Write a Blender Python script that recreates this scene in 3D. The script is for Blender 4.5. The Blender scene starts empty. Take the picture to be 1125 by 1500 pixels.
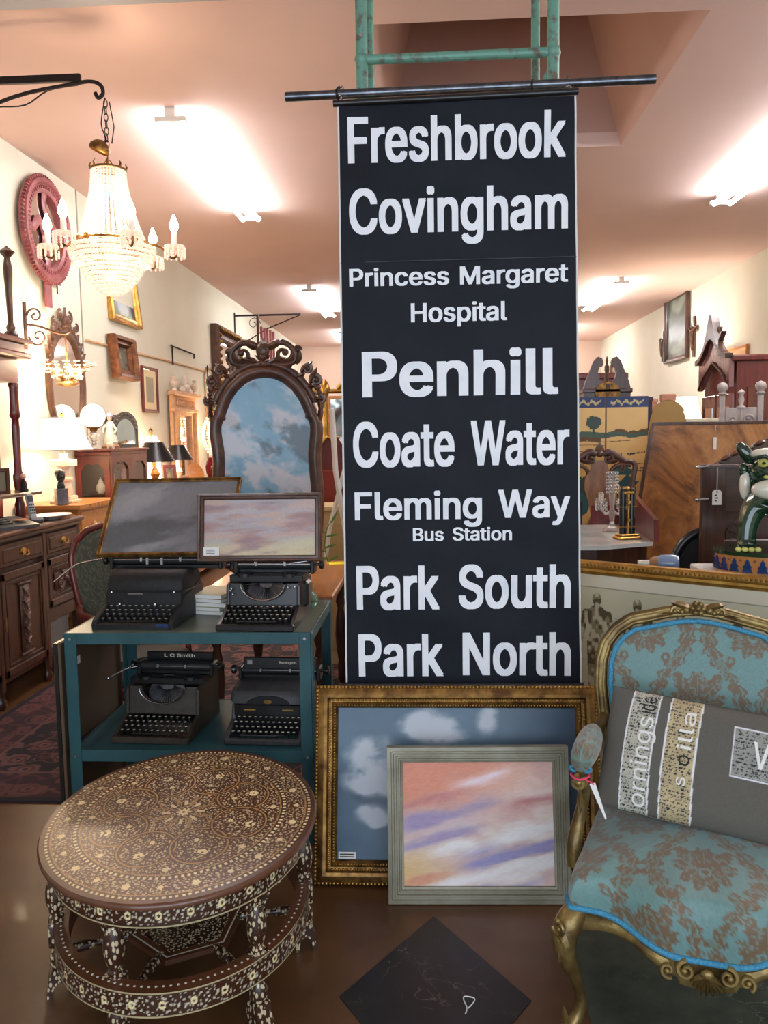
import bpy, bmesh, math, random
import numpy as np
from mathutils import Matrix, Vector, Euler
from mathutils.geometry import delaunay_2d_cdt
random.seed(7)
C = bpy.context.scene
COL = C.collection
PI = math.pi
sin, cos = math.sin, math.cos
R_ = math.radians

# ---------------------------------------------------------------- camera
CAM_Z = 1.5
FPX, PW, PH = 1200.0, 1125, 1500
cam = bpy.data.cameras.new('camera')
cam_o = bpy.data.objects.new('camera', cam)
COL.objects.link(cam_o)
cam.sensor_fit = 'VERTICAL'
cam.sensor_height = 36
cam.lens = 36 * FPX / PH
cam.clip_start = 0.05
CR = Matrix.Rotation(R_(3.16), 3, 'Z') @ Matrix.Rotation(R_(90 - 5.19), 3, 'X') @ Matrix.Rotation(R_(-0.9), 3, 'Z')
cam_o.location = (0, 0, CAM_Z)
cam_o.rotation_euler = CR.to_euler()
C.camera = cam_o

# ---------------------------------------------------------------- world, daylight, exposure
w = bpy.data.worlds.new('world')
C.world = w
w.use_nodes = True
bg = w.node_tree.nodes['Background']
bg.inputs[0].default_value = (0.62, 0.78, 1.0, 1)
bg.inputs[1].default_value = 1.2
C.view_settings.view_transform = 'Standard'
C.view_settings.look = 'None'
C.view_settings.gamma = 1
C.view_settings.use_curve_mapping = False
C.view_settings.exposure = 0.55

def area_light(name, loc, rot, sx, sy, energy, color, spread=180):
    l = bpy.data.lights.new(name, 'AREA')
    l.shape = 'RECTANGLE'; l.size = sx; l.size_y = sy
    l.energy = energy; l.color = color; l.spread = R_(spread)
    o = bpy.data.objects.new(name, l)
    o.location = loc; o.rotation_euler = rot
    COL.objects.link(o)
    return o
# daylight through the shop window behind the camera
area_light('shopfront_daylight', (0.6, -1.9, 1.75), (R_(90), 0, 0), 5.4, 2.2, 72, (0.80, 0.90, 1.0))

# ---------------------------------------------------------------- helpers
def ray(px, py):
    return CR @ Vector(((px - PW / 2) / FPX, -(py - PH / 2) / FPX, -1.0))
def atY(px, py, y):
    d = ray(px, py); t = y / d.y
    return Vector((d.x * t, y, CAM_Z + d.z * t))
def atX(px, py, x):
    d = ray(px, py); t = x / d.x
    return Vector((x, d.y * t, CAM_Z + d.z * t))
def atZ(px, py, z):
    d = ray(px, py); t = (z - CAM_Z) / d.z
    return Vector((d.x * t, d.y * t, z))

def lin(c):
    c = np.clip(np.asarray(c, float), 0, 1)
    return np.where(c <= 0.04045, c / 12.92, ((c + 0.055) / 1.055) ** 2.4)
def rgb(r, g, b):
    return tuple(float(x) for x in lin(np.array([r, g, b]) / 255.0))

def nodes_of(name):
    m = bpy.data.materials.new(name)
    m.use_nodes = True
    nt = m.node_tree
    return m, nt, nt.nodes['Principled BSDF']

def coords(nt, scale=(1, 1, 1)):
    tc = nt.nodes.new('ShaderNodeTexCoord')
    mp = nt.nodes.new('ShaderNodeMapping')
    mp.inputs['Scale'].default_value = scale
    nt.links.new(tc.outputs['Object'], mp.inputs[0])
    return mp.outputs[0]

def ramp(nt, fac, stops):
    r = nt.nodes.new('ShaderNodeValToRGB')
    e = r.color_ramp.elements
    while len(e) < len(stops): e.new(0.5)
    for k, (p, c) in enumerate(stops):
        e[k].position = p; e[k].color = (*c, 1)
    nt.links.new(fac, r.inputs[0])
    return r.outputs[0]

def noise(nt, vec, scale, detail=4, rough=0.55):
    n = nt.nodes.new('ShaderNodeTexNoise')
    n.inputs['Scale'].default_value = scale
    n.inputs['Detail'].default_value = detail
    n.inputs['Roughness'].default_value = rough
    nt.links.new(vec, n.inputs['Vector'])
    return n.outputs[0]

def bump(nt, h, bsdf, strength=0.3, dist=0.01):
    b = nt.nodes.new('ShaderNodeBump')
    b.inputs['Strength'].default_value = strength
    b.inputs['Distance'].default_value = dist
    nt.links.new(h, b.inputs['Height'])
    nt.links.new(b.outputs[0], bsdf.inputs['Normal'])

def mat(name, c, rough=0.5, metal=0.0, c2=None, nscale=6, bstr=0.0, bscale=60, stretch=(1, 1, 1), lo=0.35, hi=0.65, coat=0, spec=0.5):
    m, nt, p = nodes_of(name)
    p.inputs['Base Color'].default_value = (*c, 1)
    p.inputs['Roughness'].default_value = rough
    p.inputs['Metallic'].default_value = metal
    p.inputs['Specular IOR Level'].default_value = spec
    if coat: p.inputs['Coat Weight'].default_value = coat; p.inputs['Coat Roughness'].default_value = 0.12
    v = coords(nt, stretch)
    if c2 is not None:
        nt.links.new(ramp(nt, noise(nt, v, nscale), [(lo, c), (hi, c2)]), p.inputs['Base Color'])
    if bstr: bump(nt, noise(nt, v, bscale), p, bstr, 0.004)
    return m

def wood(name, c1, c2, rough=0.35, scale=3.0, axis='Z', coat=0.3, bstr=0.12):
    st = {'X': (0.15, 1, 1), 'Y': (1, 0.15, 1), 'Z': (1, 1, 0.15)}[axis]
    m, nt, p = nodes_of(name)
    v = coords(nt, st)
    n1 = noise(nt, v, scale * 9, 6, 0.65)
    nt.links.new(ramp(nt, n1, [(0.35, c1), (0.66, c2)]), p.inputs['Base Color'])
    p.inputs['Roughness'].default_value = rough
    p.inputs['Coat Weight'].default_value = coat
    p.inputs['Coat Roughness'].default_value = 0.15
    bump(nt, n1, p, bstr, 0.003)
    return m

def glow(name, c, strength, base=None):
    m, nt, p = nodes_of(name)
    p.inputs['Base Color'].default_value = (*(base or c), 1)
    p.inputs['Emission Color'].default_value = (*c, 1)
    p.inputs['Emission Strength'].default_value = strength
    return m

def glass(name, c, rough=0.03, trans=1.0, ior=1.45):
    m, nt, p = nodes_of(name)
    p.inputs['Base Color'].default_value = (*c, 1)
    p.inputs['Roughness'].default_value = rough
    p.inputs['Transmission Weight'].default_value = trans
    p.inputs['IOR'].default_value = ior
    return m

def painted(name, rough=0.5, bstr=0.0, bscale=200, metal=0, coat=0, spec=0.5, sheen=0):
    """surface colours held per vertex in the attribute Col"""
    m, nt, p = nodes_of(name)
    a = nt.nodes.new('ShaderNodeAttribute'); a.attribute_name = 'Col'
    nt.links.new(a.outputs['Color'], p.inputs['Base Color'])
    p.inputs['Roughness'].default_value = rough
    p.inputs['Metallic'].default_value = metal
    p.inputs['Specular IOR Level'].default_value = spec
    if coat: p.inputs['Coat Weight'].default_value = coat; p.inputs['Coat Roughness'].default_value = 0.2
    if sheen: p.inputs['Sheen Weight'].default_value = sheen
    if bstr: bump(nt, noise(nt, coords(nt), bscale), p, bstr, 0.002)
    return m

# ------------------------------------------------- numpy noise
def _lat(n, seed):
    return np.random.RandomState(seed).rand(n, n)
def vnoise(x, y, seed=0):
    L = _lat(64, seed)
    xi = np.floor(x).astype(int); yi = np.floor(y).astype(int)
    fx = x - xi; fy = y - yi
    fx = fx * fx * (3 - 2 * fx); fy = fy * fy * (3 - 2 * fy)
    a = L[xi % 64, yi % 64]; b = L[(xi + 1) % 64, yi % 64]
    c = L[xi % 64, (yi + 1) % 64]; d = L[(xi + 1) % 64, (yi + 1) % 64]
    return (a * (1 - fx) + b * fx) * (1 - fy) + (c * (1 - fx) + d * fx) * fy
def fbm(x, y, oct=5, seed=0, gain=0.5):
    s = 0; a = 1; t = 0
    for k in range(oct):
        s = s + a * vnoise(x * 2 ** k + 17.3 * k, y * 2 ** k + 5.1 * k, seed + k); t += a; a *= gain
    return s / t
def cells(x, y, seed=0, jit=0.8):
    """distance to the nearest jittered point, and a random value of its cell"""
    L1 = _lat(64, seed); L2 = _lat(64, seed + 1); L3 = _lat(64, seed + 2)
    xi = np.floor(x).astype(int); yi = np.floor(y).astype(int)
    best = np.full(np.shape(x), 9.0); val = np.zeros(np.shape(x))
    for dx in (-1, 0, 1):
        for dy in (-1, 0, 1):
            i = (xi + dx) % 64; j = (yi + dy) % 64
            cx = xi + dx + 0.5 + (L1[i, j] - 0.5) * jit; cy = yi + dy + 0.5 + (L2[i, j] - 0.5) * jit
            d = np.hypot(x - cx, y - cy)
            m = d < best
            best = np.where(m, d, best); val = np.where(m, L3[i, j], val)
    return best, val
def mix(a, b, t):
    t = np.clip(t, 0, 1)[..., None]
    return np.asarray(a, float) * (1 - t) + np.asarray(b, float) * t
def sstep(e0, e1, x):
    t = np.clip((x - e0) / (e1 - e0), 0, 1)
    return t * t * (3 - 2 * t)

# ------------------------------------------------- mesh builder
class MB:
    def __init__(s):
        s.v = []; s.f = []; s.T = Matrix.Identity(4)
    def put(s, vs, fs):
        o = len(s.v)
        T = s.T
        s.v.extend(tuple(T @ Vector(p)) for p in vs)
        s.f.extend(tuple(i + o for i in f) for f in fs)
        return s
    def at(s, loc=(0, 0, 0), rot=(0, 0, 0), sc=(1, 1, 1)):
        s.T = Matrix.LocRotScale(Vector(loc), Euler(rot), Vector(sc)); return s
    def box(s, x0, x1, y0, y1, z0, z1, bev=0.0):
        if bev <= 0:
            v = [(x0, y0, z0), (x1, y0, z0), (x1, y1, z0), (x0, y1, z0), (x0, y0, z1), (x1, y0, z1), (x1, y1, z1), (x0, y1, z1)]
            return s.put(v, [(3, 2, 1, 0), (4, 5, 6, 7), (0, 1, 5, 4), (1, 2, 6, 5), (2, 3, 7, 6), (3, 0, 4, 7)])
        b = min(bev, (x1 - x0) / 2.01, (y1 - y0) / 2.01, (z1 - z0) / 2.01)
        lo = []
        def ring(ins, z):
            i = ins
            return [(x0 + i + b, y0 + i, z), (x1 - i - b, y0 + i, z), (x1 - i, y0 + i + b, z), (x1 - i, y1 - i - b, z),
                    (x1 - i - b, y1 - i, z), (x0 + i + b, y1 - i, z), (x0 + i, y1 - i - b, z), (x0 + i, y0 + i + b, z)]
        def ring2(z):
            return [(x0 + b, y0 + b, z), (x1 - b, y0 + b, z), (x1 - b, y0 + b, z), (x1 - b, y1 - b, z),
                    (x1 - b, y1 - b, z), (x0 + b, y1 - b, z), (x0 + b, y1 - b, z), (x0 + b, y0 + b, z)]
        rs = [ring2(z0), ring(0, z0 + b), ring(0, z1 - b), ring2(z1)]
        v = [p for r in rs for p in r]
        f = []
        for k in range(3):
            for j in range(8):
                a = k * 8 + j; c = k * 8 + (j + 1) % 8
                q = (a, c, c + 8, a + 8)
                f.append(q)
        f.append((7, 5, 3, 1)); f.append((24, 26, 28, 30))
        return s.put(v, f)
    def lathe(s, prof, n=20, cap=True, sx=1, sy=1):
        v = []; f = []
        for r, z in prof:
            for k in range(n):
                a = 2 * PI * k / n
                v.append((r * cos(a) * sx, r * sin(a) * sy, z))
        for i in range(len(prof) - 1):
            for k in range(n):
                a = i * n + k; b = i * n + (k + 1) % n
                f.append((a, b, b + n, a + n))
        if cap:
            f.append(tuple(range(n - 1, -1, -1)))
            f.append(tuple((len(prof) - 1) * n + k for k in range(n)))
        return s.put(v, f)
    def ball(s, c, r, n=8, m=6, sc=(1, 1, 1)):
        v = []; f = []
        v.append((c[0], c[1], c[2] - r * sc[2]))
        for i in range(1, m):
            t = PI * i / m
            for k in range(n):
                a = 2 * PI * k / n
                v.append((c[0] + r * sc[0] * sin(t) * cos(a), c[1] + r * sc[1] * sin(t) * sin(a), c[2] - r * sc[2] * cos(t)))
        v.append((c[0], c[1], c[2] + r * sc[2]))
        top = len(v) - 1
        for k in range(n): f.append((0, 1 + (k + 1) % n, 1 + k))
        for i in range(m - 2):
            for k in range(n):
                a = 1 + i * n + k; b = 1 + i * n + (k + 1) % n
                f.append((a, b, b + n, a + n))
        for k in range(n): f.append((top, 1 + (m - 2) * n + k, 1 + (m - 2) * n + (k + 1) % n))
        return s.put(v, f)
    def tube(s, pts, r, n=8, closed=False, sq=(1, 1)):
        pts = [Vector(p) for p in pts]; N = len(pts)
        rs = r if hasattr(r, '__len__') else [r] * N
        if not closed and 4 <= N <= 12:          # soften short hand-placed paths
            q = []; qr = []
            for i in range(N - 1):
                a, b, c, d = pts[max(0, i - 1)], pts[i], pts[i + 1], pts[min(N - 1, i + 2)]
                for k in range(4):
                    t = k / 4
                    q.append(.5 * ((2 * b) + (c - a) * t + (2 * a - 5 * b + 4 * c - d) * t * t + (3 * b - a - 3 * c + d) * t ** 3))
                    qr.append(rs[i] + (rs[i + 1] - rs[i]) * (t * t * (3 - 2 * t)))
            q.append(pts[-1]); qr.append(rs[-1]); pts, rs, N = q, qr, len(q)
        v = []; f = []
        up = None
        for i in range(N):
            a = pts[(i - 1) % N] if (closed or i > 0) else pts[i]
            b = pts[(i + 1) % N] if (closed or i < N - 1) else pts[i]
            t = (b - a)
            if t.length < 1e-9: t = Vector((0, 0, 1))
            t.normalize()
            if up is None:
                up = Vector((0, 0, 1)) if abs(t.z) < 0.9 else Vector((0, 1, 0))
            u = (up - t * up.dot(t))
            if u.length < 1e-6: u = t.orthogonal()
            u.normalize(); up = u
            w_ = t.cross(u)
            for k in range(n):
                an = 2 * PI * k / n
                v.append(tuple(pts[i] + u * (rs[i] * sq[0] * cos(an)) + w_ * (rs[i] * sq[1] * sin(an))))
        for i in range(N if closed else N - 1):
            for k in range(n):
                a = i * n + k; b = i * n + (k + 1) % n
                c = ((i + 1) % N) * n + (k + 1) % n; d = ((i + 1) % N) * n + k
                f.append((a, b, c, d))
        if not closed:
            f.append(tuple(range(n - 1, -1, -1)))
            f.append(tuple((N - 1) * n + k for k in range(n)))
        return s.put(v, f)
    def prism(s, poly, y0, y1):
        """outline poly [(x, z)] extruded along y"""
        n = len(poly)
        v = [(x, y0, z) for x, z in poly] + [(x, y1, z) for x, z in poly]
        f = [tuple(range(n)), tuple(range(2 * n - 1, n - 1, -1))]
        for k in range(n):
            j = (k + 1) % n
            f.append((k, k + n, j + n, j))
        return s.put(v, f)
    def slab(s, poly, z0, z1):
        n = len(poly)
        v = [(x, y, z0) for x, y in poly] + [(x, y, z1) for x, y in poly]
        f = [tuple(range(n - 1, -1, -1)), tuple(range(n, 2 * n))]
        for k in range(n):
            j = (k + 1) % n
            f.append((k, j, j + n, k + n))
        return s.put(v, f)
    def ring_band(s, outer, inner, y0, y1):
        """flat frame between two closed outlines of equal length (x,z), extruded along y"""
        n = len(outer)
        v = [(x, y0, z) for x, z in outer] + [(x, y0, z) for x, z in inner] + [(x, y1, z) for x, z in outer] + [(x, y1, z) for x, z in inner]
        f = []
        for k in range(n):
            j = (k + 1) % n
            f += [(k, j, n + j, n + k), (2 * n + k, 3 * n + k, 3 * n + j, 2 * n + j), (k, 2 * n + k, 2 * n + j, j), (n + k, n + j, 3 * n + j, 3 * n + k)]
        return s.put(v, f)
    def moulding(s, w, h, prof):
        """mitred frame, outer size w x h, bottom edge on z=0, front towards -y. prof: [(inset, front offset)]"""
        v = []; f = []
        for d, y in prof:
            v += [(-w / 2 + d, -y, d), (w / 2 - d, -y, d), (w / 2 - d, -y, h - d), (-w / 2 + d, -y, h - d)]
        n = len(prof)
        for i in range(n):
            j = (i + 1) % n
            for k in range(4):
                a = i * 4 + k; b = i * 4 + (k + 1) % 4
                f.append((a, b, j * 4 + (k + 1) % 4, j * 4 + k))
        return s.put(v, f)
    def beads(s, w, h, inset, y, step, r, sq=1.0):
        for (x0, z0, x1, z1) in ((-w / 2 + inset, inset, w / 2 - inset, inset), (-w / 2 + inset, h - inset, w / 2 - inset, h - inset),
                                 (-w / 2 + inset, inset, -w / 2 + inset, h - inset), (w / 2 - inset, inset, w / 2 - inset, h - inset)):
            L = math.hypot(x1 - x0, z1 - z0); n = max(2, int(L / step))
            for k in range(n + 1):
                t = k / n
                s.ball((x0 + (x1 - x0) * t, -y, z0 + (z1 - z0) * t), r, 6, 4, (sq, 1, 1) if abs(x1 - x0) > 0.01 else (1, 1, sq))
        return s
    def scroll(s, c, r, a0=0, turns=1.3, th=0.01, flip=1, y=0, n=22, depth=1.0):
        pts = []; rs = []
        for i in range(n):
            t = i / (n - 1)
            rr = r * (1 - 0.8 * t); a = a0 + flip * turns * 2 * PI * t
            pts.append((c[0] + rr * cos(a), y, c[1] + rr * sin(a))); rs.append(th * (1 - 0.4 * t))
        s.tube(pts, rs, 6, sq=(1, depth))
        s.ball((pts[-1][0], y, pts[-1][2]), th * 1.3, 8, 6)
        return s
    def leaf(s, c, L, W, ang, y=0, th=0.006, curl=0.0):
        """a pointed leaf in the xz plane with a raised rib"""
        n = 7; v = []; f = []
        for i in range(n):
            t = i / (n - 1); wd = W * math.sin(PI * min(1, t * 0.93 + 0.07)) ** 0.8 * (1 - 0.35 * t)
            a = ang + curl * t
            cx = c[0] + L * t * cos(ang + curl * t * 0.5); cz = c[1] + L * t * sin(ang + curl * t * 0.5)
            nx, nz = -sin(a), cos(a)
            v += [(cx - nx * wd / 2, y + th * 0.6, cz - nz * wd / 2), (cx, y - th, cz), (cx + nx * wd / 2, y + th * 0.6, cz + nz * wd / 2), (cx, y + th, cz)]
        for i in range(n - 1):
            for k in range(4):
                a = i * 4 + k; b = i * 4 + (k + 1) % 4
                f.append((a, b, b + 4, a + 4))
        f += [(3, 2, 1, 0), tuple((n - 1) * 4 + k for k in range(4))]
        return s.put(v, f)
    def grid(s, P):
        """P: array (ny, nx, 3)"""
        ny, nx = P.shape[:2]
        vs = P.reshape(-1, 3).tolist()
        fs = [(j * nx + i, j * nx + i + 1, (j + 1) * nx + i + 1, (j + 1) * nx + i) for j in range(ny - 1) for i in range(nx - 1)]
        return s.put(vs, fs)
    def build(s, name, m, parent=None, smooth=None, col=None, loc=None):
        me = bpy.data.meshes.new(name)
        me.from_pydata(s.v, [], s.f)
        if m: me.materials.append(m)
        if col is not None:
            ca = me.color_attributes.new('Col', 'FLOAT_COLOR', 'POINT')
            c4 = np.ones((len(s.v), 4), np.float32); c4[:, :3] = lin(np.asarray(col).reshape(-1, 3))
            ca.data.foreach_set('color', c4.ravel())
        if smooth is not None:
            me.shade_smooth() if smooth >= 180 else me.set_sharp_from_angle(angle=R_(smooth)) or None
        me.update()
        bm = bmesh.new(); bm.from_mesh(me)
        if len(s.f) < 60000:
            bmesh.ops.recalc_face_normals(bm, faces=bm.faces)
        if smooth is not None and smooth < 180:
            for fc in bm.faces: fc.smooth = True
            th = R_(smooth)
            for e in bm.edges:
                if len(e.link_faces) == 2 and e.calc_face_angle(0) > th: e.smooth = False
        bm.to_mesh(me); bm.free()
        o = bpy.data.objects.new(name, me)
        COL.objects.link(o)
        if parent: o.parent = parent
        if loc is not None: o.location = loc
        return o

def tag(o, label, cat, group=None, kind=None):
    o['label'] = label; o['category'] = cat
    if group: o['group'] = group
    if kind: o['kind'] = kind
    return o
def thing(name, label, cat, loc=(0, 0, 0), rz=0.0, group=None, rx=0.0):
    o = bpy.data.objects.new(name, None)
    o.empty_display_size = 0.05
    COL.objects.link(o)
    o.location = loc; o.rotation_euler = (rx, 0, rz)
    return tag(o, label, cat, group)
def struct(name, mb, m, parent=None, **k):
    o = mb.build(name, m, parent, **k)
    o['kind'] = 'structure'
    return o
def copy_tree(o, parent=None):
    c = o.copy(); COL.objects.link(c)
    if parent: c.parent = parent
    for ch in [x for x in bpy.data.objects if x.parent == o]: copy_tree(ch, c)
    return c
def bulb_light(parent, loc, energy, color=(1, 0.72, 0.45), r=0.04):
    l = bpy.data.lights.new('bulb_light', 'POINT'); l.energy = energy; l.color = color; l.shadow_soft_size = r
    o = bpy.data.objects.new('bulb_light', l); COL.objects.link(o); o.parent = parent; o.location = loc
    return o

def canvas_grid(w, h, nx, ny, fn, y=0.0):
    u, v = np.meshgrid(np.linspace(0, 1, nx), np.linspace(0, 1, ny))
    P = np.stack([(u - 0.5) * w, np.full_like(u, y), v * h], -1)
    return MB().grid(P), fn(u, v)
def canvas(name, w, h, nx, ny, fn, m, parent, y=0.0, z=0.0):
    mb, col = canvas_grid(w, h, nx, ny, fn, y)
    if z: mb.v = [(a, b, c + z) for a, b, c in mb.v]
    return mb.build(name, m, parent, col=col)

# ------------------------------------------------- fonts
FONT = None
try:
    FONT = bpy.data.fonts.load(bpy.utils.system_resource('DATAFILES') + '/fonts/Inter.woff2')
except Exception:
    FONT = None
_TM = {}
def text_mesh(txt, off=0.0):
    """flat letters as triangles: outlines from the font, filled by winding number"""
    if (txt, off) in _TM: return _TM[(txt, off)]
    cu = bpy.data.curves.new('t', 'FONT'); cu.body = txt
    if FONT: cu.font = FONT
    cu.size = 1; cu.offset = off; cu.resolution_u = 4; cu.fill_mode = 'NONE'; cu.space_character = 1.0 + off
    o = bpy.data.objects.new('t', cu); COL.objects.link(o)
    dg = bpy.context.evaluated_depsgraph_get(); dg.update()
    me = o.evaluated_get(dg).to_mesh()
    vs = [Vector((v.co.x, v.co.y)) for v in me.vertices]; es = [tuple(e.vertices) for e in me.edges]
    o.evaluated_get(dg).to_mesh_clear()
    bpy.data.objects.remove(o); bpy.data.curves.remove(cu)
    # orientation of each closed loop follows the vertex order
    E = np.array([(a, b) if b == a + 1 else ((b, a) if a == b + 1 else (max(a, b), min(a, b))) for a, b in es])
    V = np.array([tuple(v) for v in vs])
    A_, B_ = V[E[:, 0]], V[E[:, 1]]
    co, _, tris, _, _, _ = delaunay_2d_cdt(vs, es, [], 0, 1e-5)
    out = []
    for t in tris:
        c = (co[t[0]] + co[t[1]] + co[t[2]]) / 3
        up = (A_[:, 1] <= c.y) & (B_[:, 1] > c.y); dn = (A_[:, 1] > c.y) & (B_[:, 1] <= c.y)
        cr = (B_[:, 0] - A_[:, 0]) * (c.y - A_[:, 1]) - (c.x - A_[:, 0]) * (B_[:, 1] - A_[:, 1])
        if int(np.sum(up & (cr > 0))) - int(np.sum(dn & (cr < 0))): out.append(tuple(t))
    used = sorted({i for t in out for i in t}); mp = {k: i for i, k in enumerate(used)}
    _TM[(txt, off)] = ([(co[k].x, co[k].y, 0.0) for k in used], [tuple(mp[i] for i in t) for t in out])
    return _TM[(txt, off)]
_CAP = {}
def cut_up(vs, fs, step):
    """slice flat lettering so that it can follow a folded surface"""
    bm = bmesh.new()
    vv = [bm.verts.new(p) for p in vs]
    for f in fs:
        try: bm.faces.new([vv[i] for i in f])
        except ValueError: pass
    for ax in (0, 2):
        lo = min(p[ax] for p in vs); hi = max(p[ax] for p in vs)
        n = int((hi - lo) / step)
        for k in range(1, n + 1):
            co = [0, 0, 0]; co[ax] = lo + (hi - lo) * k / (n + 1)
            no = [0, 0, 0]; no[ax] = 1
            bmesh.ops.bisect_plane(bm, geom=bm.verts[:] + bm.edges[:] + bm.faces[:], plane_co=co, plane_no=no)
    bm.verts.index_update()
    o = ([tuple(v.co) for v in bm.verts], [tuple(v.index for v in f.verts) for f in bm.faces])
    bm.free()
    return o
def word(txt, x0, x1, zb, cap, off=0.02, yfun=None, shear=0.0, step=0.0):
    """bold letters between x0 and x1 on the baseline zb, with capital height cap, in the xz plane"""
    if 'H' not in _CAP: _CAP['H'] = max(v[1] for v in text_mesh('H', 0)[0])
    vs, fs = text_mesh(txt, 0)
    a = min(v[0] for v in vs); b = max(v[0] for v in vs)
    H = _CAP['H']
    kx = (x1 - x0) / (b - a + 2 * off); kz = cap / (H + off)
    out = [(x0 + (v[0] - a + off) * kx, 0, zb + (v[1] + off * .5) * kz) for v in vs]
    if step: out, fs = cut_up(out, fs, step)
    mb = MB(); m = 0
    for dx, dz in ((0, 0), (-1, .5), (1, .5), (-1, -.5), (1, -.5), (-.4, 0), (.4, 0)):
        if off == 0 and m: break
        vv = []
        for (x, y, z) in out:
            X = x + dx * off * kx; Z = z + dz * off * kz + shear * (x - x0)
            vv.append((X, (yfun(X, Z) if yfun else 0.0) - m * 0.00004, Z))
        mb.put(vv, fs); m += 1
    return mb
# ---------------------------------------------------------------- shared materials
M = {}
M['plaster_wall'] = mat('cream_wall', rgb(226, 224, 206), 0.85, c2=rgb(219, 215, 196), nscale=1.2, bstr=0.15, bscale=30)
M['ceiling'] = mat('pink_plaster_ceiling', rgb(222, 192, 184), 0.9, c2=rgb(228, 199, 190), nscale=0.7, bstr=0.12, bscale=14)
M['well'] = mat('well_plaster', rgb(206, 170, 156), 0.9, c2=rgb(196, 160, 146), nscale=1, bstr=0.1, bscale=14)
M['gold'] = mat('antique_gold', rgb(158, 118, 60), 0.42, 0.7, c2=rgb(92, 62, 30), nscale=22, bstr=0.25, bscale=90)
M['brightgold'] = mat('bright_gilding', rgb(206, 164, 84), 0.33, 0.8, c2=rgb(160, 116, 50), nscale=18, bstr=0.2, bscale=80)
M['chairgold'] = mat('worn_gilt_wood', rgb(150, 126, 74), 0.36, 0.55, c2=rgb(96, 76, 42), nscale=16, bstr=0.3, bscale=70)
M['darkwood'] = wood('dark_walnut', rgb(44, 24, 16), rgb(84, 46, 28), 0.35)
M['carvedwood'] = mat('carved_dark_wood', rgb(62, 36, 26), 0.42, c2=rgb(96, 60, 44), nscale=14, bstr=0.5, bscale=50, coat=0.25)
M['mahogany_along'] = wood('red_mahogany_long_grain', rgb(92, 34, 26), rgb(126, 54, 40), 0.4, axis='Y', coat=.2)
M['sidewood_along'] = wood('oak_long_grain', rgb(66, 32, 18), rgb(94, 50, 28), 0.3, axis='Y', coat=.4)
M['mahogany'] = wood('red_mahogany', rgb(76, 20, 15), rgb(116, 36, 26), 0.28, coat=0.45)
M['sidewood'] = wood('oak_sideboard_wood', rgb(50, 25, 13), rgb(84, 46, 24), 0.42, coat=.15)
M['honey'] = wood('honey_pine', rgb(176, 108, 48), rgb(206, 140, 72), 0.4, axis='X')
M['pine'] = mat('limed_pine', rgb(214, 172, 132), 0.6, c2=rgb(196, 150, 108), nscale=20, bstr=0.2)
M['tablewood'] = wood('table_oak', rgb(150, 92, 46), rgb(180, 116, 62), 0.35, axis='Y')
M['black'] = mat('black_enamel', rgb(15, 15, 17), 0.34, c2=rgb(25, 24, 25), nscale=30, coat=0.15)
M['crinkle'] = mat('crinkle_black', rgb(28, 28, 30), 0.55, spec=.3, c2=rgb(37, 36, 36), nscale=60, bstr=0.3, bscale=400)
M['greycase'] = mat('grey_crinkle_case', rgb(50, 48, 50), 0.5, c2=rgb(62, 60, 62), nscale=40, bstr=0.2, bscale=300)
M['browncase'] = mat('dusty_brown_black', rgb(46, 38, 30), 0.5, c2=rgb(58, 49, 38), nscale=30, bstr=0.2, bscale=200)
M['chrome'] = mat('nickel', rgb(190, 192, 198), 0.22, 1.0)
M['steel'] = mat('steel_pipe', rgb(120, 124, 132), 0.28, 1.0, c2=rgb(92, 96, 104), nscale=30)
M['iron'] = mat('black_iron', rgb(34, 26, 26), 0.5, 0.4)
M['cartblue'] = mat('worn_teal_paint', rgb(30, 72, 80), 0.42, 0.0, c2=rgb(42, 86, 92), nscale=5, bstr=0.1, bscale=60)
M['carttop'] = mat('worn_cart_top', rgb(82, 98, 88), 0.32, 0.2, c2=rgb(112, 116, 98), nscale=6)
M['scaffold'] = mat('chipped_green_pipe', rgb(108, 158, 140), 0.45, 0.1, c2=rgb(104, 96, 84), nscale=26, lo=0.5, hi=0.66)
M['white'] = mat('white_paper', rgb(232, 230, 224), 0.8)
M['whiteplastic'] = mat('white_plastic', rgb(228, 228, 224), 0.35)
M['ivory'] = mat('aged_key_ivory', rgb(214, 208, 188), 0.35)
M['greyplastic'] = mat('grey_plastic', rgb(70, 72, 76), 0.4)
M['shade'] = glow('lit_linen_shade', rgb(255, 238, 205), 2.6)
M['blackshade'] = mat('black_card_shade', rgb(16, 15, 16), 0.3)
M['globe'] = glow('lit_opal_globe', rgb(255, 236, 210), 5.0)
M['flame'] = glow('flame_bulb', rgb(255, 225, 185), 30.0)
M['tube'] = glow('fluorescent_tube', rgb(244, 246, 250), 34.0)
M['mirror'] = mat('mirror_glass', rgb(220, 224, 224), 0.03, 1.0)
M['oldmirror'] = mat('old_mirror_glass', rgb(190, 190, 184), 0.06, 1.0)
M['crystal'] = glass('crystal', (1, 0.98, 0.96), 0.02, 0.85, 1.5)
M['clear'] = glass('clear_pane', (1, 1, 1), 0.0, 1.0, 1.45)
M['alabaster'] = mat('alabaster', rgb(238, 224, 208), 0.35, c2=rgb(222, 200, 182), nscale=12)
M['marble'] = mat('white_marble', rgb(214, 216, 210), 0.15, c2=rgb(182, 186, 184), nscale=4, lo=0.45, hi=0.7, coat=0.3)
M['pinkmould'] = mat('rose_wood_mirror', rgb(150, 82, 84), 0.35, c2=rgb(124, 62, 64), nscale=12, bstr=0.4, bscale=60)
M['greenglaze'] = mat('green_glaze', rgb(14, 40, 26), 0.12, c2=rgb(22, 62, 38), nscale=10, coat=0.8)
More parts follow.
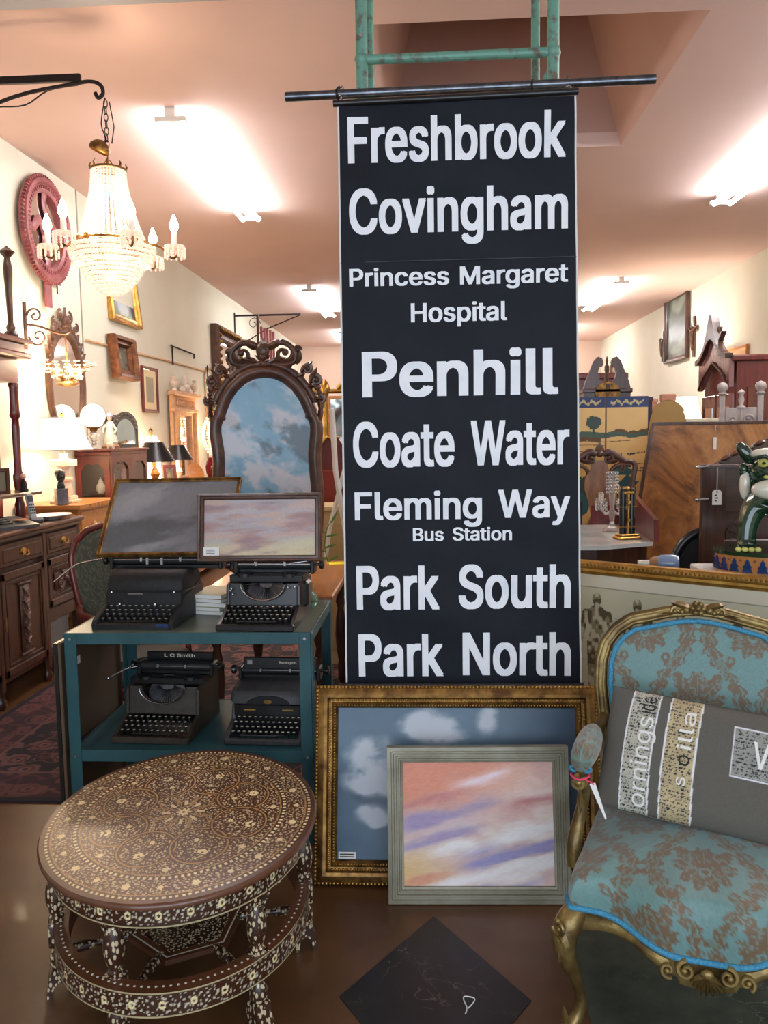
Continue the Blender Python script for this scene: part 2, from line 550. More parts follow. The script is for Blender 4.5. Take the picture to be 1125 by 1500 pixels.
M['whiteglaze'] = mat('white_glaze', rgb(220, 216, 200), 0.15, coat=0.7)
M['yellowglaze'] = mat('yellow_glaze', rgb(190, 190, 96), 0.15, coat=0.7)
M['blueglaze'] = mat('blue_glaze', rgb(34, 60, 110), 0.15, coat=0.7)
M['orangeglaze'] = mat('orange_glaze', rgb(186, 128, 70), 0.25, coat=0.5)
M['redglass'] = glass('ruby_glass', (0.5, 0.02, 0.05), 0.03, 0.8)
M['pinkstring'] = mat('pink_string', rgb(232, 60, 110), 0.7)
M['yellowpaper'] = mat('yellow_paper', rgb(240, 226, 30), 0.7)
M['cloth_grey'] = mat('grey_linen', rgb(88, 86, 80), 0.9, bstr=0.3, bscale=400)
M['ink'] = mat('printed_ink', rgb(40, 38, 36), 0.8)
M['canvas'] = painted('oil_on_canvas', 0.42, 0.25, 260, coat=0.15)
M['print'] = painted('matt_print', 0.85)

# ---------------------------------------------------------------- room shell
XL, XR, YF, YB, ZC = -2.92, 3.92, -2.1, 19.0, 3.6
fl = MB().box(XL - .1, XR + .1, YF - .1, YB + .1, -0.12, 0)
m, nt, p = nodes_of('brown_painted_concrete')
v = coords(nt)
n1 = noise(nt, v, 2.2, 8, 0.6); n2 = noise(nt, v, 90, 3)
nt.links.new(ramp(nt, n1, [(0.3, rgb(72, 46, 26)), (0.55, rgb(92, 61, 35)), (0.75, rgb(106, 73, 45))]), p.inputs['Base Color'])
p.inputs['Roughness'].default_value = 0.36; p.inputs['Coat Weight'].default_value = 0.15
bump(nt, n2, p, 0.12, 0.002)
M['floor'] = m
struct('floor', fl, m)
# dark stone lozenge and slab let into the floor
def stone_mat(name, a, b, vein):
    m, nt, p = nodes_of(name)
    v = coords(nt)
    n1 = noise(nt, v, 7, 8, 0.65)
    base = ramp(nt, n1, [(0.35, a), (0.7, b)])
    n = nt.nodes.new('ShaderNodeTexNoise'); n.inputs['Scale'].default_value = 5; n.inputs['Detail'].default_value = 9; n.inputs['Distortion'].default_value = 1.6
    nt.links.new(v, n.inputs['Vector'])
    vr = ramp(nt, n.outputs[0], [(0.0, (0, 0, 0)), (0.492, (0, 0, 0)), (0.5, (1, 1, 1)), (0.508, (0, 0, 0))])
    sp = ramp(nt, noise(nt, v, 3, 3), [(0.5, (0, 0, 0)), (0.66, (1, 1, 1))])
    mu = nt.nodes.new('ShaderNodeMath'); mu.operation = 'MULTIPLY'
    nt.links.new(vr, mu.inputs[0]); nt.links.new(sp, mu.inputs[1])
    mx = nt.nodes.new('ShaderNodeMix'); mx.data_type = 'RGBA'
    nt.links.new(mu.outputs[0], mx.inputs[0]); nt.links.new(base, mx.inputs[6]); mx.inputs[7].default_value = (*vein, 1)
    nt.links.new(mx.outputs[2], p.inputs['Base Color'])
    p.inputs['Roughness'].default_value = 0.4
    bump(nt, n1, p, 0.25, 0.004)
    return m
M['stone'] = stone_mat('black_stone', rgb(18, 18, 20), rgb(34, 32, 34), rgb(120, 108, 92))
M['slate'] = stone_mat('green_slate', rgb(52, 57, 50), rgb(86, 90, 76), rgb(160, 168, 150))
fo = bpy.data.objects['floor']
k = MB().slab([(0.0, 2.45), (-0.255, 2.07), (0.0, 1.69), (0.258, 2.07)], 0.0, 0.0025).build('floor_lozenge', M['stone'], fo)
k['label'] = 'black stone lozenge let into the brown floor'
k = MB().slab([(0.40, 2.42), (0.40, 1.2), (1.9, 1.2), (1.9, 2.42)], 0.0, 0.0025).build('floor_slab', M['slate'], fo)
k['label'] = 'dark green slate slab in the floor under the armchair'

struct('wall_left', MB().box(XL - .1, XL, YF, YB, 0, ZC), M['plaster_wall'])
struct('wall_right', MB().box(XR, XR + .1, YF, YB, 0, ZC), M['plaster_wall'])
bw = struct('wall_back', MB().box(XL, -1.9, YB, YB + .1, 0, ZC).box(-0.9, XR, YB, YB + .1, 0, ZC).box(-1.9, -0.9, YB, YB + .1, 3.0, ZC), mat('pinkish_back_wall', rgb(232, 206, 188), 0.8))
struct('door_1', MB().box(-1.88, -0.92, YB + 0.03, YB + .08, 0, 2.98).box(-1.78, -1.02, YB + 0.01, YB + .04, 0.2, 1.3).box(-1.78, -1.02, YB + 0.01, YB + .04, 1.5, 2.8), M['pine'])
# shop front behind the camera: wall around one wide opening
struct('wall_front', MB().box(XL, XR, YF - .12, YF, 0, 0.5).box(XL, XR, YF - .12, YF, 2.95, ZC).box(XL, -2.3, YF - .12, YF, .5, 2.95).box(3.4, XR, YF - .12, YF, .5, 2.95).box(0.5, 0.6, YF - .12, YF, .5, 2.95), M['plaster_wall'])
# ceiling with a splayed light well
wx0, wx1, wy0, wy1 = -0.28, 1.43, 4.38, 6.3
ce = MB().box(XL, wx0, YF, YB, ZC, ZC + .1).box(wx1, XR, YF, YB, ZC, ZC + .1).box(wx0, wx1, YF, wy0, ZC, ZC + .1).box(wx0, wx1, wy1, YB, ZC, ZC + .1)
struct('ceiling', ce, M['ceiling'])
t0 = [(wx0, wy0), (wx1, wy0), (wx1, wy1), (wx0, wy1)]
t1 = [(wx0 + .25, wy0 + .1), (wx1 - .32, wy0 + .1), (wx1 - .32, wy1 + .06), (wx0 + .25, wy1 + .06)]
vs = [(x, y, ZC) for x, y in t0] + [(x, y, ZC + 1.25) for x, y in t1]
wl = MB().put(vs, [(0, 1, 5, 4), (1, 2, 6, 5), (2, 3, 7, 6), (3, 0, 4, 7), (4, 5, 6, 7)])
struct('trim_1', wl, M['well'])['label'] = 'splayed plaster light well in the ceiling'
struct('trim_2', MB().box(XL, -0.9, 4.05 - .25, 4.05, ZC - 0.02, ZC), mat('grey_soffit', rgb(176, 176, 182), .8))
struct('trim_3', MB().box(XL, XL + .006, 6.90, 6.915, 0, ZC), mat('panel_seam', rgb(150, 146, 130), 0.8))
struct('baseboard_left', MB().box(XL, XL + .02, YF, YB, 0, .14, .004), M['plaster_wall'])
struct('baseboard_right', MB().box(XR - .02, XR, YF, YB, 0, .14, .004), M['plaster_wall'])

# conduit along the left wall
cp = MB().tube([(XL + .015, 6.95, 2.37), (XL + .015, 10.62, 2.40), (XL + .015, 10.68, 2.34), (XL + .015, 10.7, 1.0)], 0.011, 6)
tag(cp.build('conduit_pipe', M['pine'], smooth=60), 'thin pale conduit pipe running along the left wall then down', 'pipe')

# fluorescent fittings
FL = [(-1.61, 5.3, 'twin tube fluorescent light on the ceiling beyond the chandelier'),
      (2.62, 5.25, 'twin tube fluorescent light on the ceiling at the right edge'),
      (2.62, 2.75, 'twin tube fluorescent light added out of view to brighten the right side'),  # unseen extra fitting, added to light the painted screen and right foreground
      (-1.61, 11.4, 'far fluorescent ceiling light just left of the hanging bus blind'),
      (2.62, 11.4, 'far fluorescent ceiling light just right of the hanging bus blind'),
      (-1.61, 16.0, 'furthest fluorescent ceiling light on the left side of the shop'),
      (2.62, 16.0, 'furthest fluorescent ceiling light on the right side of the shop')]
for i, (x, y, lb) in enumerate(FL):
    if i == 0:
        f0 = thing('fluorescent_light', lb, 'ceiling light', (x, y, ZC), 0, 'fluorescent ceiling lights')
        MB().box(-.035, .035, 0, 2.42, -.06, 0, .004).box(-.1, .1, 0, 0.05, -.085, -.055, .004).box(-.1, .1, 2.37, 2.42, -.085, -.055, .004).build('fixture_body', M['whiteplastic'], f0)
        for s in (-1, 1):
            MB().tube([(s * .07, .05, -.085), (s * .07, 2.37, -.085)], 0.019, 10).build('fluorescent_tube', M['tube'], f0, smooth=60)
    else:
        o = copy_tree(f0); o.location = (x, y, ZC); o['label'] = lb
# ================================================================ scaffold frame, bar and bus blind
lad = thing('scaffold_frame', 'chipped green painted scaffold frame rising behind the steel bar', 'scaffold', (0.115, 3.02, 0))
for x in (-0.335, 0.335):
    MB().tube([(x, 0, 2.25), (x, 0, 3.58)], 0.021, 12).build('upright', M['scaffold'], lad, smooth=60)
for x in (-0.315, 0.29):
    MB().tube([(x, 0.13, 2.25), (x, 0.13, 3.58)], 0.016, 10).build('rear_upright', M['scaffold'], lad, smooth=60)
for z in (2.33, 2.83, 3.33):
    MB().tube([(-0.335, 0, z), (0.335, 0, z)], 0.017, 10).ball((-.335, 0, z), .027, 10, 6).ball((.335, 0, z), .027, 10, 6).build('rung', M['scaffold'], lad, smooth=60)
MB().tube([(0.335, 0.02, 2.80), (0.19, 0.06, 2.5)], 0.010, 8).build('brace', M['scaffold'], lad, smooth=60)
MB().tube([(-0.335, 0.02, 2.80), (-0.30, 0.06, 2.45)], 0.010, 8).build('brace', M['scaffold'], lad, smooth=60)
for z in (2.9, 3.05):
    MB().at((-.335, -.020, z), (PI / 2, 0, 0)).lathe([(.007, 0), (.007, .012)], 6).build('bolt', M['chrome'], lad)

BY = 2.9
bar = thing('hanging_bar', 'long bare steel pipe tied across the green scaffold frame', 'bar', (0.15, BY + .055, 2.692))
MB().tube([(-.635, 0, -.004), (.635, 0, .008)], 0.0155, 14).build('pipe', M['steel'], bar, smooth=60)
for x in (-.45, .22):
    MB().tube([(x, .0, .02), (x + .004, .03, .03), (x + .008, .05, -.02), (x, .0, -.022), (x - .004, -.02, 0.0), (x, 0, .02)], 0.004, 6).build('wire_tie', M['iron'], bar, smooth=60)

bl = thing('bus_blind', 'long black roller blind printed with white bus destinations', 'blind', (0, BY, 0))
def bwave(x, z):
    return 0.0035 * sin(z * 11 + 1.0) * sin(x * 6 + z * 2) + 0.002 * sin(z * 27 + x * 9) + 0.004 * sin(x * 4.0 + 0.7)
def edge(z):            # left and right edges taken down the blind
    t = (2.62 - z) / 2.0
    return (-0.292 - 0.010 * t, 0.503 + 0.030 * t)
nx, nz = 60, 150
P = np.zeros((nz, nx, 3))
for j in range(nz):
    z = 0.612 + 2.022 * j / (nz - 1)
    a, c = edge(z)
    for i in range(nx):
        x = a + (c - a) * i / (nx - 1)
        P[j, i] = (x, bwave(x, z), z)
Pw = P.copy(); Pw[:, :, 1] += .0022
for j in range(nz):
    cx = (P[j, 0, 0] + P[j, -1, 0]) / 2
    Pw[j, :, 0] = cx + (P[j, :, 0] - cx) * 1.016
m, nt, p = nodes_of('black_blind_cloth')
v = coords(nt)
nt.links.new(ramp(nt, noise(nt, v, 3.5, 9, 0.7), [(0.3, rgb(15, 18, 26)), (0.62, rgb(23, 27, 38)), (0.8, rgb(38, 42, 54))]), p.inputs['Base Color'])
p.inputs['Roughness'].default_value = 0.62
p.inputs['Specular IOR Level'].default_value = 0.25
bump(nt, noise(nt, v, 9, 8, 0.7), p, 0.35, 0.01)
MB().grid(P).build('blind_cloth', m, bl, smooth=180)
MB().grid(Pw).build('white_backing', M['white'], bl, smooth=180)
MB().tube([(-.312, 0, 2.638), (.515, 0, 2.648)], 0.0115, 12).build('top_roller', M['black'], bl, smooth=60)
MB().tube([(-.312, -.004, 0.606), (.545, -.004, 0.606)], 0.0105, 12).build('bottom_roller', M['black'], bl, smooth=60)
MB().box(-.297, .512, -.0032, -.0012, 2.105, 2.1075).build('seam', M['black'], bl)
for x in (-.285, .49):
    MB().tube([(x, 0, 2.645), (x, 0, 2.665), (x - .01, .02, 2.675), (x - .012, .05, 2.685), (x - .006, .06, 2.71), (x, .05, 2.715), (x + .006, .035, 2.70)], 0.0022, 6).build('wire_hook', M['chrome'], bl, smooth=60)
inkw = mat('white_blind_ink', rgb(246, 248, 252), 0.6, c2=rgb(224, 230, 240), nscale=9, lo=.5, hi=.8)
LINES = [('Freshbrook', 510, 829, 234.5, 68), ('Covingham', 512, 832, 339, 66), ('Princess', 512, 658, 418.5, 26), ('Margaret', 674, 832, 414.5, 27),
         ('Hospital', 602, 743, 470.5, 28), ('Penhill', 531, 818, 579.5, 67), ('Coate', 518, 666, 683.5, 66), ('Water', 690, 834, 681, 66),
         ('Fleming', 520, 706, 761, 41), ('Way', 730, 835, 758, 41), ('Bus', 605, 650, 792.5, 19), ('Station', 663, 750, 791.5, 19),
         ('Park', 523, 644, 892.5, 64), ('South', 672, 836, 891, 64), ('Park', 526, 650, 990.5, 62), ('North', 678, 836, 989.5, 63)]
for txt, px0, px1, py, cap in LINES:
    pm = (px0 + px1) / 2
    A = atY(px0, py, BY); B = atY(px1, py, BY); Mp = atY(pm, py, BY); Tp = atY(pm, py - cap, BY)
    o_ = 0.023 if cap > 50 else 0.021
    wd = word(txt, A.x, B.x, Mp.z, Tp.z - Mp.z, o_, lambda x, z: bwave(x, z) - 0.0024, step=.016)
    wd.build('printed_word', inkw, bl)

# ================================================================ steel cart
CX0, CX1, CY0, CY1, CT, CS = -1.345, -0.435, 2.90, 3.50, 0.80, 0.355
cart = thing('steel_cart', 'worn teal steel two tier cart carrying four old typewriters', 'cart', ((CX0 + CX1) / 2, (CY0 + CY1) / 2, 0))
hw, hd = (CX1 - CX0) / 2, (CY1 - CY0) / 2
MB().box(-hw, hw, -hd, hd, CT - .006, CT, .002).build('top_shelf', M['carttop'], cart)
MB().box(-hw + .004, hw - .004, -hd + .004, hd - .004, CS - .006, CS, .002).build('lower_shelf', M['cartblue'], cart)
for z in (CT, CS):
    for s in (-1, 1):
        MB().box(-hw, hw, s * hd - .003, s * hd + .003, z - .042, z + .001, .001).build('rail', M['cartblue'], cart)
        MB().box(s * hw - .003, s * hw + .003, -hd, hd, z - .042, z + .001, .001).build('rail', M['cartblue'], cart)
for sx in (-1, 1):
    for sy in (-1, 1):
        lz = .0105 if sy > 0 else 0.0
        q = MB().box(min(sx * hw, sx * (hw - .042)), max(sx * hw, sx * (hw - .042)), sy * (hd + .003) - .003, sy * (hd + .003) + .003, lz, CT - .002, .001)
        q.box(sx * (hw + .003) - .003, sx * (hw + .003) + .003, min(sy * hd, sy * (hd - .042)), max(sy * hd, sy * (hd - .042)), lz, CT - .002, .001)
        q.build('leg', M['cartblue'], cart)
for sx in (-1, 1):
    for z in (CT - .02, CS - .02):
        MB().at((sx * (hw - .02), -hd - .006, z), (PI / 2, 0, 0)).lathe([(.007, 0), (.006, .005)], 6).build('bolt', M['chrome'], cart)

# framed picture seen from behind, leaning in the cart's left side
pb = thing('leaning_frame_back', 'brown back of a black framed picture leaning inside the cart at left', 'picture', (CX0 - .030, 2.94, 0.0), R_(90))
MB().box(-.02, .56, .0, .012, .0, .755, .002).build('backing_board', mat('brown_board', rgb(92, 72, 52), 0.8), pb)
MB().box(.06, .14, -.002, .0, .64, .67).build('paper_label', M['white'], pb)
MB().moulding(.58, .755, [(0, -.013), (0, -.028), (.022, -.03), (.024, -.013)]).build('black_frame', M['black'], pb).location = (.27, 0, 0)

# ---------------------------------------------------------------- typewriters
def keys(root, w, y0, z0, rows=4, n=11, dy=.019, dz=.0125, r=.0062, m='ivory', rim='black'):
    stems = MB(); caps = MB()
    step = w / (n - 1)
    for j in range(rows):
        for i in range(n):
            x = -w / 2 + i * step + (j % 2) * step * .4 - step * .2
            y = y0 + j * dy; z = z0 + j * dz
            stems.at((x, y, z), (0, 0, 0)).lathe([(.0016, -.03), (.0016, -.004), (r + .0012, -.003), (r + .0012, 0.0), (r, .0008)], 8)
            caps.at((x, y, z + .0009)).lathe([(r * .86, 0), (r * .86, .0006)], 8)
    o = stems.build('key_rims', M[rim], root); o['kind'] = 'stuff'
    o = caps.build('key_tops', M[m], root); o['kind'] = 'stuff'
    MB().box(-w * .33, w * .33, y0 - dy * 1.05, y0 - dy * .4, z0 - .010, z0 - .004, .002).build('space_bar', M[rim], root)

def carriage(root, x0, x1, y, z, r=.020, body='black'):
    xm = (x0 + x1) / 2
    MB().tube([(x0 + .035, y, z), (x1 - .035, y, z)], r, 16).build('platen_roller', mat('platen_rubber', rgb(30, 30, 32), 0.5) if 'platen_rubber' not in bpy.data.materials else bpy.data.materials['platen_rubber'], root, smooth=60)
    for s, xx in ((-1, x0), (1, x1)):
        k = MB().at((xx, y, z), (0, s * PI / 2, 0)).lathe([(.0, -.03), (.006, -.03), (.006, -.004), (.017, -.003), (.019, .002), (.019, .010), (.015, .013), (.0, .013)], 16)
        k.build('platen_knob', M[body], root, smooth=50)
    MB().box(x0 + .03, x1 - .03, y - .004, y + .035, z - .034, z - .018, .003).box(x0 + .02, x0 + .036, y - .03, y + .035, z - .034, z + .018, .004).box(x1 - .036, x1 - .02, y - .03, y + .035, z - .034, z + .018, .004).build('carriage_frame', M[body], root, smooth=30)
    q = MB().tube([(x0 + .03, y - .024, z + .004), (x1 - .03, y - .024, z + .004)], .0022, 6)
    for t in (.3, .62):
        xx = x0 + (x1 - x0) * t
        q.box(xx - .006, xx + .006, y - .028, y - .019, z - .004, z + .014, .002)
    q.build('paper_bail', M['chrome'], root, smooth=40)

# A: hooded grey machine, upper left
tA = thing('typewriter', 'hooded charcoal typewriter on the cart top under the grey cloud painting', 'typewriter', (-1.105, 3.145, CT), R_(-2), 'old typewriters on the cart')
W = .158
side = [(-.195, 0), (-.195, .022), (-.185, .032), (-.10, .075), (-.072, .085), (-.066, .128), (-.05, .17), (-.02, .195), (.03, .205), (.13, .205), (.165, .185), (.18, .14), (.18, 0)]
def sweepx(mb, prof, x0, x1, bev=.006):
    """profile (y, z) swept across x with softened ends"""
    cy = sum(p[0] for p in prof) / len(prof); cz = sum(p[1] for p in prof) / len(prof)
    n = len(prof); v = []; f = []
    for x, s in ((x0, .0), (x0 + bev * .3, .6), (x0 + bev, 1), (x1 - bev, 1), (x1 - bev * .3, .6), (x1, .0)):
        for (y, z) in prof:
            k = bev * (1 - s)
            L = math.hypot(y - cy, z - cz)
            v.append((x, y - (y - cy) / L * k, max(0, z - (z - cz) / L * k)))
    for i in range(5):
        for k in range(n):
            a = i * n + k; b = i * n + (k + 1) % n
            f.append((a, b, b + n, a + n))
    f += [tuple(range(n - 1, -1, -1)), tuple(5 * n + k for k in range(n))]
    return mb.put(v, f)
# side cheeks with sloped key well, then the hood between them
cheek = [(-.195, 0), (-.197, .018), (-.185, .034), (-.075, .072), (-.05, .10), (.16, .13), (.18, .10), (.18, 0)]
for a_, b_ in ((-W, -W + .02), (W - .02, W)): sweepx(MB(), cheek, a_, b_).build('side_panel', M['crinkle'], tA, smooth=30)
q = MB(); sweepx(q, [(-.195, 0), (-.195, .018), (-.18, .024), (-.17, .010), (-.06, .028), (-.06, 0)], -W + .018, W - .018, .002); q.build('base_front', M['crinkle'], tA, smooth=30)
MB().box(-W + .018, W - .018, -.072, .176, .004, .064).build('inner_works', M['black'], tA)
hood = [(-.075, .06), (-.075, .115), (-.062, .125), (-.062, .150), (-.048, .175), (-.02, .192), (.05, .196), (.14, .19), (.172, .165), (.178, .06)]
q = MB(); sweepx(q, hood, -W + .006, W - .006, .014); q.build('hood', M['crinkle'], tA, smooth=30)
q = MB(); sweepx(q, [(-.05, .118), (-.05, .124), (.175, .112), (.175, .106)], W - .004, W + .0015, .001); q.build('trim_groove', M['black'], tA)
MB().box(-.06, .0, -.0765, -.0745, .112, .1145).build('maker_plate', M['chrome'], tA)
for s in (-.9, .9):
    MB().ball((s * (W - .02), -.076, .120), .005, 8, 6).build('stud', M['chrome'], tA)
keys(tA, .245, -.155, .034)
for x in (-.09, .05):
    MB().ball((x, -.085, .074), .005, 8, 6).build('tab_lever', M['chrome'], tA)
carriage(tA, -.205, .30, .08, .222, .018, 'black')
MB().box(-.12, .27, .11, .118, .20, .245, .003).build('paper_rest', M['crinkle'], tA)
for x in (-.03, .03):
    MB().box(x - .006, x + .006, .055, .062, .205, .235, .002).build('paper_guide', M['chrome'], tA)
MB().tube([(-.205, .05, .232), (-.26, -.01, .226), (-.285, -.06, .216), (-.325, -.14, .17)], .0034, 8).build('return_lever', M['chrome'], tA, smooth=60)
MB().box(.09, .14, -.197, -.193, .010, .022, .001).build('base_badge', M['blueglaze'], tA)

# open-frame standard typewriter builder (B upper right, C lower left)
def open_typewriter(label, loc, rz, w, body, cx0, cx1, text=None, deep=.17, hgt=.20):
    t = thing('typewriter', label, 'typewriter', loc, rz, 'old typewriters on the cart')
    W = w / 2
    low = [(-.18, 0), (-.182, .024), (-.165, .028), (-.06, .075), (-.05, hgt - .055), (-.03, hgt - .045), (deep, hgt - .045), (deep, 0)]
    for s in (-1, 1):
        q = MB(); sweepx(q, low, min(s * W, s * (W - .012)), max(s * W, s * (W - .012)), .003); q.build('side_panel', M[body], t, smooth=30)
    MB().box(-W - .004, W + .004, -.192, -.168, 0, .026, .005).build('base_front', M[body], t, smooth=30)
    MB().box(-W, W, deep - .012, deep, 0, hgt - .06, .002).build('back_panel', M[body], t)
    MB().box(-W + .01, W - .01, -.17, deep - .01, .004, .014).build('inner_floor', M['black'], t)
    # front plate with a hollow for the type basket
    n = 18; top = []
    for i in range(n + 1):
        x = -W + .012 + (2 * W - .024) * i / n
        u = x / (W * .60)
        z = hgt - .048 if abs(u) >= 1 else hgt - .048 - .062 * math.sqrt(max(0, 1 - u * u))
        top.append((x, z))
    q = MB().at((0, -.052, 0), (R_(-8), 0, 0)).prism([(-W + .012, .07)] + top + [(W - .012, .07)], -.004, .004)
    q.build('front_plate', M[body], t, smooth=30)
    # curved rim and the fan of type bars
    arc = [(W * .60 * cos(PI + PI * i / 16), -.058, hgt - .048 + .062 * sin(PI + PI * i / 16)) for i in range(17)]
    MB().tube(arc, .0035, 6).build('basket_rim', M['chrome'], t, smooth=60)
    q = MB()
    for i in range(25):
        a = PI + PI * (i + .5) / 25
        q.tube([(W * .56 * cos(a), -.045, hgt - .05 + .058 * sin(a)), (W * .20 * cos(a), .0, hgt - .052 + .02 * sin(a))], .0016, 4)
    o = q.build('type_bars', M['steel'], t); o['kind'] = 'stuff'
    MB().at((0, .0, hgt - .085), (R_(62), 0, 0)).lathe([(.02, -.004), (W * .5, -.004), (W * .5, .004), (.02, .004)], 24).build('segment', M['steel'], t, smooth=30)
    keys(t, w * .80, -.150, .040, dz=.0115)
    carriage(t, cx0, cx1, .055, hgt + .012, .021, 'black')
    MB().box(cx0 + .04, cx1 - .04, .085, .092, hgt - .01, hgt + .062, .004).build('paper_rest', M['black'], t)
    MB().box(-W - .002, W + .002, .0, .12, hgt - .05, hgt - .022, .003).build('carriage_rail', M['black'], t)
    for s in (-1, 1):
        MB().at((s * W * .62, .02, hgt - .03)).lathe([(.03, 0), (.03, .012), (.012, .016), (.006, .016)], 18).build('ribbon_spool', M['black'], t, smooth=40)
    if text:
        q = MB(); q.at((0, .0835, hgt + .040), (0, 0, 0))
        wd = word(text, -.04, .09, 0, .013, .02)
        q.put(wd.v, wd.f); q.build('printed_word', M['ivory'], t)
    return t
tB = open_typewriter('open black typewriter on the cart top under the pink cloud painting', (-.632, 3.10, CT), R_(-3), .285, 'black', -.155, .205)
MB().tube([(.19, .03, .235), (.215, -.01, .24), (.10, -.02, .228)], .003, 8).build('return_lever', M['chrome'], tB, smooth=60)
for x, z in ((-.12, .135), (-.125, .128), (-.115, .115), (.10, .14), (.125, .143)):
    MB().ball((x, -.062, z), .0042, 8, 6).build('stud', M['chrome'], tB)
MB().box(.12, .16, .02, .10, .05, .15, .01).build('motor_box', M['black'], tB)
tC = open_typewriter('dusty brown black typewriter on the lower shelf at left', (-1.055, 3.15, CS), R_(-4), .30, 'browncase', -.155, .205, 'L C Smith', .19, .225)
MB().tube([(-.13, .03, .24), (-.17, .0, .235), (-.215, -.05, .215)], .0035, 8).ball((-.218, -.055, .213), .008, 8, 6).build('return_lever', M['chrome'], tC, smooth=60)
MB().box(-.14, .19, .052, .060, .235, .246, .002).build('chrome_strip', M['chrome'], tC)

# D: portable with a rounded grey cover
tD = thing('typewriter', 'grey hooded typewriter on the lower shelf behind the right leg', 'typewriter', (-.625, 3.13, CS), R_(-3), 'old typewriters on the cart')
W = .150
cheek = [(-.175, 0), (-.178, .02), (-.165, .03), (-.07, .065), (-.05, .12), (.16, .14), (.17, .12), (.17, 0)]
for a_, b_ in ((-W, -W + .018), (W - .018, W)): sweepx(MB(), cheek, a_, b_).build('side_panel', M['greycase'], tD, smooth=30)
MB().box(-W + .002, W - .002, -.180, -.155, 0, .024, .006).build('base_front', M['greycase'], tD, smooth=30)
MB().box(-W + .018, W - .018, -.062, .165, .004, .13).build('inner_works', M['black'], tD)
q = MB(); sweepx(q, [(-.066, .05), (-.066, .118), (-.058, .124), (.10, .13), (.10, .05)], -W + .012, W - .012, .004); q.build('front_plate', M['black'], tD, smooth=30)
hood = [(-.075, .128), (-.072, .150), (-.055, .172), (-.02, .185), (.06, .188), (.13, .18), (.165, .15), (.165, .128)]
q = MB(); sweepx(q, hood, -W - .002, W + .002, .022); q.build('hood', M['greycase'], tD, smooth=30)
arc = [(.085 * cos(PI * i / 14), -.0775, .126 + .032 * sin(PI * i / 14)) for i in range(15)]
MB().prism([(p[0], p[2]) for p in arc], -.0772, -.070).build('ribbon_opening', M['black'], tD)
MB().at((0, -.079, .138), (PI / 2, 0, 0)).lathe([(.010, 0), (.014, .001), (.014, .003), (.010, .003)], 16, sx=1.2, sy=.6).build('emblem', M['gold'], tD)
for s in (-1, 1):
    MB().box(s * .075 - .022, s * .075 + .022, -.068, -.066, .098, .103).build('gold_stripe', M['brightgold'], tD)
keys(tD, .235, -.140, .040, n=12, dy=.0185, m='ivory')
MB().box(-.09, .05, -.163, -.150, .030, .036, .002).build('pale_space_bar', M['greycase'], tD)
carriage(tD, -.175, .20, .09, .215, .018, 'black')
MB().box(-.13, .17, .060, .070, .225, .275, .004).build('paper_rest', M['black'], tD, smooth=30)
q = MB(); wd = word('Remington', .015, .085, 0, .010, .012); q.at((0, .0592, .249)).put(wd.v, wd.f); q.build('printed_word', M['ivory'], tD)
q = MB().box(-.115, -.095, .0588, .0598, .245, .262); q.build('emblem', M['chrome'], tD)

# papers and glass on the cart top behind the machines
cols = [rgb(214, 206, 176), rgb(150, 90, 60), rgb(206, 200, 178), rgb(190, 176, 140), rgb(176, 182, 180), rgb(200, 160, 110)]
for i in range(5):
    bk = thing('booklet', ['pale cream booklet topmost behind the hooded typewriter', 'brown covered booklet second from the top of the pile behind the typewriters', 'cream booklet in the middle of the pile behind the typewriters',
                          'tan booklet second from the bottom of the pile behind the typewriters', 'grey booklet lowest in the pile behind the typewriters'][i], 'booklet',
               (-.885 + .008 * (i % 3), 3.30, CT + .001 + (4 - i) * .0165), R_(-12 - 4 * (i % 2)), 'booklets piled on the cart')
    MB().box(-.075, .075, -.10, .10, 0, .0155, .001).build('pages', M['white'], bk)
    MB().box(-.077, .077, -.102, .102, .0142, .016, .0005).box(-.077, .077, -.102, .102, 0, .001).build('cover', mat('booklet_cover', cols[i], 0.6), bk)
gb = thing('glass_bottle', 'small round green glass bottle with a brass cap beside the black typewriter', 'bottle', (-.455 - .045, 3.36, CT))
MB().lathe([(.0, 0), (.022, 0), (.032, .014), (.035, .032), (.028, .054), (.014, .066), (.012, .078)], 18).build('flask', glass('green_glass', (.3, .5, .42), .03, .8), gb, smooth=60)
MB().lathe([(.015, .078), (.016, .096), (.012, .1)], 12).build('cap', M['gold'], gb, smooth=50)

# ---------------------------------------------------------------- painted skies
def sky(base, cloud, dark, seed, sc=(3, 4), lo=.46, hi=.66, tilt=0, warm=None, warp=1.0, streak=1.0):
    def fn(u, v):
        x = u * sc[0] + seed; y = (v * sc[1] + tilt * u) * streak
        q1 = fbm(x, y, 6, seed); q2 = fbm(x * .8 + 3 + q1 * warp, y * .9 + 7 + q1 * warp, 6, seed + 9)
        c = mix(np.broadcast_to(np.array(base) / 255., u.shape + (3,)), np.array(cloud) / 255., sstep(lo, hi, q2))
        c = mix(c, np.array(dark) / 255., .8 * sstep(.52, .72, fbm(x * .9 + 11, y * 1.4 + 2, 5, seed + 20)))
        if warm is not None:
            c = mix(c, np.array(warm) / 255., sstep(.5, .7, fbm(x * .7 + 31, y * .9 + 8, 5, seed + 30)) * .9)
        st = (vnoise(u * 160, v * 30, 3) - .5) * .03
        return c + st[..., None]
    return fn
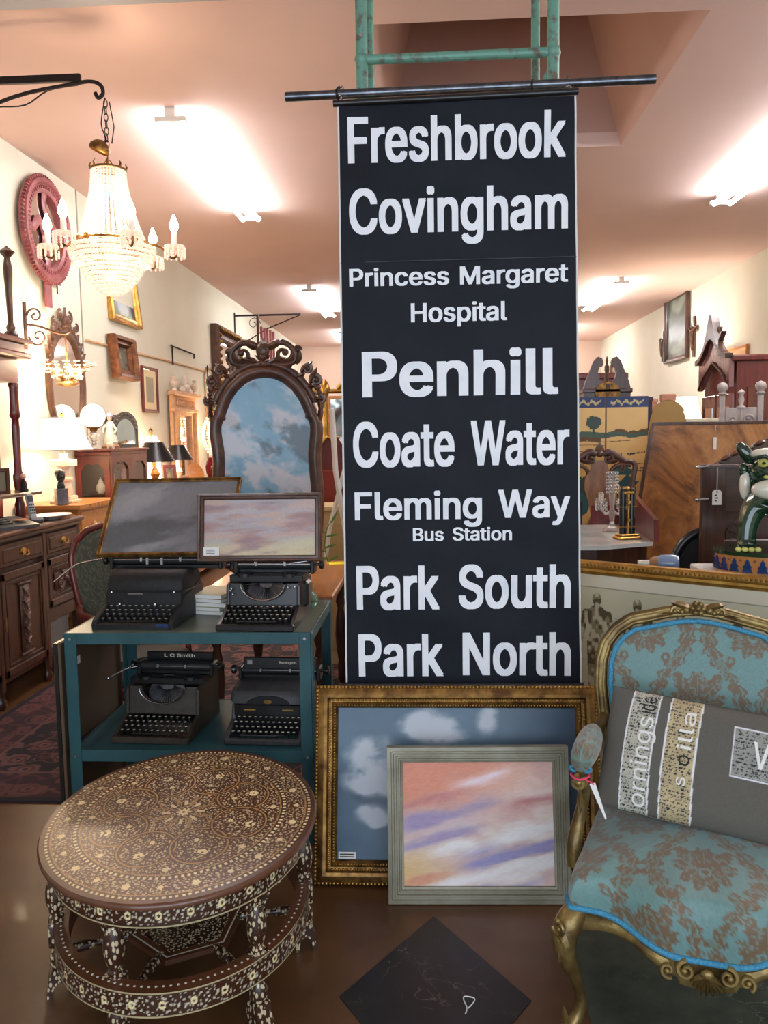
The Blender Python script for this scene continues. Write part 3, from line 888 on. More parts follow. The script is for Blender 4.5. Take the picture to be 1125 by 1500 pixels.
def framed(name, label, cat, loc, rz, rx, w, h, fw, prof, fmat, fn, nx=150, ny=110, group=None, bead=None, bmat=None, mat_=None, rest=True):
    t = thing(name, label, cat, loc, rz, group, rx)
    MB().moulding(w, h, prof).build('frame', M[fmat], t, smooth=35)
    if bead:
        q = MB()
        for b_ in bead: q.beads(w, h, *b_)
        o = q.build('frame_beading', M[bmat or fmat], t, smooth=180); o['kind'] = 'stuff'
    canvas('canvas', w - 2 * fw + .012, h - 2 * fw + .012, nx, ny, fn, mat_ or M['canvas'], t, 0.0, fw - .006)
    MB().box(-w / 2 + .008, w / 2 - .008, .003, .007, .008, h - .008).build('backing', M['ink'], t)
    return t
def prof_simple(fw, d): return [(0, -.008), (0, d * .7), (fw * .15, d), (fw * .4, d * .9), (fw * .5, d * .5), (fw * .8, d * .55), (fw, d * .2), (fw, -.008)]

# grey clouds, upper left: lying far back on the hooded typewriter
p0 = atY(140, 822, 3.10); p1 = atY(322, 822, 3.10)
gA = framed('cloud_painting', 'grey storm cloud painting in thin gold frame on the hooded typewriter', 'painting',
            ((p0.x + p1.x) / 2 + .02, 3.12, 1.055), R_(3), R_(-44), .53, .395, .016, prof_simple(.016, .012), 'gold',
            sky((118, 120, 126), (144, 146, 150), (76, 80, 84), 3, (2.2, 2.6), tilt=-.8, lo=.4, hi=.7), 120, 90)
# pink clouds, upper right
def mauve_sky(u, v):
    y = v - .15 * u
    n = fbm(u * 2.2 + 4, y * 6, 6, 8); n2 = fbm(u * 3 + 1, y * 8 + 3, 6, 15)
    c = mix(np.broadcast_to(np.array((164, 154, 160)) / 255., u.shape + (3,)), np.array((186, 172, 172)) / 255., fbm(u * 3, v * 5, 4, 2))
    c = mix(c, np.array((168, 126, 118)) / 255., sstep(.42, .60, n) * .9 * sstep(1.0, .7, v))
    c = mix(c, np.array((196, 160, 142)) / 255., sstep(.52, .66, n2) * .7)
    c = mix(c, np.array((206, 192, 148)) / 255., sstep(.30, .02, v - .12 * u + .3 * (n - .5)) * .85)
    c = mix(c, np.array((140, 112, 120)) / 255., sstep(.58, .70, n) * .6)
    return c + ((vnoise(u * 130, v * 60, 3) - .5) * .04)[..., None]
gB = framed('cloud_painting', 'pink and yellow cloud painting in dark frame on the open black typewriter', 'painting',
            (-.650, 3.075, 1.035), R_(0), R_(-9), .478, .262, .024, prof_simple(.024, .018), 'carvedwood',
            mauve_sky, 160, 100)
q = MB().box(-.222, -.155, -.006, -.004, .024, .056); q.build('price_label', M['white'], gB)
q = MB()
for i in range(3): q.box(-.205, -.172, -.0075, -.0065, .030 + i * .007, .033 + i * .007)
q.build('label_print', M['ink'], gB)

# big gold frame on the floor
gw, gh = .972, .655
def bluesky(u, v):
    c = mix(np.broadcast_to(np.array((60, 88, 110)) / 255., u.shape + (3,)), np.array((82, 110, 132)) / 255., fbm(u * 6, v * 6, 5, 41))
    c = mix(c, np.array((42, 64, 88)) / 255., sstep(.62, 1, u) * .7)
    n = fbm(u * 11, v * 9, 5, 44)
    def puff(cx, cy, rx, ry, s):
        return np.clip(1 - np.hypot((u - cx) / rx, (v - cy) / ry), 0, 1) * s
    u = u + .03 * (fbm(u * 14, v * 14, 3, 4) - .5); v = v + .05 * (fbm(u * 12 + 5, v * 12, 3, 6) - .5)
    k = puff(.40, .88, .18, .16, 1.1) + puff(.31, .90, .10, .10, .7) + puff(.63, .92, .07, .14, 1.1) + puff(.14, .68, .15, .17, 1.0) + puff(.10, .52, .15, .10, 1.0) + puff(.21, .50, .14, .12, .9) + puff(.16, .28, .11, .10, 1.3) + puff(.18, .55, .2, .4, .45) + puff(.5, .8, .3, .2, .4)
    c = mix(c, np.array((40, 56, 72)) / 255., .7 * sstep(.2, .6, puff(.17, .43, .14, .12, 1.2) * n * 1.8))
    return mix(c, np.array((188, 192, 200)) / 255., sstep(.22, .95, k * (n * 1.9)) * .95)
th = math.atan2(.175, .63)
prof = [(0, -.03), (0, .014), (.006, .022), (.010, .026), (.030, .034), (.040, .030), (.046, .020), (.056, .018), (.062, .024), (.070, .014), (.076, .004), (.076, -.03)]
gC = framed('gilt_picture', 'large gold framed blue sky painting leaning on the cart', 'painting', (.085, 2.635, 0.0), R_(0), -th, gw, gh, .074, prof, 'gold',
            bluesky, 200, 140, bead=[(.005, .023, .0125, .0055), (.049, .023, .0125, .0050), (.066, .024, .010, .0038)], bmat='brightgold')
MB().box(-.405, -.345, -.006, -.004, .080, .102).build('price_label', M['white'], gC)
q = MB()
for i in range(2): q.box(-.40, -.352, -.0075, -.0065, .085 + i * .008, .088 + i * .008)
q.build('label_print', M['ink'], gC)
# silver-grey frame in front
def pinksky(u, v):
    x = u; y = v - .25 * u
    n = fbm(x * 2.5 + 5, y * 9, 6, 61); n2 = fbm(x * 3 + 9, y * 12 + 4, 5, 70)
    y = v - .28 * u + .16 * (n - .5)
    def band(c, y0, w, u0, u1, colr, k):
        g = np.exp(-((y - y0) / w) ** 2) * sstep(u0 - .12, u0 + .12, u) * sstep(u1 + .12, u1 - .12, u) * k * (.55 + .9 * n2)
        return mix(c, np.array(colr) / 255., g)
    c = mix(np.broadcast_to(np.array((240, 222, 212)) / 255., u.shape + (3,)), np.array((228, 146, 118)) / 255., sstep(.34, .72, y) * sstep(1.1, .3, u - .3 * (v - .5)) * 1.0)
    c = mix(c, np.array((214, 160, 150)) / 255., sstep(.40, .6, fbm(x * 3, v * 5, 4, 66)) * .5)
    c = mix(c, np.array((228, 186, 124)) / 255., sstep(.5, .0, u) * sstep(.5, .1, v) * .9)
    c = band(c, .50, .05, .0, .62, (170, 152, 186), 1.1); c = band(c, .34, .06, .0, .48, (176, 158, 190), 1.1)
    c = band(c, .62, .03, .0, .40, (196, 124, 122), .9); c = band(c, .40, .05, .72, 1.1, (196, 124, 122), .9)
    c = band(c, .06, .045, .42, 1.1, (162, 156, 204), 1.2); c = band(c, .16, .04, .40, .62, (176, 164, 204), .9)
    c = band(c, .20, .05, .62, 1.1, (250, 246, 246), 1.3); c = band(c, -.06, .05, .1, 1.1, (246, 240, 240), 1.1)
    c = band(c, -.17, .04, .45, .9, (178, 166, 200), .8); c = band(c, .02, .04, .0, .3, (226, 160, 130), .9)
    c = band(c, .70, .06, .35, .7, (248, 222, 226), 1.0); c = band(c, .20, .05, .22, .5, (248, 240, 238), 1.1)
    st = (vnoise(u * 40, (v - .3 * u) * 220, 5) - .5) * .05
    return c + st[..., None]
M['silverwood'] = mat('silver_grey_wood', rgb(150, 146, 126), 0.42, 0.25, c2=rgb(128, 122, 102), nscale=9, bstr=0.15)
prof = [(0, -.02), (0, .018), (.012, .020), (.014, .016), (.020, .016), (.022, .020), (.028, .020), (.030, .015), (.036, .015), (.038, .018), (.042, .018), (.044, .010), (.050, .008), (.052, -.02)]
th2 = math.atan2(.085, .50)
gD = framed('grey_framed_picture', 'pink and violet sunset painting in silver grey frame in front of the gold frame', 'painting', (.150, 2.535, 0.0), R_(1.5), -th2, .588, .495, .051, prof, 'silverwood', pinksky, 200, 170)

# ================================================================ oak table behind the cart, carved sky mirror on it
tb = thing('oak_table', 'brown oak side table behind the cart under the yellow paper', 'table', (-.80, 4.42, .0105))
MB().box(-.34, .335, -.56, .56, .712, .7395, .006).build('tabletop', M['tablewood'], tb)
MB().box(-.29, .285, -.51, .51, .62, .712).build('apron', M['tablewood'], tb)
turn = [(.018, 0), (.026, .02), (.022, .06), (.028, .10), (.018, .13), (.030, .2), (.036, .3), (.03, .40), (.018, .46), (.03, .50), (.022, .53), (.034, .56), (.034, .70)]
for sx, x in ((-1, -.26), (1, .255)):
    for y in (-.48, .48):
        MB().at((x, y, 0)).lathe(turn, 14).build('leg', M['darkwood'], tb, smooth=50)
yp = MB().box(-.07, .07, -.05, .05, 0, .002)
tag(yp.build('yellow_notice', M['yellowpaper'], loc=(-.545, 4.86, .751)), 'bright yellow paper lying on the oak table', 'paper').rotation_euler = (0, 0, R_(15))

# silhouette half outline of the mirror frame (x, z from the base), measured on the right-hand side
inner = [(0, 1.075), (.05, 1.07), (.10, 1.048), (.15, 1.005), (.185, .955), (.207, .905), (.218, .875), (.216, .858), (.232, .848), (.240, .825), (.242, .79), (.236, .74), (.229, .69), (.228, .63), (.233, .56), (.238, .50), (.236, .35), (.22, .20), (.20, .12), (.12, .08), (0, .07)]
def smooth_closed(half, n=140):
    pts = half + [(-x, z) for x, z in reversed(half[1:-1])]
    P = np.array(pts + [pts[0]], float)
    d = np.r_[0, np.cumsum(np.hypot(*np.diff(P, axis=0).T))]
    t = np.linspace(0, d[-1], n, endpoint=False)
    return [(float(np.interp(k, d, P[:, 0])), float(np.interp(k, d, P[:, 1]))) for k in t]
inn = smooth_closed(inner)
def offset(poly, d):
    n = len(poly); out = []
    ar = sum(poly[i][0] * poly[(i + 1) % n][1] - poly[(i + 1) % n][0] * poly[i][1] for i in range(n))
    s = -1 if ar < 0 else 1
    for i in range(n):
        a = poly[(i - 2) % n]; b = poly[(i + 2) % n]
        tx, tz = b[0] - a[0], b[1] - a[1]; L = math.hypot(tx, tz) or 1
        out.append((poly[i][0] + s * tz / L * d, poly[i][1] - s * tx / L * d))
    return out
cm = thing('carved_mirror_frame', 'carved dark wooden arched frame holding a painting of blue sky and clouds', 'painting', (-.835, 4.20, .75))
rings = [(-.012, .0), (-.008, .010), (.006, .026), (.024, .034), (.042, .028), (.052, .010), (.054, -.015), (.02, -.015)]
v = []; n = len(inn)
for d, y in rings:
    v += [(x, -y, z) for x, z in offset(inn, d)]
f = []
for i in range(len(rings)):
    j = (i + 1) % len(rings)
    for k in range(n):
        a = i * n + k; b_ = i * n + (k + 1) % n
        f.append((a, b_, j * n + (k + 1) % n, j * n + k))
MB().put(v, f).build('frame', M['carvedwood'], cm, smooth=60)
# canvas: polar grid inside the outline, colours painted
rad = np.linspace(0, 1, 90); I = np.array(inn + [inn[0]]); c0 = np.array([0, .62])
# subdivide ring
T = np.linspace(0, len(inn), 361); ix = np.interp(T, np.arange(len(inn) + 1), I[:, 0]); iz = np.interp(T, np.arange(len(inn) + 1), I[:, 1])
XX = c0[0] + np.outer(rad, ix - c0[0]); ZZ = c0[1] + np.outer(rad, iz - c0[1])
u = XX / .5 + .5; vv = ZZ / 1.1
n1 = fbm(u * 2.4, vv * 7.5 + u * 1.0, 6, 91, .58); n2 = fbm(u * 2.2 + 4, vv * 7 + 1.5 + u, 6, 97, .58)
c = mix(np.broadcast_to(np.array((122, 172, 204)) / 255., u.shape + (3,)), np.array((158, 196, 218)) / 255., fbm(u * 5, vv * 5, 4, 3))
c = mix(c, np.array((214, 216, 226)) / 255., sstep(.46, .60, n1) * .95)
c = mix(c, np.array((96, 116, 130)) / 255., sstep(.49, .62, n2) * .85)
c = mix(c, np.array((224, 218, 226)) / 255., sstep(.55, .68, fbm(u * 3 + 8, vv * 9 + 4, 5, 120)) * .8)
MB().grid(np.stack([XX, np.full_like(XX, -.002), ZZ], -1)).build('canvas', M['canvas'], cm, col=c)
# carved crest and shoulders
q = MB()
for s in (-1, 1):
    q.scroll((s * .105, 1.185), .052, R_(90 - s * 60), 1.0, .014, -s, -.012)
    q.tube([(s * .02, -.01, 1.215), (s * .06, -.014, 1.236), (s * .11, -.014, 1.238), (s * .15, -.014, 1.21), (s * .168, -.012, 1.17), (s * .15, -.012, 1.135), (s * .10, -.012, 1.13), (s * .05, -.012, 1.145)], [.012, .016, .015, .014, .014, .012, .010, .008], 8)
    q.leaf((s * .02, 1.21), .10, .05, R_(90 - s * 62), -.02, .012)
    q.leaf((s * .03, 1.14), .09, .045, R_(90 - s * 75), -.02, .012)
    q.scroll((s * .175, 1.20), .02, 0, 1.1, .010, s, -.012)
    q.leaf((s * .165, 1.13), .075, .05, R_(90 - s * 20), -.012, .014)
    q.scroll((s * .225, 1.105), .024, R_(90), 1.2, .010, -s, -.012)
    q.leaf((s * .19, 1.09), .08, .045, R_(90 - s * 50), -.012, .012)
    q.leaf((s * .235, 1.03), .09, .045, R_(90 - s * 25), -.012, .012)
    q.scroll((s * .268, 1.045), .028, R_(90), 1.2, .011, -s, -.012)
    q.ball((s * .275, -.015, 1.01), .018, 8, 6); q.ball((s * .283, -.015, .985), .014, 8, 6)
    q.scroll((s * .29, .95), .024, R_(120), 1.2, .010, -s, -.012)
    q.leaf((s * .285, .98), .11, .04, R_(-90 + s * 3), -.012, .014)
    q.leaf((s * .29, .92), .10, .035, R_(-90 - s * 6), -.010, .012)
    arcp = [p_ for p_ in offset(inn, .062) if p_[1] > .93 and p_[0] * s >= -.01]
    arcp.sort(key=lambda p_: abs(p_[0]))
    q.tube([(p_[0], -.008, p_[1]) for p_ in arcp], [.016 + .004 * (k % 2) for k in range(len(arcp))], 8)
    for p_ in arcp[2::3]: q.leaf((p_[0] - s * .012, p_[1] - .004), .055, .040, math.atan2(p_[1] - .84, p_[0]) - s * .5, -.016, .012)
q.ball((0, -.02, 1.20), .036, 12, 8, (1, .6, 1.1)); q.ball((0, -.035, 1.165), .016, 10, 6); q.leaf((0, 1.19), .075, .06, R_(90), -.02, .014)
q.ball((0, -.02, 1.135), .020, 8, 6)
for k in range(5): q.leaf((0, 1.15), .05, .02, R_(90 + (k - 2) * 28), -.03, .006)
q.build('carved_crest', M['carvedwood'], cm, smooth=50)
MB().box(-.20, .20, -.03, .04, 0, .03, .006).box(-.04, .04, .0, .03, .02, .07).build('foot_block', M['carvedwood'], cm)

wl0 = atZ(685, 1472, .004)
sc0 = thing('wire_loop', 'tiny white bent wire loop lying on the black floor lozenge', 'scrap', (wl0.x, wl0.y, .0045), R_(-12))
MB().tube([(0, -.035, 0), (0, -.012, 0), (-.014, .018, 0), (-.012, .030, 0), (.012, .030, 0), (.014, .014, 0), (.004, -.012, 0)], .0018, 6).build('wire', M['whiteplastic'], sc0, smooth=60)
# ================================================================ oval inlaid table
def inlay_mat(name, scale, thr=.30, base=rgb(62, 36, 24), cream=rgb(206, 190, 156), stretch=(1, 1, 1)):
    m, nt, p = nodes_of(name)
    v = coords(nt, stretch)
    vo = nt.nodes.new('ShaderNodeTexVoronoi'); vo.inputs['Scale'].default_value = scale; vo.inputs['Randomness'].default_value = 0.75
    nt.links.new(v, vo.inputs['Vector'])
    a = ramp(nt, vo.outputs['Distance'], [(0.0, cream), (thr, cream), (thr + .05, base)])
    nt.links.new(a, p.inputs['Base Color'])
    p.inputs['Roughness'].default_value = 0.3; p.inputs['Coat Weight'].default_value = 0.4; p.inputs['Coat Roughness'].default_value = .2
    return m
M['inlay_leg'] = inlay_mat('bone_inlay_leg', 105, .38, stretch=(1, 1, .55))
M['inlay_fine'] = inlay_mat('bone_inlay_fine', 120, .36)
M['inlay_wood'] = mat('inlay_walnut', rgb(88, 52, 32), 0.32, c2=rgb(104, 64, 42), nscale=18, coat=.35)
ot = thing('inlaid_oval_table', 'low oval brown table densely inlaid with bone in a flower pattern', 'table', (-.705, 2.205, 0), R_(9))
EA, EB = .372, .462
nr, na = 210, 960
rr = np.linspace(0, 1, nr); aa = np.linspace(0, 2 * PI, na + 1)
RR, AA = np.meshgrid(rr, aa, indexing='ij')
X = RR * np.cos(AA) * EA; Y = RR * np.sin(AA) * EB
x = RR * np.cos(AA); y = RR * np.sin(AA)          # unit disc
brown = np.array((88, 48, 26)) / 255.; cream = np.array((222, 204, 156)) / 255.; tan = np.array((168, 128, 74)) / 255.
dens = 46
d1, v1 = cells(x * dens * EA / .4, y * dens * EB / .4, 5, .9)
fill = (d1 < .17 + .22 * v1)
c = np.broadcast_to(brown, x.shape + (3,)).copy()
c[fill] = cream * .92
def line(mask, colr):
    c[mask] = colr
# eight round lobes around the centre
lobes = []
edge_w = .010
inside = np.zeros(x.shape, bool)
for k in range(8):
    a = 2 * PI * (k + .5) / 8
    cx_, cy_ = .47 * math.cos(a), .47 * math.sin(a)
    d = np.hypot(x - cx_, y - cy_)
    th_ = np.arctan2(y - cy_, x - cx_)
    # each lobe: flower at its outer centre, leaf scrolls round it
    L = d < .205
    inside |= L
    line((d > .180) & (d < .192), brown * .8)
    line((d > .192) & (d < .205), tan * 1.05)
    line((d > .205) & (d < .214), brown * .7)
    fx, fy = .56 * math.cos(a), .56 * math.sin(a)
    fd = np.hypot(x - fx, y - fy); ft = np.arctan2(y - fy, x - fx)
    line(fd < .040 * (0.75 + .25 * np.abs(np.cos(2.5 * ft))), cream * 1.08)
    line(fd < .009, brown)
    sc_ = (np.abs(d - .115 - .02 * np.sin(5 * th_)) < .007) & L
    line(sc_, brown * .8)
    fx, fy = .40 * math.cos(a), .40 * math.sin(a)
    fd = np.hypot(x - fx, y - fy); ft = np.arctan2(y - fy, x - fx)
    line(fd < .022 * (0.7 + .3 * np.abs(np.cos(3 * ft))), cream)
# inner petals
for k in range(8):
    a = 2 * PI * k / 8
    u_ = x * math.cos(a) + y * math.sin(a); w_ = -x * math.sin(a) + y * math.cos(a)
    q_ = np.abs(w_) / (.075 * np.sin(np.clip((u_ - .03) / .27, 0, 1) * PI) + 1e-6)
    line((u_ > .03) & (u_ < .30) & (q_ > .86) & (q_ < 1.06), tan)
    line((u_ > .10) & (u_ < .16) & (np.abs(w_) < .012), cream)
R0 = np.hypot(x, y); TH = np.arctan2(y, x)
line(R0 < .055 * (.8 + .2 * np.cos(8 * TH)), cream * 1.05); line(R0 < .014, brown)
# rings of dots and lines
for r0 in (.765, .955):
    line(np.abs(R0 - r0) < .019, brown * .78)
    dot = (np.abs(R0 - r0) < .0105) & (np.abs(((TH / (2 * PI) * (150 if r0 > .9 else 118)) % 1) - .5) < .25)
    line(dot, cream * 1.05)
line(np.abs(R0 - .735) < .004, tan); line(np.abs(R0 - .925) < .004, tan)
line(R0 > .976, brown * .95)
# border flowers
for k in range(24):
    a = 2 * PI * k / 24
    fx, fy = .855 * math.cos(a), .855 * math.sin(a)
    fd = np.hypot(x - fx, y - fy); ft = np.arctan2(y - fy, x - fx)
    line(fd < (.030 if k % 2 else .022) * (0.7 + .3 * np.abs(np.cos(2.5 * ft))), cream * 1.05)
for k in range(16):
    a = 2 * PI * (k) / 16 + .0
    fx, fy = .68 * math.cos(a), .68 * math.sin(a)
    if k % 2 == 0:
        fd = np.hypot(x - fx, y - fy); ft = np.arctan2(y - fy, x - fx)
        line(fd < .026 * (0.7 + .3 * np.abs(np.cos(2.5 * ft))), cream)
c *= (0.86 + .28 * fbm(x * 5 + 3, y * 5 + 3, 4, 12))[..., None]
c[:, -1] = c[:, 0]
M['inlay_top'] = painted('bone_inlay_top', .30, .25, 300, coat=.35)
MB().grid(np.stack([X, Y, np.full_like(X, .4502)], -1)).build('inlaid_surface', M['inlay_top'], ot, col=c)
def ell(f, n=96, a0=0): return [(EA * f * cos(2 * PI * k / n + a0), EB * f * sin(2 * PI * k / n + a0)) for k in range(n)]
def ell_lathe(mb, prof, n=110):
    v = []; f = []
    for fr, z in prof:
        v += [(x_, y_, z) for x_, y_ in ell(fr, n)]
    L = len(prof)
    for i in range(L):
        j = (i + 1) % L
        for k in range(n):
            a = i * n + k; b_ = i * n + (k + 1) % n
            f.append((a, b_, j * n + (k + 1) % n, j * n + k))
    return mb.put(v, f)
MB().slab(ell(.99), .436, .4498).build('tabletop', M['inlay_wood'], ot)
ell_lathe(MB(), [(.985, .450), (1.0, .4495), (1.012, .442), (1.008, .434), (.985, .430)]).build('rim_moulding', M['inlay_wood'], ot, smooth=50)
def band(name, r0, z0, z1, th, rep, m):
    n = 720; nzz = 26
    tt = np.linspace(0, 2 * PI, n + 1); zz = np.linspace(z0, z1, nzz)
    ZZ, TT = np.meshgrid(zz, tt, indexing='ij')
    XX = EA * r0 * np.cos(TT); YY = EB * r0 * np.sin(TT)
    s = TT * .42 / (z1 - z0); t = (ZZ - z0) / (z1 - z0)
    c = np.broadcast_to(brown * .72, XX.shape + (3,)).copy()
    bone = np.array((206, 196, 172)) / 255.
    d, vv_ = cells(s * 5, t * 5, 3, .9); c[(d < .17 + .16 * vv_)] = bone
    ph = (TT / (2 * PI) * rep) % 1
    fd = np.hypot((ph - .5) * 2 * PI * .42 / rep, (t - .5) * (z1 - z0))
    c[(fd < .010) & (fd > .004)] = cream * 1.1
    c[(t < .07) | (t > .93)] = cream * .85
    c[(t > .07) & (t < .12)] = brown * .6; c[(t < .93) & (t > .88)] = brown * .6
    MB().grid(np.stack([XX, YY, ZZ], -1)).build(name, M['inlay_top'], ot, col=c)
    ell_lathe(MB(), [(r0 - .002, z0), (r0 - th, z0), (r0 - th, z1), (r0 - .002, z1)]).build(name + '_core', M['inlay_wood'], ot)
band('apron', .935, .372, .431, .05, 30, None)
band('lower_ring', .935, .150, .212, .10, 30, None)
q = MB()
for k in range(120):
    a = 2 * PI * k / 120
    q.at((EA * .885 * cos(a), EB * .885 * sin(a), .2125)).lathe([(.0035, 0), (.003, .0008)], 6)
for k in range(130):
    pass
o = q.build('ring_dots', M['ivory'], ot); o['kind'] = 'stuff'
legs = [(.215, -.300), (.335, .03), (-.125, -.345), (-.335, -.09), (.125, .345), (-.215, .300)]
for i, (lx, ly) in enumerate(legs):
    a = math.atan2(ly, lx)
    lg = MB().at((lx, ly, 0), (0, 0, a)).lathe([(.018, .208), (.020, .222), (.014, .228), (.021, .245), (.026, .27), (.025, .30), (.017, .326), (.014, .335), (.020, .342), (.020, .352)], 18)
    lg.box(-.020, .024, -.024, .024, .350, .425, .003)
    lg.box(-.018, .022, -.026, .026, .145, .213, .003)
    lg.lathe([(.016, .148), (.018, .138), (.013, .132), (.022, .115), (.024, .095), (.016, .074), (.014, .07)], 18)
    L = lg.build('leg', M['inlay_leg'], ot, smooth=50)
    # splayed foot with arched brackets
    ft = MB().at((lx, ly, 0), (0, 0, a))
    ft.prism([(-.030, .0), (-.022, .0), (-.016, .03), (0, .045), (.016, .03), (.020, .0), (.034, .0), (.030, .04), (.020, .078), (-.018, .078), (-.028, .04)], -.022, .022)
    ft.build('foot', M['inlay_leg'], ot, smooth=30)
    for s in (-1, 1):
        br = MB().at((lx, ly, 0), (0, 0, a + s * PI / 2))
        br.prism([(.02, .372), (.075, .372), (.05, .365), (.034, .35), (.026, .325), (.02, .32)], -.007, .007).build('bracket', M['inlay_fine'], ot)
    # spindle to the middle shelf
    r_ = math.hypot(lx, ly); sp = []
    for t, rd in ((.05, .006), (.1, .011), (.2, .014), (.3, .009), (.4, .013), (.5, .014), (.6, .008)):
        sp.append(((lx * (1 - t), ly * (1 - t), .12), rd))
    MB().tube([p_ for p_, _ in sp], [r for _, r in sp], 10).build('spindle', M['inlay_leg'], ot, smooth=60)
hexp = [(.165 * cos(PI / 3 * k + .3), .185 * sin(PI / 3 * k + .3)) for k in range(6)]
MB().slab(hexp, .112, .126).build('hexagon_shelf', M['inlay_wood'], ot)
hexi = [(p_[0] * .93, p_[1] * .93) for p_ in hexp]; hexj = [(p_[0] * .90, p_[1] * .90) for p_ in hexp]
q = MB()
v = [(*p_, .1266) for p_ in hexi] + [(*p_, .1266) for p_ in hexj]
q.put(v, [(k, (k + 1) % 6, 6 + (k + 1) % 6, 6 + k) for k in range(6)]).build('ivory_line', M['ivory'], ot)
MB().slab([(p_[0] * .8, p_[1] * .8) for p_ in hexp], .1262, .1268).build('inlaid_hexagon', M['inlay_fine'], ot)

# ================================================================ gilt armchair in blue damask
ch = thing('gilt_armchair', 'carved gilt armchair upholstered in blue and tan damask with turquoise braid', 'armchair', (.714, 2.139, 0), R_(-15))
teal = np.array((104, 140, 136)) / 255.; tanf = np.array((112, 84, 56)) / 255.
def damask(x, y, ox=0.0, oy=0.0, rw=.30, rh=.40):
    """mirrored palmettes and scrolling leaves; x, y in metres"""
    X = (x - ox) / rw; Y = (y - oy) / rh
    row = np.floor(Y * 2 + .5)
    X = X + .5 * (row % 2)
    fx = np.abs(((X + .5) % 1) - .5) * rw         # mirrored distance from the motif axis
    fy = (((Y * 2 + .5) % 1) - .5) * rh / 2
    r = np.hypot(fx, fy * .9); a = np.arctan2(fy, fx)
    wob = (fbm(fx * 60 + 5, fy * 60 + row * 0 + 9, 3, 33) - .5)
    lob = .072 * (.74 + .26 * np.abs(np.cos(4.5 * (a - PI / 2)))) * (1 + .25 * np.sin(a)) + wob * .03
    m = (r < lob).astype(float)
    vein = (np.abs(np.sin(9 * (a - PI / 2))) < .16) & (r > .018) & (r < lob * .86)
    m = np.where(vein, .25, m)
    m = np.where((r < .014) & (r > .008), 0.1, m)
    # ogee band of leaves between motifs
    Yg = ((y - oy) / rh) % 1
    og = rw * .25 + rw * .16 * np.cos(2 * PI * Yg + PI * 0)
    gx = np.abs(((x - ox) / rw + .5) % 1 - .5) * rw
    d = np.abs(gx - og)
    leafw = .013 + .016 * np.abs(np.sin(2 * PI * Yg * 6)) + (fbm(gx * 90, y * 90, 3, 50) - .5) * .020
    stem = d < leafw * .95
    cut = (np.abs(d - leafw * .45) < .0022)
    m = np.maximum(m, np.where(stem & (r > lob + .012), np.where(cut, .2, 1), 0))
    # curled tips
    for (hx, hy, rr_) in ((.055, .075, .018), (.10, .055, .016), (.06, -.07, .016), (.115, -.03, .013)):
        dd = np.hypot(fx - hx, fy - hy)
        m = np.maximum(m, ((np.abs(dd - rr_ * .6) < rr_ * .28)).astype(float) * .95)
    grain = vnoise(x * 900, y * 260, 4)
    m = m * np.where(fbm(x * 150, y * 110, 3, 71) > .40, 1, .35)
    base = teal * 1.0
    c = mix(np.broadcast_to(base, x.shape + (3,)), tanf, m * (.78 + .3 * grain))
    c = c * (.93 + .12 * grain)[..., None]
    return c
M['damask'] = painted('silk_damask', .50, .2, 900, spec=.5, sheen=.4)
M['braid'] = mat('turquoise_braid', rgb(78, 158, 190), 0.7, c2=rgb(52, 128, 166), nscale=220, bstr=.6, bscale=300)
# seat: plan outline
def seat_outline(n=180):
    pts = []
    raw = []
    for i in range(41):                       # front, left to right
        t = -1 + 2 * i / 40
        raw.append((.312 * t, -.262 - .060 * (cos(PI * t) * .5 + .5) + .012 * cos(3 * PI * t)))
    raw += [(.322, -.24), (.318, -.18), (.300, -.02), (.272, .24), (.262, .255)]
    raw += [(-.262, .255), (-.272, .24), (-.300, -.02), (-.318, -.18), (-.322, -.24)]
    P = np.array(raw + [raw[0]], float)
    d = np.r_[0, np.cumsum(np.hypot(*np.diff(P, axis=0).T))]
    t = np.linspace(0, d[-1], n + 1)
    return np.stack([np.interp(t, d, P[:, 0]), np.interp(t, d, P[:, 1])], -1)
SO = seat_outline(420)
def rail_z(xy):                               # lower edge of the upholstery along the outline
    x, y = xy[..., 0], xy[..., 1]
    front = sstep(-.10, -.25, y)
    t = np.clip(x / .315, -1, 1)
    return .335 - front * (.050 * (np.cos(PI * t) * .5 + .5) + .012 * (1 - np.abs(t)))
zb = rail_z(SO)
sl = []
for s in np.linspace(0, .90, 46): sl.append(('top', s))
for s in np.linspace(.04, 1, 26): sl.append(('side', s))
G = []
U = []
cen = np.array([0, -.01])
for kind, s in sl:
    if kind == 'top':
        P2 = cen + (SO - cen) * s
        z = .452 - .040 * (s / .9) ** 2.2 * np.ones(len(SO))
        uv = P2
    else:
        k = .90 + .10 * math.sin(s * PI / 2) ** .7
        P2 = cen + (SO - cen) * (k + .012 * math.sin(PI * s))
        z = .412 + (zb - .412) * (s ** 1.35)
        uv = cen + (SO - cen) * (.9 + .1 * s) + (SO - cen) / np.linalg.norm(SO - cen, axis=1)[:, None] * ((.412 - z))[:, None] * .9
    G.append(np.stack([P2[:, 0], P2[:, 1], z], -1)); U.append(uv)
G = np.array(G); U = np.array(U)
seatc = damask(U[..., 0], U[..., 1], 0.0, -.20)
MB().grid(G).build('seat_cushion', M['damask'], ch, smooth=180, col=seatc)
kk = 1.008
bp = [(float(cen[0] + (p_[0] - cen[0]) * kk), float(cen[1] + (p_[1] - cen[1]) * kk), float(z)) for p_, z in zip(SO[:-1], zb)]
MB().tube(bp[::2], .0075, 8, closed=True).build('seat_braid', M['braid'], ch, smooth=60)
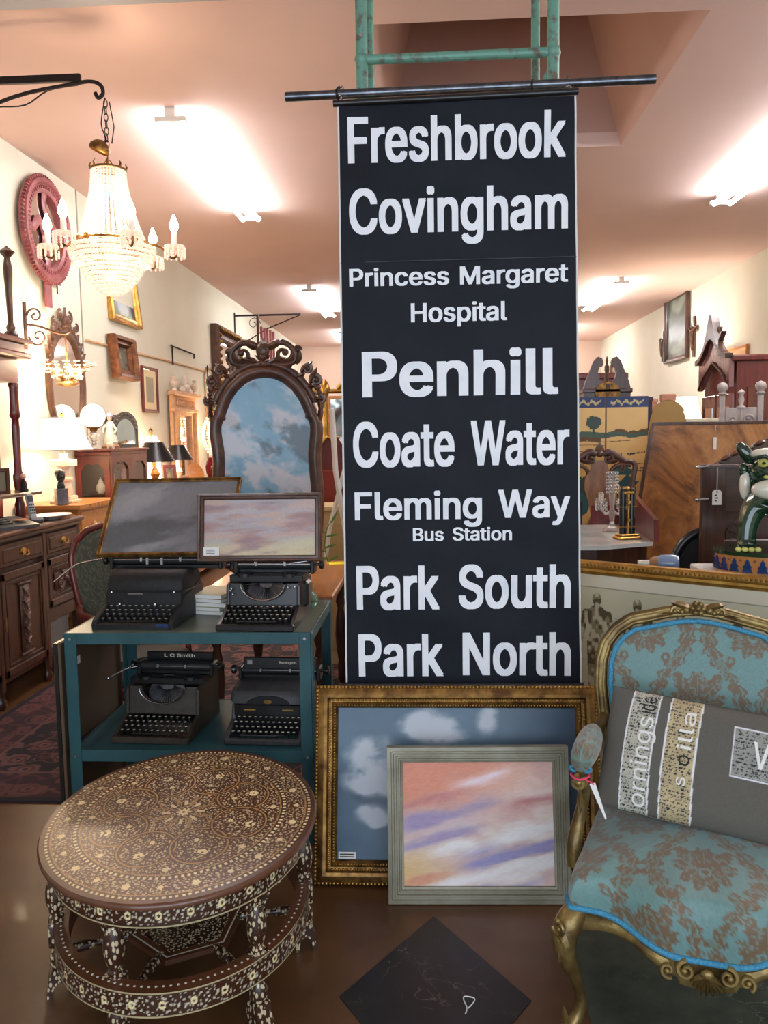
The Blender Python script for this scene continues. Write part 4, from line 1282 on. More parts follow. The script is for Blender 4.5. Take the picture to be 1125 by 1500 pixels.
# seat rail below the braid
v = []; f = []
nO = len(SO) - 1
for k in range(nO):
    x_, y_ = SO[k]; z = float(zb[k])
    fr = float(sstep(-.10, -.25, np.array(y_))); t = max(-1, min(1, x_ / .315))
    dp = .045 + fr * .012 * math.cos(PI * t * 2) + fr * .012 * (1 if abs(t) < .2 else 0)
    dx, dy = x_ - cen[0], y_ - cen[1]
    for s, zz in ((.97, z + .004), (1.008, z + .002), (1.016, z - .006), (1.0, z - .014), (1.012, z - dp * .6), (1.022, z - dp + .006), (1.014, z - dp), (.97, z - dp)):
        v.append((cen[0] + dx * s, cen[1] + dy * s, zz))
for k in range(nO):
    j = (k + 1) % nO
    for i in range(8):
        f.append((k * 8 + i, j * 8 + i, j * 8 + (i + 1) % 8, k * 8 + (i + 1) % 8))
MB().put(v, f).build('seat_rail', M['chairgold'], ch, smooth=50)
# shell and scrolls carved at the middle of the rail, knee carving at the corners
q = MB().at((0, -.330, .245), (R_(-10), 0, 0))
for k in range(9):
    a = R_(-90 + (k - 4) * 17)
    q.leaf((0, .008), .052 - abs(k - 4) * .003, .017, a, -.006, .008)
for s in (-1, 1):
    q.scroll((s * .045, .012), .022, R_(90), 1.3, .0065, -s, -.004)
    q.scroll((s * .085, .006), .018, R_(-60), 1.2, .0055, s, -.002)
q.ball((0, -.008, .012), .012, 10, 6, (1.3, .7, 1))
q.build('carved_shell', M['chairgold'], ch, smooth=50)
for sx in (-1, 1):
    # cabriole front legs
    pts = [(.300, -.250, .318), (.318, -.272, .290), (.328, -.286, .255), (.318, -.280, .20), (.300, -.262, .14), (.290, -.250, .085), (.294, -.254, .045), (.312, -.270, .020), (.330, -.284, .014)]
    q = MB().tube([(sx * a, b_, c_) for a, b_, c_ in pts], [.030, .034, .031, .022, .0155, .0135, .015, .017, .012], 14)
    L = q.build('front_leg', M['chairgold'], ch, smooth=60)
    q = MB().at((sx * .332, -.300, .285), (0, 0, sx * R_(40)))
    q.scroll((0, .012), .022, R_(200), 1.3, .006, 1, -.012); q.scroll((0.0, -.026), .015, R_(20), 1.2, .005, 1, -.010)
    q.leaf((0, -.01), .070, .026, R_(-90), -.004, .008)
    q.leaf((-.010, .0), .045, .018, R_(-112), -.006, .006); q.leaf((.010, .0), .045, .018, R_(-68), -.006, .006)
    for k in range(4): q.ball((0, -.014 + .003 * k, .030 - .020 * k), .008 - .001 * k, 8, 6)
    q.build('knee_carving', M['chairgold'], ch, smooth=50)
    q = MB().at((sx * .322, -.292, .016)).scroll((0, .004), .016, R_(90), 1.2, .006, sx, 0)
    q.leaf((0, .008), .06, .022, R_(95), -.004, .006)
    q.build('toe_scroll', M['chairgold'], ch, smooth=50)
    q = MB().tube([(sx * .262, .24, .33), (sx * .268, .256, .24), (sx * .262, .262, .14), (sx * .268, .285, .05), (sx * .275, .305, 0.004)], [.026, .021, .016, .016, .019], 12)
    q.build('rear_leg', M['chairgold'], ch, smooth=60)
# back
REC = .17                                    # recline: y grows with height
def back_pt(x, z, off=0.0):
    return (x, .262 + (z - .40) * REC + .030 * (x / .28) ** 2 * -1 + off, z)
half = [(0, .968), (.04, .966), (.09, .957), (.14, .945), (.19, .934), (.232, .905), (.262, .865), (.277, .81), (.278, .74), (.268, .66), (.255, .58), (.243, .50), (.232, .44), (.20, .425), (0, .425)]
BO = smooth_closed(half, 200)
def tube3(name, poly, off, r, m, sq=(1, 1)):
    return MB().tube([back_pt(x_, z_, off) for x_, z_ in poly], r, 10, closed=True, sq=sq).build(name, m, ch, smooth=60)
tube3('back_frame', BO, -.005, .020, M['chairgold'])
tube3('back_frame_bead', offset(BO, .010), -.016, .008, M['chairgold'])
tube3('back_frame_bead', offset(BO, -.010), -.020, .006, M['chairgold'])
BI = offset(BO, -.030)
tube3('back_braid', BI, -.022, .0075, M['braid'])
nb = 360
I = np.array(BI + [BI[0]]); T = np.linspace(0, len(BI), nb + 1)
ix = np.interp(T, np.arange(len(BI) + 1), I[:, 0]); iz = np.interp(T, np.arange(len(BI) + 1), I[:, 1])
for nm, sgn in (('back_upholstery', -1), ('outside_back', 1)):
    S = np.linspace(0, 1, 90)[:, None]
    BX = S * ix; BZ = .69 + S * (iz - .69)
    BYy = .262 + (BZ - .40) * REC - .030 * (BX / .28) ** 2 + sgn * (.014 + .022 * (1 - S ** 3))
    MB().grid(np.stack([BX, BYy, BZ], -1)).build(nm, M['damask'], ch, smooth=180, col=damask(BX, BZ, 0.0, .70))
q = MB().at((0, .262 + .56 * REC - .012, .968), (R_(-9.6), 0, 0))
q.ball((0, -.012, .006), .017, 12, 8, (1, .8, 1))
for k in range(6): q.ball((.015 * cos(k * PI / 3), -.018, .006 + .015 * sin(k * PI / 3)), .0095, 8, 6)
q.ball((0, -.028, .006), .008, 8, 6)
for s in (-1, 1):
    q.ball((s * .032, -.014, .0), .012, 8, 6); q.ball((s * .045, -.012, -.006), .009, 8, 6)
    q.leaf((s * .02, .006), .06, .03, R_(90 - s * 76), -.012, .009); q.leaf((s * .03, -.006), .085, .024, R_(90 - s * 96), -.012, .008)
    q.leaf((s * .10, -.018), .07, .018, R_(90 - s * 100), -.010, .006)
    q.scroll((s * .062, -.006), .015, R_(90), 1.2, .005, -s, -.012)
q.build('carved_crest', M['chairgold'], ch, smooth=50)
for sx in (-1, 1):
    P = [(sx * .318, -.085, .345), (sx * .322, -.080, .40), (sx * .312, -.055, .46), (sx * .300, -.050, .52), (sx * .302, -.075, .565), (sx * .306, -.105, .585)]
    MB().tube(P, [.024, .021, .0165, .015, .018, .020], 12).build('arm_post', M['chairgold'], ch, smooth=60)
    q = MB().at((sx * .306, -.112, .585), (0, 0, 0)).scroll((0, 0), .018, R_(90), 1.2, .010, 1, 0); q.leaf((0, -.02), .07, .02, R_(-90), .0, .006)
    q.build('arm_scroll', M['chairgold'], ch, smooth=50)
    MB().tube([(sx * .306, -.10, .60), (sx * .306, -.06, .612), (sx * .298, .05, .622), (sx * .280, .17, .632), (sx * .262, .27, .645)], [.015, .017, .016, .016, .018], 10).build('arm_rail', M['chairgold'], ch, smooth=60)
    # padded arm
    n = 60; m_ = 26
    tt = np.linspace(0, 1, m_)[:, None]; an = np.linspace(0, 2 * PI, n)[None, :]
    rad_ = .037 * np.sin(np.clip(tt * 1.0, .0, 1) * PI) ** .2 * np.ones_like(an) + .001
    AX = sx * (.306 - tt * .022) + rad_ * np.cos(an) * .9; AY = -.115 + tt * .20 + 0 * an; AZ = .642 + tt * .012 + rad_ * np.sin(an) * 1.15
    MB().grid(np.stack([AX, AY, AZ], -1)).build('arm_pad', M['damask'], ch, smooth=180, col=damask(AX * 2.2, AZ * 2.2 + AY * 1.5, 0.05, .03, .22, .26))
    MB().tube([(sx * .306 + .026 * cos(k * PI / 12), -.095 + .0 * k, .617 + .010 * sin(k * PI / 12)) for k in range(25)], .005, 6).build('arm_braid', M['braid'], ch, smooth=60)

tg = thing('price_tag', 'white price tag on pink string tied round the gilt chair arm', 'tag', (0, 0, 0))
RM = Matrix.Rotation(R_(-15), 3, 'Z')
kn = Vector((.714, 2.139, 0)) + RM @ Vector((-.306, -.105, .603))
MB().tube([(kn.x + .024 * cos(k * PI / 8), kn.y + .024 * sin(k * PI / 8), kn.z + .002 * sin(k)) for k in range(17)], .0026, 6).tube([(kn.x + .01, kn.y - .024, kn.z), (kn.x + .03, kn.y - .03, kn.z - .012)], .002, 5).build('string', M['pinkstring'], tg, smooth=60)
MB().put([(kn.x + .018, kn.y - .03, kn.z - .01), (kn.x + .034, kn.y - .026, kn.z - .008), (kn.x + .062, kn.y - .035, kn.z - .10), (kn.x + .058, kn.y - .038, kn.z - .102),
          (kn.x + .018, kn.y - .0315, kn.z - .01), (kn.x + .034, kn.y - .0275, kn.z - .008), (kn.x + .062, kn.y - .0365, kn.z - .10), (kn.x + .058, kn.y - .0395, kn.z - .102)],
         [(0, 1, 2, 3), (7, 6, 5, 4), (0, 4, 5, 1), (1, 5, 6, 2), (2, 6, 7, 3), (3, 7, 4, 0)]).build('card', M['white'], tg)

# ---------------------------------------------------------------- lumbar cushion
PWD, PHT = .60, .325
def pil_y(x, z, side=-1):
    a = np.clip(1 - np.abs(x / (PWD / 2)) ** 3.0, 0, 1); b = np.clip(1 - np.abs((z - PHT / 2) / (PHT / 2)) ** 2.6, 0, 1)
    return side * .062 * np.sqrt(a * b)
cu = thing('lumbar_cushion', 'grey oblong cushion with printed newspaper bands and lettering on the gilt armchair', 'cushion', (0, 0, 0))
CUW = Matrix.LocRotScale(Vector((.735, 2.115, .452)), Euler((R_(-24), R_(6), R_(-19)), 'XYZ'), None)
cu.matrix_world = CUW
cu.location = CUW.to_translation(); cu.rotation_euler = CUW.to_euler()
u, v_ = np.meshgrid(np.linspace(-1, 1, 330), np.linspace(0, 1, 170))
uu = np.sin(u * PI / 2 * .96) / math.sin(PI / 2 * .96)
Xp = uu * PWD / 2; Zp = v_ * PHT
def cushion_col(x, z):
    grey = np.array((96, 92, 84)) / 255.
    c = np.broadcast_to(grey, x.shape + (3,)).copy()
    c *= (.95 + .1 * vnoise(x * 1500, z * 1500, 3))[..., None]
    def printed(mask, x0, base, dens, sd):
        t = (vnoise((x - x0) * 420, z * 260, sd) > .60) & (np.abs(((z * 110) % 1) - .5) < .34)
        cc = np.broadcast_to(np.array(base) / 255., x.shape + (3,)).copy()
        cc *= (.9 + .2 * fbm(x * 40, z * 40, 3, sd))[..., None]
        cc[t] = np.array((52, 50, 52)) / 255.
        c[mask] = cc[mask]
    bx = x + .010 * np.sin(z * 9)
    for x0, x1, base, sd in ((-.236, -.168, (184, 180, 164), 5), (-.134, -.058, (186, 168, 130), 9)):
        c[(bx > x0 - .004) & (bx < x1 + .004)] = np.array((226, 226, 226)) / 255.
        printed((bx > x0) & (bx < x1), x0, base, 1, sd)
    for x0, x1 in ((.025, .205),):
        zz0, zz1 = .15, .275
        m_ = (x > x0 - .003) & (x < x1 + .003) & (z > zz0 - .003) & (z < zz1 + .003)
        c[m_] = np.array((220, 220, 224)) / 255.
        printed((x > x0) & (x < x1) & (z > zz0) & (z < zz1), x0, (150, 150, 142), 1, 14)
    return c
M['cushion'] = painted('printed_linen', .92, .3, 700)
MB().grid(np.stack([Xp, pil_y(Xp, Zp), Zp], -1)).build('front_cover', M['cushion'], cu, smooth=180, col=cushion_col(Xp, Zp))
MB().grid(np.stack([Xp[:, ::3], pil_y(Xp[:, ::3], Zp[:, ::3], 1), Zp[:, ::3]], -1)).build('back_cover', M['cloth_grey'], cu, smooth=180)
MB().tube([(-PWD / 2, 0, 0), (0, 0, -.001), (PWD / 2, 0, 0), (PWD / 2, 0, PHT / 2), (PWD / 2, 0, PHT), (0, 0, PHT + .001), (-PWD / 2, 0, PHT), (-PWD / 2, 0, PHT / 2)], .0022, 6, closed=True).build('piping', M['cloth_grey'], cu, smooth=60)
def vertical_word(txt, x0, cap, z0, z1, m, off):
    """letters reading upwards along the cushion band"""
    vs, fs = text_mesh(txt, off)
    a = min(p_[0] for p_ in vs); b_ = max(p_[0] for p_ in vs); H = max(v_[1] for v_ in text_mesh('H', off)[0])
    out = []
    for p_ in vs:
        z = z0 + (p_[0] - a) / (b_ - a) * (z1 - z0); x = x0 - p_[1] / H * cap
        x -= .010 * math.sin(z * 9)
        out.append((x, float(pil_y(np.array(x), np.array(z))) - .0022, z))
    return MB().put(out, fs).build('printed_word', m, cu)
vertical_word('ornings', -.172, .044, .018, .255, M['white'], .012)
vertical_word('ide', -.174, .044, .265, .312, M['ink'], .012)
vertical_word('s', -.074, .030, .095, .118, M['white'], .02)
vertical_word('o', -.068, .036, .148, .175, M['ink'], .01)
vertical_word('illa', -.068, .036, .19, .29, M['white'], .0)
wd = word('V', .072, .112, .180, .068, .012, lambda x, z: float(pil_y(np.array(x), np.array(z))) - .0022); wd.build('printed_word', M['white'], cu)
wd = word('I', .127, .137, .180, .068, .012, lambda x, z: float(pil_y(np.array(x), np.array(z))) - .0022); wd.build('printed_word', M['white'], cu)

# ================================================================ framed anatomy chart behind the chair
A = Vector((.46, 3.393, 0)); B = Vector((1.62, 2.538, 0))
cw = (B - A).length
ang = math.atan2((B - A).y, (B - A).x)
def chart(u, v):
    X = u * cw_; Z = v * chh
    c = np.broadcast_to(np.array((206, 200, 178)) / 255., u.shape + (3,)).copy()
    c *= (.97 + .05 * fbm(u * 6, v * 6, 4, 7))[..., None]
    ins = (X > .00) & (Z < chh - .055)
    c[(np.abs(Z - (chh - .055)) < .0015)] = np.array((150, 146, 130)) / 255.
    c[ins] *= np.array((.92, .93, .90))
    ink = np.array((70, 60, 40)) / 255.; mid = np.array((132, 118, 84)) / 255.; pale = np.array((188, 182, 160)) / 255.
    def figure(cx, top, H, flip=1, arms=True, skel=False):
        x = (X - cx) / H; z = (top - Z) / H        # z: 0 head top, 1 feet
        def el(ex, ez, rx, rz): return ((x - ex) / rx) ** 2 + ((z - ez) / rz) ** 2 < 1
        def limb(x0, z0, x1, z1, r0, r1):
            dx, dz = x1 - x0, z1 - z0; L2 = dx * dx + dz * dz
            t = np.clip(((x - x0) * dx + (z - z0) * dz) / L2, 0, 1)
            return np.hypot(x - x0 - t * dx, z - z0 - t * dz) < r0 + (r1 - r0) * t
        body = el(0, .065, .040, .062) | limb(0, .10, 0, .16, .024, .03) | limb(-.075, .185, .075, .185, .03, .03) | limb(0, .2, 0, .36, .085, .065) | limb(0, .36, 0, .46, .066, .078)
        for s in (-1, 1):
            body |= limb(s * .105, .19, s * .135, .36, .030, .024) | limb(s * .135, .36, s * .150, .50, .022, .014) | el(s * .152, .53, .018, .03)
            body |= limb(s * .045, .46, s * .05, .70, .046, .030) | limb(s * .05, .70, s * .055, .93, .032, .016) | limb(s * .055, .95, s * .085, .975, .016, .012)
        n = vnoise(x * 30, z * 26, 21)
        sh = np.where(n > .58, 1.0, np.where(n > .35, .55, .15)) * (1 - .0 * x)
        if skel: sh = sh * .8
        cc = mix(mix(np.broadcast_to(pale, u.shape + (3,)), mid, sh), ink, sstep(.3, .9, sh) * .8)
        m_ = body
        c[m_] = cc[m_]
        for zz_ in (.22, .3, .43, .62):
            t_ = (np.abs(z - zz_ - (x * .1)) < .0022) & (np.abs(x) > .10) & (np.abs(x) < .20)
            c[t_] = mid
    figure(.200, chh - .072, .46)
    figure(.365, chh - .080, .45); figure(.530, chh - .088, .45); figure(.735, chh - .10, .44); figure(.94, chh - .09, .45); figure(1.15, chh - .09, .45)
    figure(.05, chh - .07, .45)
    return c
chh = .90; cw_ = cw - .10
ac = thing('anatomy_chart', 'long framed chart of standing anatomical figures in gold frame behind the armchair', 'picture', ((A.x + B.x) / 2, (A.y + B.y) / 2 - .0, .0), ang, None, 0)
prof = [(0, -.02), (0, .016), (.006, .024), (.018, .026), (.026, .018), (.030, .012), (.040, .014), (.048, .008), (.054, .002), (.054, -.02)]
MB().moulding(cw, 1.0, prof).build('frame', M['brightgold'], ac, smooth=35)
q = MB()
q.beads(cw, 1.0, .012, .024, .016, .0062)
o = q.build('frame_beading', M['gold'], ac, smooth=180); o['kind'] = 'stuff'
canvas('chart', cw_, chh, 620, 420, chart, M['print'], ac, 0.0, .05)
MB().box(-cw / 2 + .01, cw / 2 - .01, .006, .012, .01, .99).build('backing', M['ink'], ac)
# ================================================================ left side of the shop
XW = XL
def on_left_wall(name, label, cat, y, z, group=None, rx=0.0, off=0.012):
    return thing(name, label, cat, (XW + off, y, z), PI / 2, group, rx)
def on_right_wall(name, label, cat, y, z, group=None, rx=0.0, off=0.012):
    return thing(name, label, cat, (XR - off, y, z), -PI / 2, group, rx)

# ---- chandelier bracket
CHX, CHY = -1.60, 4.2
br = thing('wall_bracket', 'long black wrought iron wall bracket holding the crystal chandelier', 'bracket', (XW, CHY, 3.32))
MB().box(0, 1.20, -.012, .012, -.018, .018, .003).build('arm', M['iron'], br)
MB().box(0.0, .012, -.02, .02, -.75, .06, .003).build('wall_plate', M['iron'], br)
MB().tube([(.01, 0, -.62), (.25, 0, -.42), (.55, 0, -.20), (.85, 0, -.08), (1.15, 0, -.03), (1.25, 0, -.02), (1.30, 0, -.04), (1.31, 0, -.08), (1.285, 0, -.10), (1.27, 0, -.075)], .010, 8).build('curved_strut', M['iron'], br, smooth=60)
MB().scroll((.72, -.10), .055, R_(60), 1.2, .006, -1, 0).scroll((.42, -.20), .07, R_(60), 1.2, .006, -1, 0).build('scroll', M['iron'], br, smooth=60)
MB().tube([(1.18, .01, -.03), (1.02, .015, -.05), (.9, .015, -.115), (.75, .012, -.12), (.6, .01, -.13), (.5, 0, -.2), (.35, 0, -.36)], .004, 5).build('flex_cable', M['iron'], br, smooth=60)

# ---- crystal chandelier
cd = thing('crystal_chandelier', 'lit basket chandelier of crystal strings with candle arms on black bracket', 'chandelier', (CHX, CHY, 0))
def ringt(r, z, th=.005, n=40): return [(r * cos(2 * PI * k / n), r * sin(2 * PI * k / n), z) for k in range(n)]
# chain links
q = MB()
for k in range(7):
    z = 3.19 - k * .033
    pts = []
    for j in range(12):
        a = 2 * PI * j / 12
        u, w_ = .010 * cos(a), .021 * sin(a)
        pts.append((u, 0, z + w_) if k % 2 == 0 else (0, u, z + w_))
    q.tube(pts, .0024, 5, closed=True)
o = q.build('chain', M['iron'], cd, smooth=60); o['kind'] = 'stuff'
MB().tube([(.0, 0, 3.22), (-.03, .01, 3.10), (-.012, .01, 3.02), (-.055, .01, 2.97)], .003, 5).tube([(.02, 0, 3.20), (.035, .01, 3.08), (.02, .01, 3.0)], .003, 5).build('lamp_cord', M['iron'], cd, smooth=60)
MB().at((-.035, 0, 2.985), (0, R_(25), 0)).lathe([(.008, .03), (.03, .022), (.05, .0), (.052, -.02), (.047, -.028)], 22, cap=False).build('ceiling_rose', M['gold'], cd, smooth=50)
MB().tube([(0, 0, 2.96), (0, 0, 2.90)], .003, 6).tube([(.02 * cos(a * PI / 6), 0, 2.895 + .02 * sin(a * PI / 6)) for a in range(13)], .003, 6).build('hanging_loop', M['gold'], cd, smooth=60)
q = MB().tube(ringt(.085, 2.868), .0065, 8, closed=True)
for k in range(8):
    a = 2 * PI * k / 8 + .3
    q.tube([(.085 * cos(a), .085 * sin(a), 2.87), (.09 * cos(a), .09 * sin(a), 2.888), (.082 * cos(a), .082 * sin(a), 2.902)], [.006, .005, .002], 6)
q.build('top_crown', M['gold'], cd, smooth=60)
M['bead'] = glow('lit_crystal_bead', rgb(255, 214, 190), .25, rgb(250, 228, 216))
M['bead'].node_tree.nodes['Principled BSDF'].inputs['Transmission Weight'].default_value = .35
M['bead'].node_tree.nodes['Principled BSDF'].inputs['Roughness'].default_value = .1
q = MB()
ns = 34
for k in range(ns):
    a = 2 * PI * k / ns
    for i in range(26):
        t = i / 25
        r = .083 + (.168 - .083) * (t ** 1.7); z = 2.86 - t * .345
        q.ball((r * cos(a), r * sin(a), z), .0068, 6, 4)
o = q.build('crystal_strings', M['bead'], cd, smooth=180); o['kind'] = 'stuff'
# waist ring and basket tiers
MB().tube(ringt(.180, 2.505), .007, 8, True).build('waist_ring', M['gold'], cd, smooth=60)
q = MB(); g = MB()
tiers = [(.212, 2.475, .045), (.207, 2.452, .0), (.200, 2.430, 0), (.190, 2.405, 0), (.150, 2.38, 0), (.142, 2.36, 0), (.130, 2.34, 0), (.115, 2.32, 0), (.098, 2.30, 0), (.080, 2.283, 0), (.060, 2.268, 0), (.040, 2.256, 0)]
for r, z, _ in tiers:
    n = max(8, int(2 * PI * r / .0155))
    g.tube(ringt(r, z + .011, n=36), .0022, 5, closed=True)
    for k in range(n):
        a = 2 * PI * k / n
        q.ball((r * cos(a), r * sin(a), z), .0080, 6, 4, (1, 1, 1.45))
o = q.build('basket_prisms', M['bead'], cd, smooth=180); o['kind'] = 'stuff'
o = g.build('basket_rings', M['gold'], cd); o['kind'] = 'stuff'
MB().lathe([(.0, 2.235), (.012, 2.24), (.016, 2.25), (.012, 2.26), (0, 2.262)], 12).build('bottom_drop', M['bead'], cd, smooth=60)
for k in range(6):
    a = R_(8) + 2 * PI * k / 6
    T = Matrix.Rotation(a, 4, 'Z')
    q = MB(); q.T = T
    q.tube([(.17, 0, 2.50), (.21, 0, 2.50), (.25, 0, 2.485), (.275, 0, 2.455), (.30, 0, 2.435), (.325, 0, 2.445), (.33, 0, 2.475), (.318, 0, 2.488)], [.006, .007, .006, .006, .006, .006, .005, .005], 8)
    q.ball((.17, 0, 2.505), .018, 8, 6, (1, .8, 1.3))
    arm = q.build('candle_arm', M['gold'], cd, smooth=60)
    q = MB(); q.T = T @ Matrix.Translation((.315, 0, 0))
    q.lathe([(.010, 2.474), (.036, 2.482), (.052, 2.492), (.050, 2.496), (.010, 2.49)], 18).build('drip_pan', M['bead'], arm, smooth=50)
    q = MB(); q.T = T @ Matrix.Translation((.315, 0, 0))
    for j in range(12):
        b_ = 2 * PI * j / 12
        for i in range(4): q.ball((.050 * cos(b_), .050 * sin(b_), 2.480 - i * .014), .0066, 6, 4, (1, 1, 1.3))
    o = q.build('pan_prisms', M['bead'], arm, smooth=180); o['kind'] = 'stuff'
    q = MB(); q.T = T @ Matrix.Translation((.315, 0, 0))
    q.lathe([(.014, 2.49), (.013, 2.555), (.009, 2.560), (.0, 2.560)], 12).build('candle_sleeve', M['whiteplastic'], arm, smooth=50)
    q = MB(); q.T = T @ Matrix.Translation((.315, 0, 0))
    q.lathe([(.0, 2.556), (.010, 2.560), (.022, 2.585), (.023, 2.600), (.012, 2.630), (.004, 2.650), (.0, 2.654)], 12).build('flame_bulb', M['flame'], arm, smooth=180)
bulb_light(cd, (0, 0, 2.70), 14, (1, .74, .5), .06)
bulb_light(cd, (0, 0, 2.43), 5, (1, .74, .5), .06)

# ---- round rose-coloured pierced mirror
Yc = atX(58, 325, XW)
rm = on_left_wall('round_mirror', 'round rose coloured fretted wooden mirror high on the left wall', 'mirror', 6.22, 3.10, off=.03)
MB().at((0, 0, 0), (PI / 2, 0, 0)).lathe([(.27, .0), (.27, .035), (.29, .045), (.33, .042), (.345, .055), (.375, .055), (.385, .035), (.385, 0)], 60, cap=False).build('frame', M['pinkmould'], rm, smooth=35)
q = MB()
for k in range(80):
    a = 2 * PI * k / 80
    q.at((.385 * cos(a), -.03, .385 * sin(a)), (0, -a, 0)).box(-.005, .016, -.015, .012, -.007, .007, .003)
o = q.build('gadroon_edge', M['pinkmould'], rm); o['kind'] = 'stuff'
q = MB()
for k in range(60):
    a = 2 * PI * k / 60
    q.at((.310 * cos(a), -.046, .310 * sin(a)), (0, -a, 0)).box(-.014, .014, -.004, .004, -.005, .005, .002)
o = q.build('carved_pattern', M['pinkmould'], rm); o['kind'] = 'stuff'
MB().at((0, .0, 0), (PI / 2, 0, 0)).lathe([(.275, -.005), (.275, .004)], 48).build('mirror_glass', M['mirror'], rm)
q = MB()
for s in (-1, 1):
    q.tube([(s * .03, -.02, -.02), (s * .10, -.02, .05), (s * .16, -.02, .02), (s * .22, -.02, -.03), (s * .27, -.02, .0)], [.05, .035, .04, .03, .035], 8, sq=(1, .3))
    q.tube([(0, -.02, s * .02), (s * .03, -.02, s * .10), (s * -.02, -.02, s * .18), (0, -.02, s * .27)], [.05, .04, .03, .04], 8, sq=(1, .3))
q.build('fret', M['pinkmould'], rm, smooth=60)
MB().box(-.05, .05, -.02, .0, -.57, -.38, .005).build('hanging_tail', M['pinkmould'], rm)
hk = on_left_wall('iron_hook', 'small black iron cross hook just below the round rose mirror', 'hook', 6.40, 2.76)
MB().tube([(0, -.02, .12), (0, -.02, -.10)], .006, 6).tube([(-.08, -.02, -.03), (.07, -.02, -.02)], .006, 6).build('rods', M['iron'], hk)

# ---- sideboard
sb = thing('oak_sideboard', 'long carved dark oak sideboard with brass drawer pulls against left wall', 'sideboard', (-2.40, 0, 0))
SX = -(abs(XW) - 2.40) + .01     # back of the carcass in local x
Y0, Y1, ZT = 3.05, 5.50, 1.0
yd = [3.13, 3.85, 4.38, 4.95, 5.45]      # divisions
c = MB().box(SX, -.03, Y0 + .03, yd[3], .13, ZT - .05).box(SX, -.03, yd[3], Y1 - .03, .42, ZT - .05).box(SX, SX + .02, yd[3], Y1 - .03, .1, .45).box(SX, -.02, yd[3], Y1 - .03, .13, .16)
c.build('carcass', M['sidewood'], sb)
MB().box(SX, .03, Y0, Y1, ZT - .03, ZT, .008).box(SX, .012, Y0 + .015, Y1 - .015, ZT - .055, ZT - .028, .006).build('worktop', M['sidewood_along'], sb, smooth=30)
MB().box(-.06, .0, Y1 - .075, Y1 - .03, .13, .44, .004).box(-.045, -.02, yd[3], Y1 - .03, .36, .44).build('open_shelf_frame', M['sidewood'], sb)
for y in yd[:-1] + [Y1 - .05]:
    MB().box(-.035, .004, y - .022, y + .022, .10, ZT - .055, .004).build('stile', M['sidewood'], sb)
    MB().at((-.02, y, 0)).lathe([(.018, 0), (.030, .02), (.028, .05), (.018, .07), (.024, .09), (.026, .13)], 14).build('leg', M['darkwood'], sb, smooth=50)
def pull(parent, x, y, z):
    q = MB()
    q.at((x, y, z), (0, PI / 2, 0)).lathe([(.0, 0), (.032, 0), (.030, .004), (.012, .006), (0, .006)], 12, sx=.7)
    for s in (-1, 1): q.at((x + .005, y + s * .03, z), (0, PI / 2, 0)).lathe([(.0, 0), (.008, 0), (.008, .012), (0, .012)], 8)
    q.at().tube([(x + .014, y - .03, z), (x + .022, y - .022, z - .018), (x + .022, y + .022, z - .018), (x + .014, y + .03, z)], .004, 6)
    q.build('handle', M['brightgold'], parent, smooth=50)
for i in range(4):
    a, b_ = yd[i] + .025, (yd[i + 1] if i < 3 else Y1 - .05) - .025
    ym = (a + b_) / 2
    dr = MB().box(-.03, .006, a, b_, .80, .93, .006).box(0, .012, a + .03, b_ - .03, .825, .905, .005).build('drawer', M['sidewood'], sb, smooth=30)
    pull(dr, .012, ym, .868)
    z0, z1 = (.17, .77) if i < 3 else (.46, .77)
    dd = MB().box(-.03, -.004, a, b_, z0, z1)
    for (ya, yb, za, zb2) in ((a, b_, z0, z0 + .045), (a, b_, z1 - .045, z1), (a, a + .04, z0, z1), (b_ - .04, b_, z0, z1)):
        dd.box(-.01, .008, ya, yb, za, zb2, .004)
    for (ya, yb, za, zb2) in ((a + .05, b_ - .05, z0 + .055, z0 + .07), (a + .05, b_ - .05, z1 - .07, z1 - .055), (a + .05, a + .062, z0 + .055, z1 - .055), (b_ - .062, b_ - .05, z0 + .055, z1 - .055)):
        dd.box(-.01, .004, ya, yb, za, zb2, .003)
    D = dd.build('door', M['sidewood'], sb, smooth=30)
    cv = MB(); cv.T = Matrix.Translation((.004, ym, (z0 + z1) / 2)) @ Matrix.Rotation(PI / 2, 4, 'Z')
    hh = (z1 - z0) / 2 - .10; wv = (b_ - a) / 2 - .085
    if i < 3:
        cv.box(-.055, .055, -.006, .006, -hh, hh, .004)
        for k in range(5):
            zz = -hh + .05 + k * (2 * hh - .1) / 4
            for s in (-1, 1):
                cv.leaf((0, zz), .05, .022, R_(90 - s * 50), -.010, .006); cv.scroll((s * .026, zz - .02), .014, R_(90), 1.1, .004, s, -.008)
            cv.ball((0, -.010, zz), .009, 6, 5)
        cv.box(-.075, .075, -.014, .0, hh, hh + .018, .003).box(-.075, .075, -.014, .0, -hh - .018, -hh, .003)
    else:
        cv.box(-wv, wv, -.004, .004, -hh, hh, .003)
        for s in (-1, 1):
            for t in (-1, 1):
                cv.scroll((s * wv * .5, t * hh * .45), .035, R_(90), 1.3, .007, s * t, -.010)
                cv.leaf((s * .01, t * .01), .09, .035, R_(90 - s * 45) * t, -.010, .007)
        cv.ball((0, -.01, 0), .022, 10, 6)
    cv.build('carving', M['carvedwood'], D, smooth=50)
    if i < 3:
        kk_ = MB().box(.008, .014, b_ - .03 if i % 2 else a + .012, b_ - .012 if i % 2 else a + .03, .44, .52, .003).build('escutcheon', M['gold'], D)
MB().box(-.40, -.06, 4.98, 5.36, .165, .34, .003)
bx = thing('storage_box', 'pale grey box inside the open end of the oak sideboard', 'box', (-2.62, 5.2, .162))
MB().box(-.14, .15, -.19, .19, 0, .15, .004).build('body', mat('grey_card', rgb(128, 124, 120), .8), bx)
